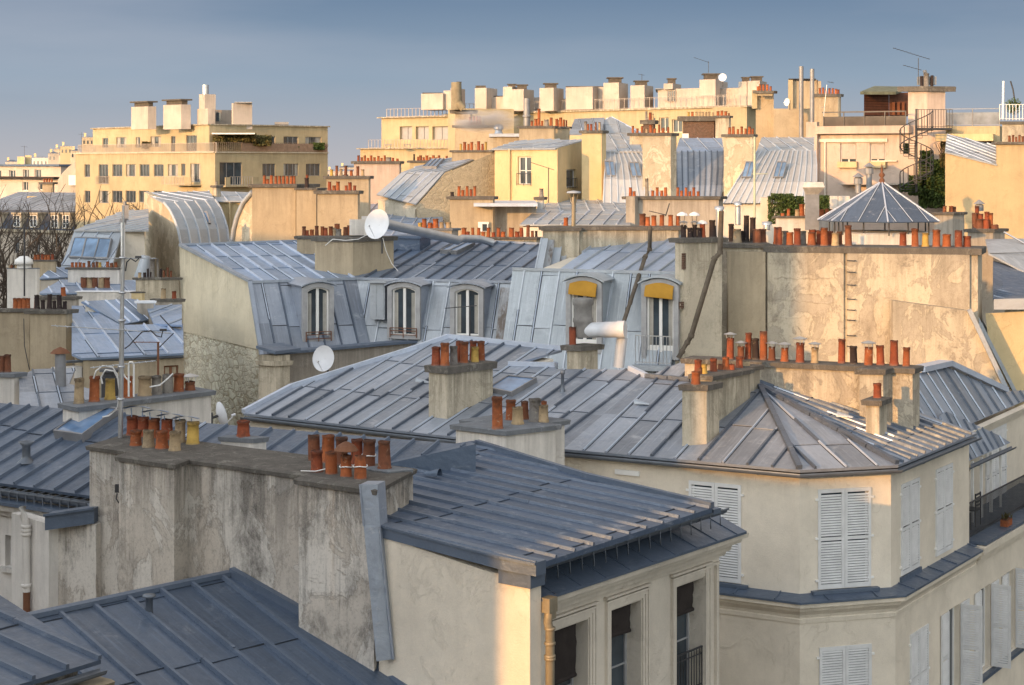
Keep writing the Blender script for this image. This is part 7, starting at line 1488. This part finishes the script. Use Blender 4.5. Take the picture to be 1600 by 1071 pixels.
rt2 = rr(WRt, '409,213,430,232;443,213.5,466,233;477,214,502,232'); shed(T, WRt, ztop, zmid, 9, rt2, MOD, .2, name='upper_wall', dv=V((-.14, 1, 0)))
for W_, L_ in ((WL, rl), (WR, rrt), (WLt, rt), (WRt, rt2)):
    for r in L_: win(T, W_, r, o=-.16, frame=GREYM, curtain=(r[1]-r[0]) > .8 and random.random() < .3, leaves=2 if r[1]-r[0] < 1.6 else 3)
mb = MB(); lbox(mb, WLt, -.2, WLt.L+.1, ztop, ztop+.12, -.4, .2); lbox(mb, WRt, 0, WRt.L+.2, ztop, ztop+.12, -.4, .2); lbox(mb, WL, -.2, WL.L, zmid, zmid+.12, -.4, .15); lbox(mb, WR, 0, WR.L, zmid, zmid+.12, -.4, .15); mb.build('parapet', OLDG, T)
railing(WL, .2, WL.L, zmid+.1, zmid+1.0, -.2, .22, .03, MODP, 'terrace_railing', T); railing(WR, 0, WR.L, zmid+.1, zmid+1.05, -.1, .25, .03, m_plain('brown_rail', (.28, .19, .13), .8), 'terrace_railing', T)
mb = MB(); u0, u1_ = WR.px(378, 240)[0], WR.L; lbox(mb, WR, u0, u1_, zmid+.15, zmid+.95, -.06, -.02); mb.build('screen', m_plain('brown_screen', (.30, .20, .14), .8), T)
mb = MB()
for a, b in ((283, 313), ): u0, u1_ = WL.px(a-2, 280)[0], WL.px(b+2, 280)[0]; lbox(mb, WL, u0, u1_, zof(290, 168), zof(288.5, 168), 0, 1.2); lbox(mb, WL, u1_-1.3, u1_, zof(288, 168), zof(277, 168), 1.1, 1.2)
u0, u1_ = WR.px(340, 280)[0], WR.px(392, 280)[0]; lbox(mb, WR, u0, u1_, zof(292, 167), zof(290, 167), 0, 1.2); lbox(mb, WR, u0, u0+.6, zof(290, 167), zof(277, 167), 1.1, 1.2); lbox(mb, WR, u1_-.8, u1_, zof(290, 167), zof(277, 167), 1.1, 1.2); mb.build('balcony', MOD, T)
railing(WL, WL.px(269, 280)[0], WL.px(303, 280)[0], zof(289, 168), zof(276, 168), 1.15, .3, .03, MODP, 'balcony_railing', T); railing(WR, u0+.6, u1_-.8, zof(290, 167), zof(276, 167), 1.15, .3, .03, MODP, 'balcony_railing', T)
mb = MB(); u0 = WL.px(151, 280)[0]; railing(WL, u0, WL.px(171, 280)[0], zof(288, 182), zof(276, 182), .1, .25, .025, MODP, 'balcony_railing', T)
def lbx(c, Y, l, r, y0, y1=202, name='chimney_block', vent=None):
    b_ = Box(c, Y, l, r, zof(y0, Y), zof(y1, Y), V((-.75, .66, 0)), V((.88, .47, 0)), cap=0); mb = MB(); mb.hexa(b_.quad(b_.zb), b_.quad(b_.zt)); o = mb.build(name, MODP, T)
    if vent: mb = MB(); mb.hexa(b_.quad(b_.zt+.02, -.2), b_.quad(b_.zt+.4, -.2)); mb.hexa(b_.quad(b_.zt+.4, .1), b_.quad(b_.zt+.55, .1)); mb.build('cowl', COWLM, o)
lbx(231, 172, 205, 244, 166.5, vent=True); lbx(283, 169, 255, 298, 163.5, vent=True); lbx(325, 169, 308, 336, 170); lbx(320, 169.5, 311, 337, 147.5, 172); lbx(364, 170, 362, 394, 161.5); lbx(336, 172, 334, 362, 172, name='penthouse')
mb = MB(); mb.tube([P(321, 148, 171), P(321, 133, 171)], .33, 10); mb.build('flue', GALV, T); mb = MB(); a, b = pbox(337.5, 345, 176, 190, 170.5, .5); mb.hexa(a, b); mb.build('window', GLASS, T); mb = MB(); a, b = pbox(429, 451, 191, 195, 176, 2); mb.hexa(a, b); a, b = pbox(366, 394, 159.5, 161, 170, 2); mb.hexa(a, b); mb.build('roof_vent', GREYM, T)
mb = MB(); a, b = pbox(331, 398, 208, 210, 166, 2); mb.hexa(a, b); mb.build('awning_case', WHITE, T)
# ============ far left: older houses and the distant city
T = thing('apartment_building', 'pale older block with balcony rows at the far left skyline', 'building', XY(0, 240)); W_ = Wall(XY(-60, 250), XY(95, 232)); r_ = rr(W_, '36,265,45,278;54,265,64,278;35,284,44,298;-8,266,2,278;14,266,24,278;60,285,70,297'); shed(T, W_, zof(260, 240), 0, 14, r_, MODP, .3)
for r in r_: win(T, W_, r, o=-.25)
mb = MB(); lbox(mb, W_, -.3, W_.L+.3, zof(260, 240), zof(257, 240), -5, .5); mb.build('roof', Z_BLUE, T); mb = MB(); lbox(mb, W_, 0, W_.L, zof(279.5, 240), zof(276, 240), .1, 1.1); mb.build('balcony', DARKC, T); mb = MB(); a, b = pbox(27, 38, 245, 260, 245, 3); mb.hexa(a, b); a, b = pbox(39, 49, 243, 260, 246, 3); mb.hexa(a, b); mb.build('chimney', YEL, T)
T = thing('apartment_building', 'grey building with a big rounded arch window left of the modern block', 'building', XY(100, 215)); mb = MB(); W_ = Wall(XY(90, 216), XY(135, 214)); pts = [W_.at(0, 0)]+[W_.at(W_.L*i/10*1.0, zof(288, 215)+(38/2667*215)*math.sin(math.pi*(.5*i/10+.02))**.7) for i in range(11)]+[W_.at(W_.L, 0)]; mb.prism(pts[::-1], vec=V((0, 6, 0))); mb.build('wall', GREY_R, T)
mb = MB(); a, b = pbox(107, 118, 274, 290, 214.3, .4); mb.hexa(a, b); mb.build('window', WHITE, T)
T = thing('haussmann_house', 'stone house with slate mansard and white dormers at the left edge, behind bare trees', 'house', XY(0, 195)); W_ = Wall(XY(-60, 200), XY(116, 190)); r_ = rr(W_, '22,370,30,396;54,372,62,396;88,370,94,396;-20,370,-12,396;-50,370,-42,396'); shed(T, W_, zof(362, 195), 0, 14, r_, GREY_R, .3)
for r in r_: win(T, W_, r, o=-.25, frame=GREYM)
a, b = W_.at(0, zof(358, 195), .1), W_.at(W_.L, zof(358, 195), .1); up = V((0, 0, 1)); n = W_.n; c, d = b-n*1.6+up*(29/2667*195), a-n*1.6+up*(29/2667*195)
mb = MB(); zroof(mb, [a, b, c, d], 1.0, battens=False); mb.build('mansard', m_plain('slate', (.06, .07, .095), .6), T); e, f = c-n*7+up*1.9, d-n*7+up*1.9; mb = MB(); zroof(mb, [d, c, e, f], .9); mb.build('roof', [Z_MID, Z_PALE], T)
mb = MB(); lbox(mb, W_, -.2, W_.L+.2, zof(362, 195), zof(358, 195), -.3, .5); mb.build('cornice', OLDG, T)
for x in (-40, -12, 21, 47, 80, 98):
    (u0, za) = W_.px(x, 335); u1_ = W_.px(x+13, 335)[0]; zb_ = zof(356, 194); dmb = MB(); lbox(dmb, W_, u0, u1_, zb_, za, -1.5, .1); lbox(dmb, W_, u0-.12, u1_+.12, za, za+.2, -1.4, .25); do = dmb.build('dormer', OLDG, T); win(T, Wall(W_.at(0, 0, .1), W_.at(W_.L, 0, .1)), (u0+.15, u1_-.15, zb_+.1, za-.1), o=.01, bars=2)
mb = MB(); a, b = pbox(42, 71, 307, 340, 203, 2); mb.hexa(a, b); mb.build('chimney', YEL, T)
stack('tan stack with four tall orange pots among far left roofs', [Box(82, 205, 66, 85, zof(285, 205), 0, V((-1, .04, 0)), DRf, cap=.25, over=.25)], '69,279,3,o;73,279,3,o;77,279,3,o;81,279,3,o', (TAN_R, CAPM))
random.seed(21)
for i, (x0, x1, y0, y1, Y, m) in enumerate(((50, 75, 247, 262, 300, WHITE_R), (75, 92, 240, 262, 330, GREY_R), (94, 112, 229, 262, 290, MOD), (110, 124, 236, 262, 260, OLDG), (128, 146, 215, 262, 245, TAN_R), (8, 28, 253, 262, 380, MODP), (510, 560, 268, 300, 420, MODP), (530, 562, 262, 300, 520, GREY_R), (84, 97, 233, 262, 360, OLDG))):
    T = thing('distant_house', ('small white house between the far left chimneys', 'grey house with dark roof on the far left skyline', 'cream chimney-topped house on the far left skyline', 'squat stone house under the skyline next to the modern block', 'narrow brown house touching the left modern block', 'low pale house at the far left edge of the skyline', 'pale house showing through the gap right of the modern block', 'grey house low in the gap between both modern blocks', 'stone house in the dip of the far left skyline')[i], 'house', XY(x0, Y), 'distant houses on the skyline')
    mb = MB(); a, b = pbox(x0, x1, y0, y1+40, Y, 9); mb.hexa(a, b); mb.build('wall', m, T); mb = MB(); p, q = pbox(x0-.5, x1+.5, y0-3, y0, Y+1, 7); q = [q[0].lerp(q[3], .5)+V((1, 0, 0)), q[1].lerp(q[2], .5)-V((1, 0, 0)), q[2].lerp(q[1], .45)-V((1, 0, 0)), q[3].lerp(q[0], .45)+V((1, 0, 0))]; mb.hexa(p, q); mb.build('roof', Z_BLUE if i % 2 else Z_MID, T)
    mb = MB(); a, b = pbox(x0+3, x0+6.5, y0-7, y0, Y+4, 2); mb.hexa(a, b); mb.build('chimney', YEL, T)
    mb = MB()
    for k_ in range(int((x1-x0)/6)):
        a, b = pbox(x0+2+k_*6, x0+4.2+k_*6, y0+5, y0+10, Y-.05, .2); mb.hexa(a, b)
    mb.build('window', GLASS, T) if mb.v else None
# ---------------------------------------------------------------- plants
def leaf_mesh(mb, pts, s):
    for c in pts:
        for _ in range(1):
            d = V((random.gauss(0, 1), random.gauss(0, 1), random.gauss(0, 1))).normalized(); x = d.orthogonal().normalized()*s*random.uniform(.6, 1.2); y = d.cross(x).normalized()*s*random.uniform(.4, .8)
            mb.face([c-x, c+y, c+x, c-y])
def bush(label, cat, name, cells, n, s, m=LEAF, parent=None, group=None, gap=.35):
    """cells: list of (x0,x1,y0,y1,Y,depth) photo boxes filled with leaf-sized faces, denser near the skin"""
    pts = []
    for x0, x1, y0, y1, Y, d in cells:
        k = int(n*(x1-x0)*(y1-y0)/1000)
        while k > 0:
            p = P(random.uniform(x0, x1), random.uniform(y0, y1), Y+random.uniform(0, d)); q = noise.noise(p*1.6)+.35*noise.noise(p*4)
            if q > -gap+random.uniform(-.1, .1): pts.append(p); k -= 1
            else: k -= .25
    mb = MB(); leaf_mesh(mb, pts, s)
    if parent: return mb.build('foliage', m, parent)
    x0, x1, y0, y1, Y, d = cells[0]; t = thing(name, label, cat, P((x0+x1)/2, y1, Y), group); mb.build('foliage', m, t)
    mb = MB()
    for _ in range(10):
        x = random.uniform(x0, x1); mb.tube([P(x, y1, Y+d/2), P(x+random.uniform(-6, 6), (y0+y1)/2, Y+d/2), P(x+random.uniform(-10, 10), y0+2, Y+d/2)], [.04, .025, .01], 5)
    mb.build('stems', BARK, t); return t
random.seed(5)
bush('dense green clipped hedge behind the row of orange pots on the right', 'hedge', 'hedge', [(1200, 1256, 307, 350, 78, 1.6), (1205, 1240, 303, 312, 78, 1.5), (1280, 1296, 306, 345, 78, 1.2)], 2600, .055)
bush('ivy and climbing shrub covering the wall beside the spiral staircase', 'ivy', 'ivy', [(1436, 1476, 250, 325, 100.5, 1.2), (1420, 1440, 275, 305, 100, 1), (1438, 1458, 236, 255, 101, .8), (1405, 1425, 288, 300, 100, 1), (1412, 1420, 225, 240, 100, .5)], 2300, .10, LEAF)
bush('small creeper hanging by the cream downpipe under the terrace canopy', 'climbing plant', 'climbing_plant', [(1470, 1478, 222, 262, 100.4, .5)], 2600, .08, LEAF2)
bush('green planting along the brown terrace rail of the left modern block', 'shrubs', 'terrace_shrub', [(340, 400, 209, 222, 167.6, 1.5), (333, 352, 214, 225, 167, 1), (380, 424, 212, 228, 168.5, 1.2)], 3200, .13, LEAF2)
bush('dark round shrub before the right-hand window of the left modern block', 'shrub', 'terrace_shrub', [(482, 507, 224, 234, 174.5, 1)], 4200, .13)
bush('small shrub in front of the windows on the left modern block terrace', 'shrub', 'terrace_shrub', [(222, 236, 222, 232, 177, 1)], 3500, .13, LEAF2)
bush('low shrub beneath the middle window of the modern block right wing', 'shrub', 'terrace_shrub', [(444, 467, 228, 234, 173, 1)], 3500, .12)
pts = []; t = thing('clipped_bush', 'round clipped bush behind the white barred fence at the upper right', 'shrub', P(1583, 188, 90)); mb = MB(); c = P(1583, 166, 90); pts = [c+V((random.gauss(0, 1), random.gauss(0, 1), random.gauss(0, 1))).normalized()*random.uniform(.2, .46) for _ in range(700)]; leaf_mesh(mb, pts, .045); mb.build('foliage', LEAF, t); mb = MB(); mb.tube([P(1583, 188, 90), c], .04, 6); mb.build('stem', BARK, t)
F = thing('antenna', 'thin bent pole beside the round clipped bush', 'antenna', P(1586, 158, 90)); mb = MB(); mb.tube([P(1586, 160, 90), P(1583, 140, 90), P(1579, 127, 90)], .04, 5); mb.build('pole', METAL, F)
BARKD = m_plain('dark_bark', (.12, .095, .075), .95)
# bare winter trees on the left
def bare_tree(label, foot, height, spread, seed, depth=6):
    rnd = random.Random(seed); t = thing('bare_tree', label, 'tree', foot, 'bare trees at the left'); tr = MB(); cr_ = MB()
    def grow(p, d, L, r, k):
        if k == 0 or r < .006: return
        q = p; pts = [p]; n = 3
        for i in range(n):
            d = (d+V((rnd.uniform(-1, 1), rnd.uniform(-1, 1), rnd.uniform(-.2, .6)))*.16).normalized(); q = q+d*(L/n); pts.append(q)
        (tr if k >= depth-0 else cr_).tube(pts, [r, r*.9, r*.8, r*.68], 5 if k > 2 else 3, False)
        m = 3 if k > 2 else 3
        for j in range(m):
            a = rnd.uniform(0, 6.28); s = d.orthogonal().normalized(); s2 = d.cross(s); e = (d+(s*math.cos(a)+s2*math.sin(a))*rnd.uniform(.45, .95)*spread+V((0, 0, .12))).normalized()
            grow(pts[-1] if j < 2 else pts[2], e, L*rnd.uniform(.62, .82), r*rnd.uniform(.5, .68), k-1)
    grow(foot, V((rnd.uniform(-.05, .05), 0, 1)), height*.34, height*.018, depth); tr.build('trunk', BARKD, t); cr_.build('crown', BARKD, t)
for i, (x, yb, Y, yt, sd) in enumerate(((20, 480, 150, 300, 1), (112, 470, 140, 305, 2), (182, 460, 142, 290, 3), (62, 500, 130, 345, 4), (235, 430, 150, 285, 5), (-10, 500, 120, 290, 6), (150, 470, 150, 320, 8))):
    foot = XY(x, Y); foot.z = 0; hgt = zof(yt, Y)
    bare_tree(('bare brown tree at the left edge before the slate mansard', 'bare tree before the left corner of the modern block', 'bare tree before the middle of the left modern block, its twigs over the lower windows', 'bare tree low behind the orange pot stack at the left', 'bare tree just left of the stone gable with curved mansard', 'bare tree cut by the left photo edge', 'slender bare tree between the modern block and the blue studio skylights')[i], foot, hgt*1.0, .9, sd, 6)
# ---------------------------------------------------------------- small things
def cable(label, pts, Y, r=.012, m=METAL):
    ps = [P(x, y, Y[i] if isinstance(Y, (list, tuple)) else Y) for i, (x, y) in enumerate(pts)]
    t = thing('cable', label, 'cable', ps[0]); mb = MB(); mb.tube(ps, r, 5); mb.build('wire', m, t)
cable('white cable hanging down the tan valley stack from the large white dish', ((598, 372), (603, 392), (612, 412), (622, 424)), 62.2, .012, CABLE)
cable('white cable looping across the front of the tan valley stack', ((576, 366), (560, 374), (540, 376), (520, 374), (508, 384)), 62.4, .014, CABLE)
cable('thin dark cable down the tan wall under the black pots', ((37, 498), (38, 540), (42, 560), (46, 578)), 57.2, .015)
yagi('small twisted antenna behind the pots on the peeling middle stack', P(734, 540, 53.5), P(734, 478, 53.5), [(P(695, 482, 53.5), P(745, 478, 53.5), 7, .3)])
yagi('small rake antenna on the slim orange pot stack right of the tan pronged flue', P(1040, 338, 61.3), P(1046, 318, 61.3), [(P(1014, 330, 61.3), P(1040, 336, 61.3), 5, .25)])
yagi('thin antenna on the pale older block at the far left skyline', P(38, 245, 246), P(38, 228, 246), [(P(33, 229, 246), P(43, 230, 246), 3, 1)])
yagi('tall thin aerial on the far left skyline beside the modern block', P(127, 232, 255), P(127, 207, 255), [(P(122, 210, 255), P(131, 211, 255), 3, 1)])
yagi('leaning rake antenna behind the row of pots right of the zinc pyramid', P(1300, 130, 119), P(1300, 128, 119), [(P(1293, 128, 119), P(1303, 130, 119), 3, .6)])
yagi('steel pole with box aerial on the terrace left of the brown shed', P(1287, 182, 105), P(1292, 133, 105), [(P(1283, 168, 105), P(1290, 167, 105), 2, .5)], m=GALV)
# white hats on the cracked stack and loose boards / slabs on caps
for lab, x, y, Y in (('white umbrella-shaped cowl on the cracked stack, left one', 1066, 334, 55.8), ('white umbrella-shaped cowl on the cracked stack, right one', 1085, 334, 55.9), ('lower white umbrella-shaped cowl leaning over the cracked stack', 1097, 347, 56)):
    F = thing('chimney_cowl', lab, 'cowl', P(x, y+10, Y)); mb = MB(); c = P(x, y+2, Y)
    mb.lathe(c, [(.19, -.02), (.15, .04), (.05, .09), (.001, .10)], 10, False); mb.lathe(c-V((0, 0, .012)), [(.185, -.02), (.001, .09)], 10, False); mb.build('hat', DISH, F)
    mb = MB(); 
    for q in (-.08, .08): mb.bar(c+V((q, 0, 0)), c+V((q*.7, 0, -.30)), .016)
    mb.build('strap', METAL, F)
# low walls, sheds and coping between the left roofs
stack('cream block under the small blue roofs near the television mast', [Box(205, 66.5, 120, 212, zof(455, 66.5), 12, V((-1, .02, 0)), DRf, cap=.05, over=.05)], '', (WHITE_R, DISH))
# ---------------------------------------------------------------- unseen blocks added behind and left of the viewpoint to shade the view
d_ = V((math.sin(SUN_AZ), math.cos(SUN_AZ), 0)); q_ = V((math.cos(SUN_AZ), -math.sin(SUN_AZ), 0))
for i, (qa, qb, T_) in enumerate(((-150, -100, 8.5), (-100, -60, 8), (-60, -29.2, 8), (-29.2, -23.5, 2.8), (-23.5, -19.6, .8), (-17.8, 8, 7), (8, 40, 8), (-190, -100, 2.2))):
    if i == 7: sh_ = 76
    else: sh_ = 0
    mb = MB(); a = q_*qa+d_*(-14+sh_); b = q_*(qb-.02)+d_*(-14+sh_); e = d_*-11
    mb.hexa([a, b, b+e, a+e], [p+V((0, 0, CZ+T_-(0 if k < 2 else .4))) for k, p in enumerate((a, b, b+e, a+e))])
    m = (a+b)/2
    T = thing('townhouse', 'unseen plain block added outside the frame to cast shade', 'house', m, 'added shade blocks outside the frame')
    mb.build('wall', OLDG, T)
# ---------------------------------------------------------------- ground
mb = MB(); mb.face([V((-3000, -600, 0)), V((3000, -600, 0)), V((3000, 6000, 0)), V((-3000, 6000, 0))])
structure('ground', mb, m_plain('asphalt', (.06, .058, .055), .95, 0, .2, .3))
for o in sc.objects:
    if '_w' in o: del o['_w']
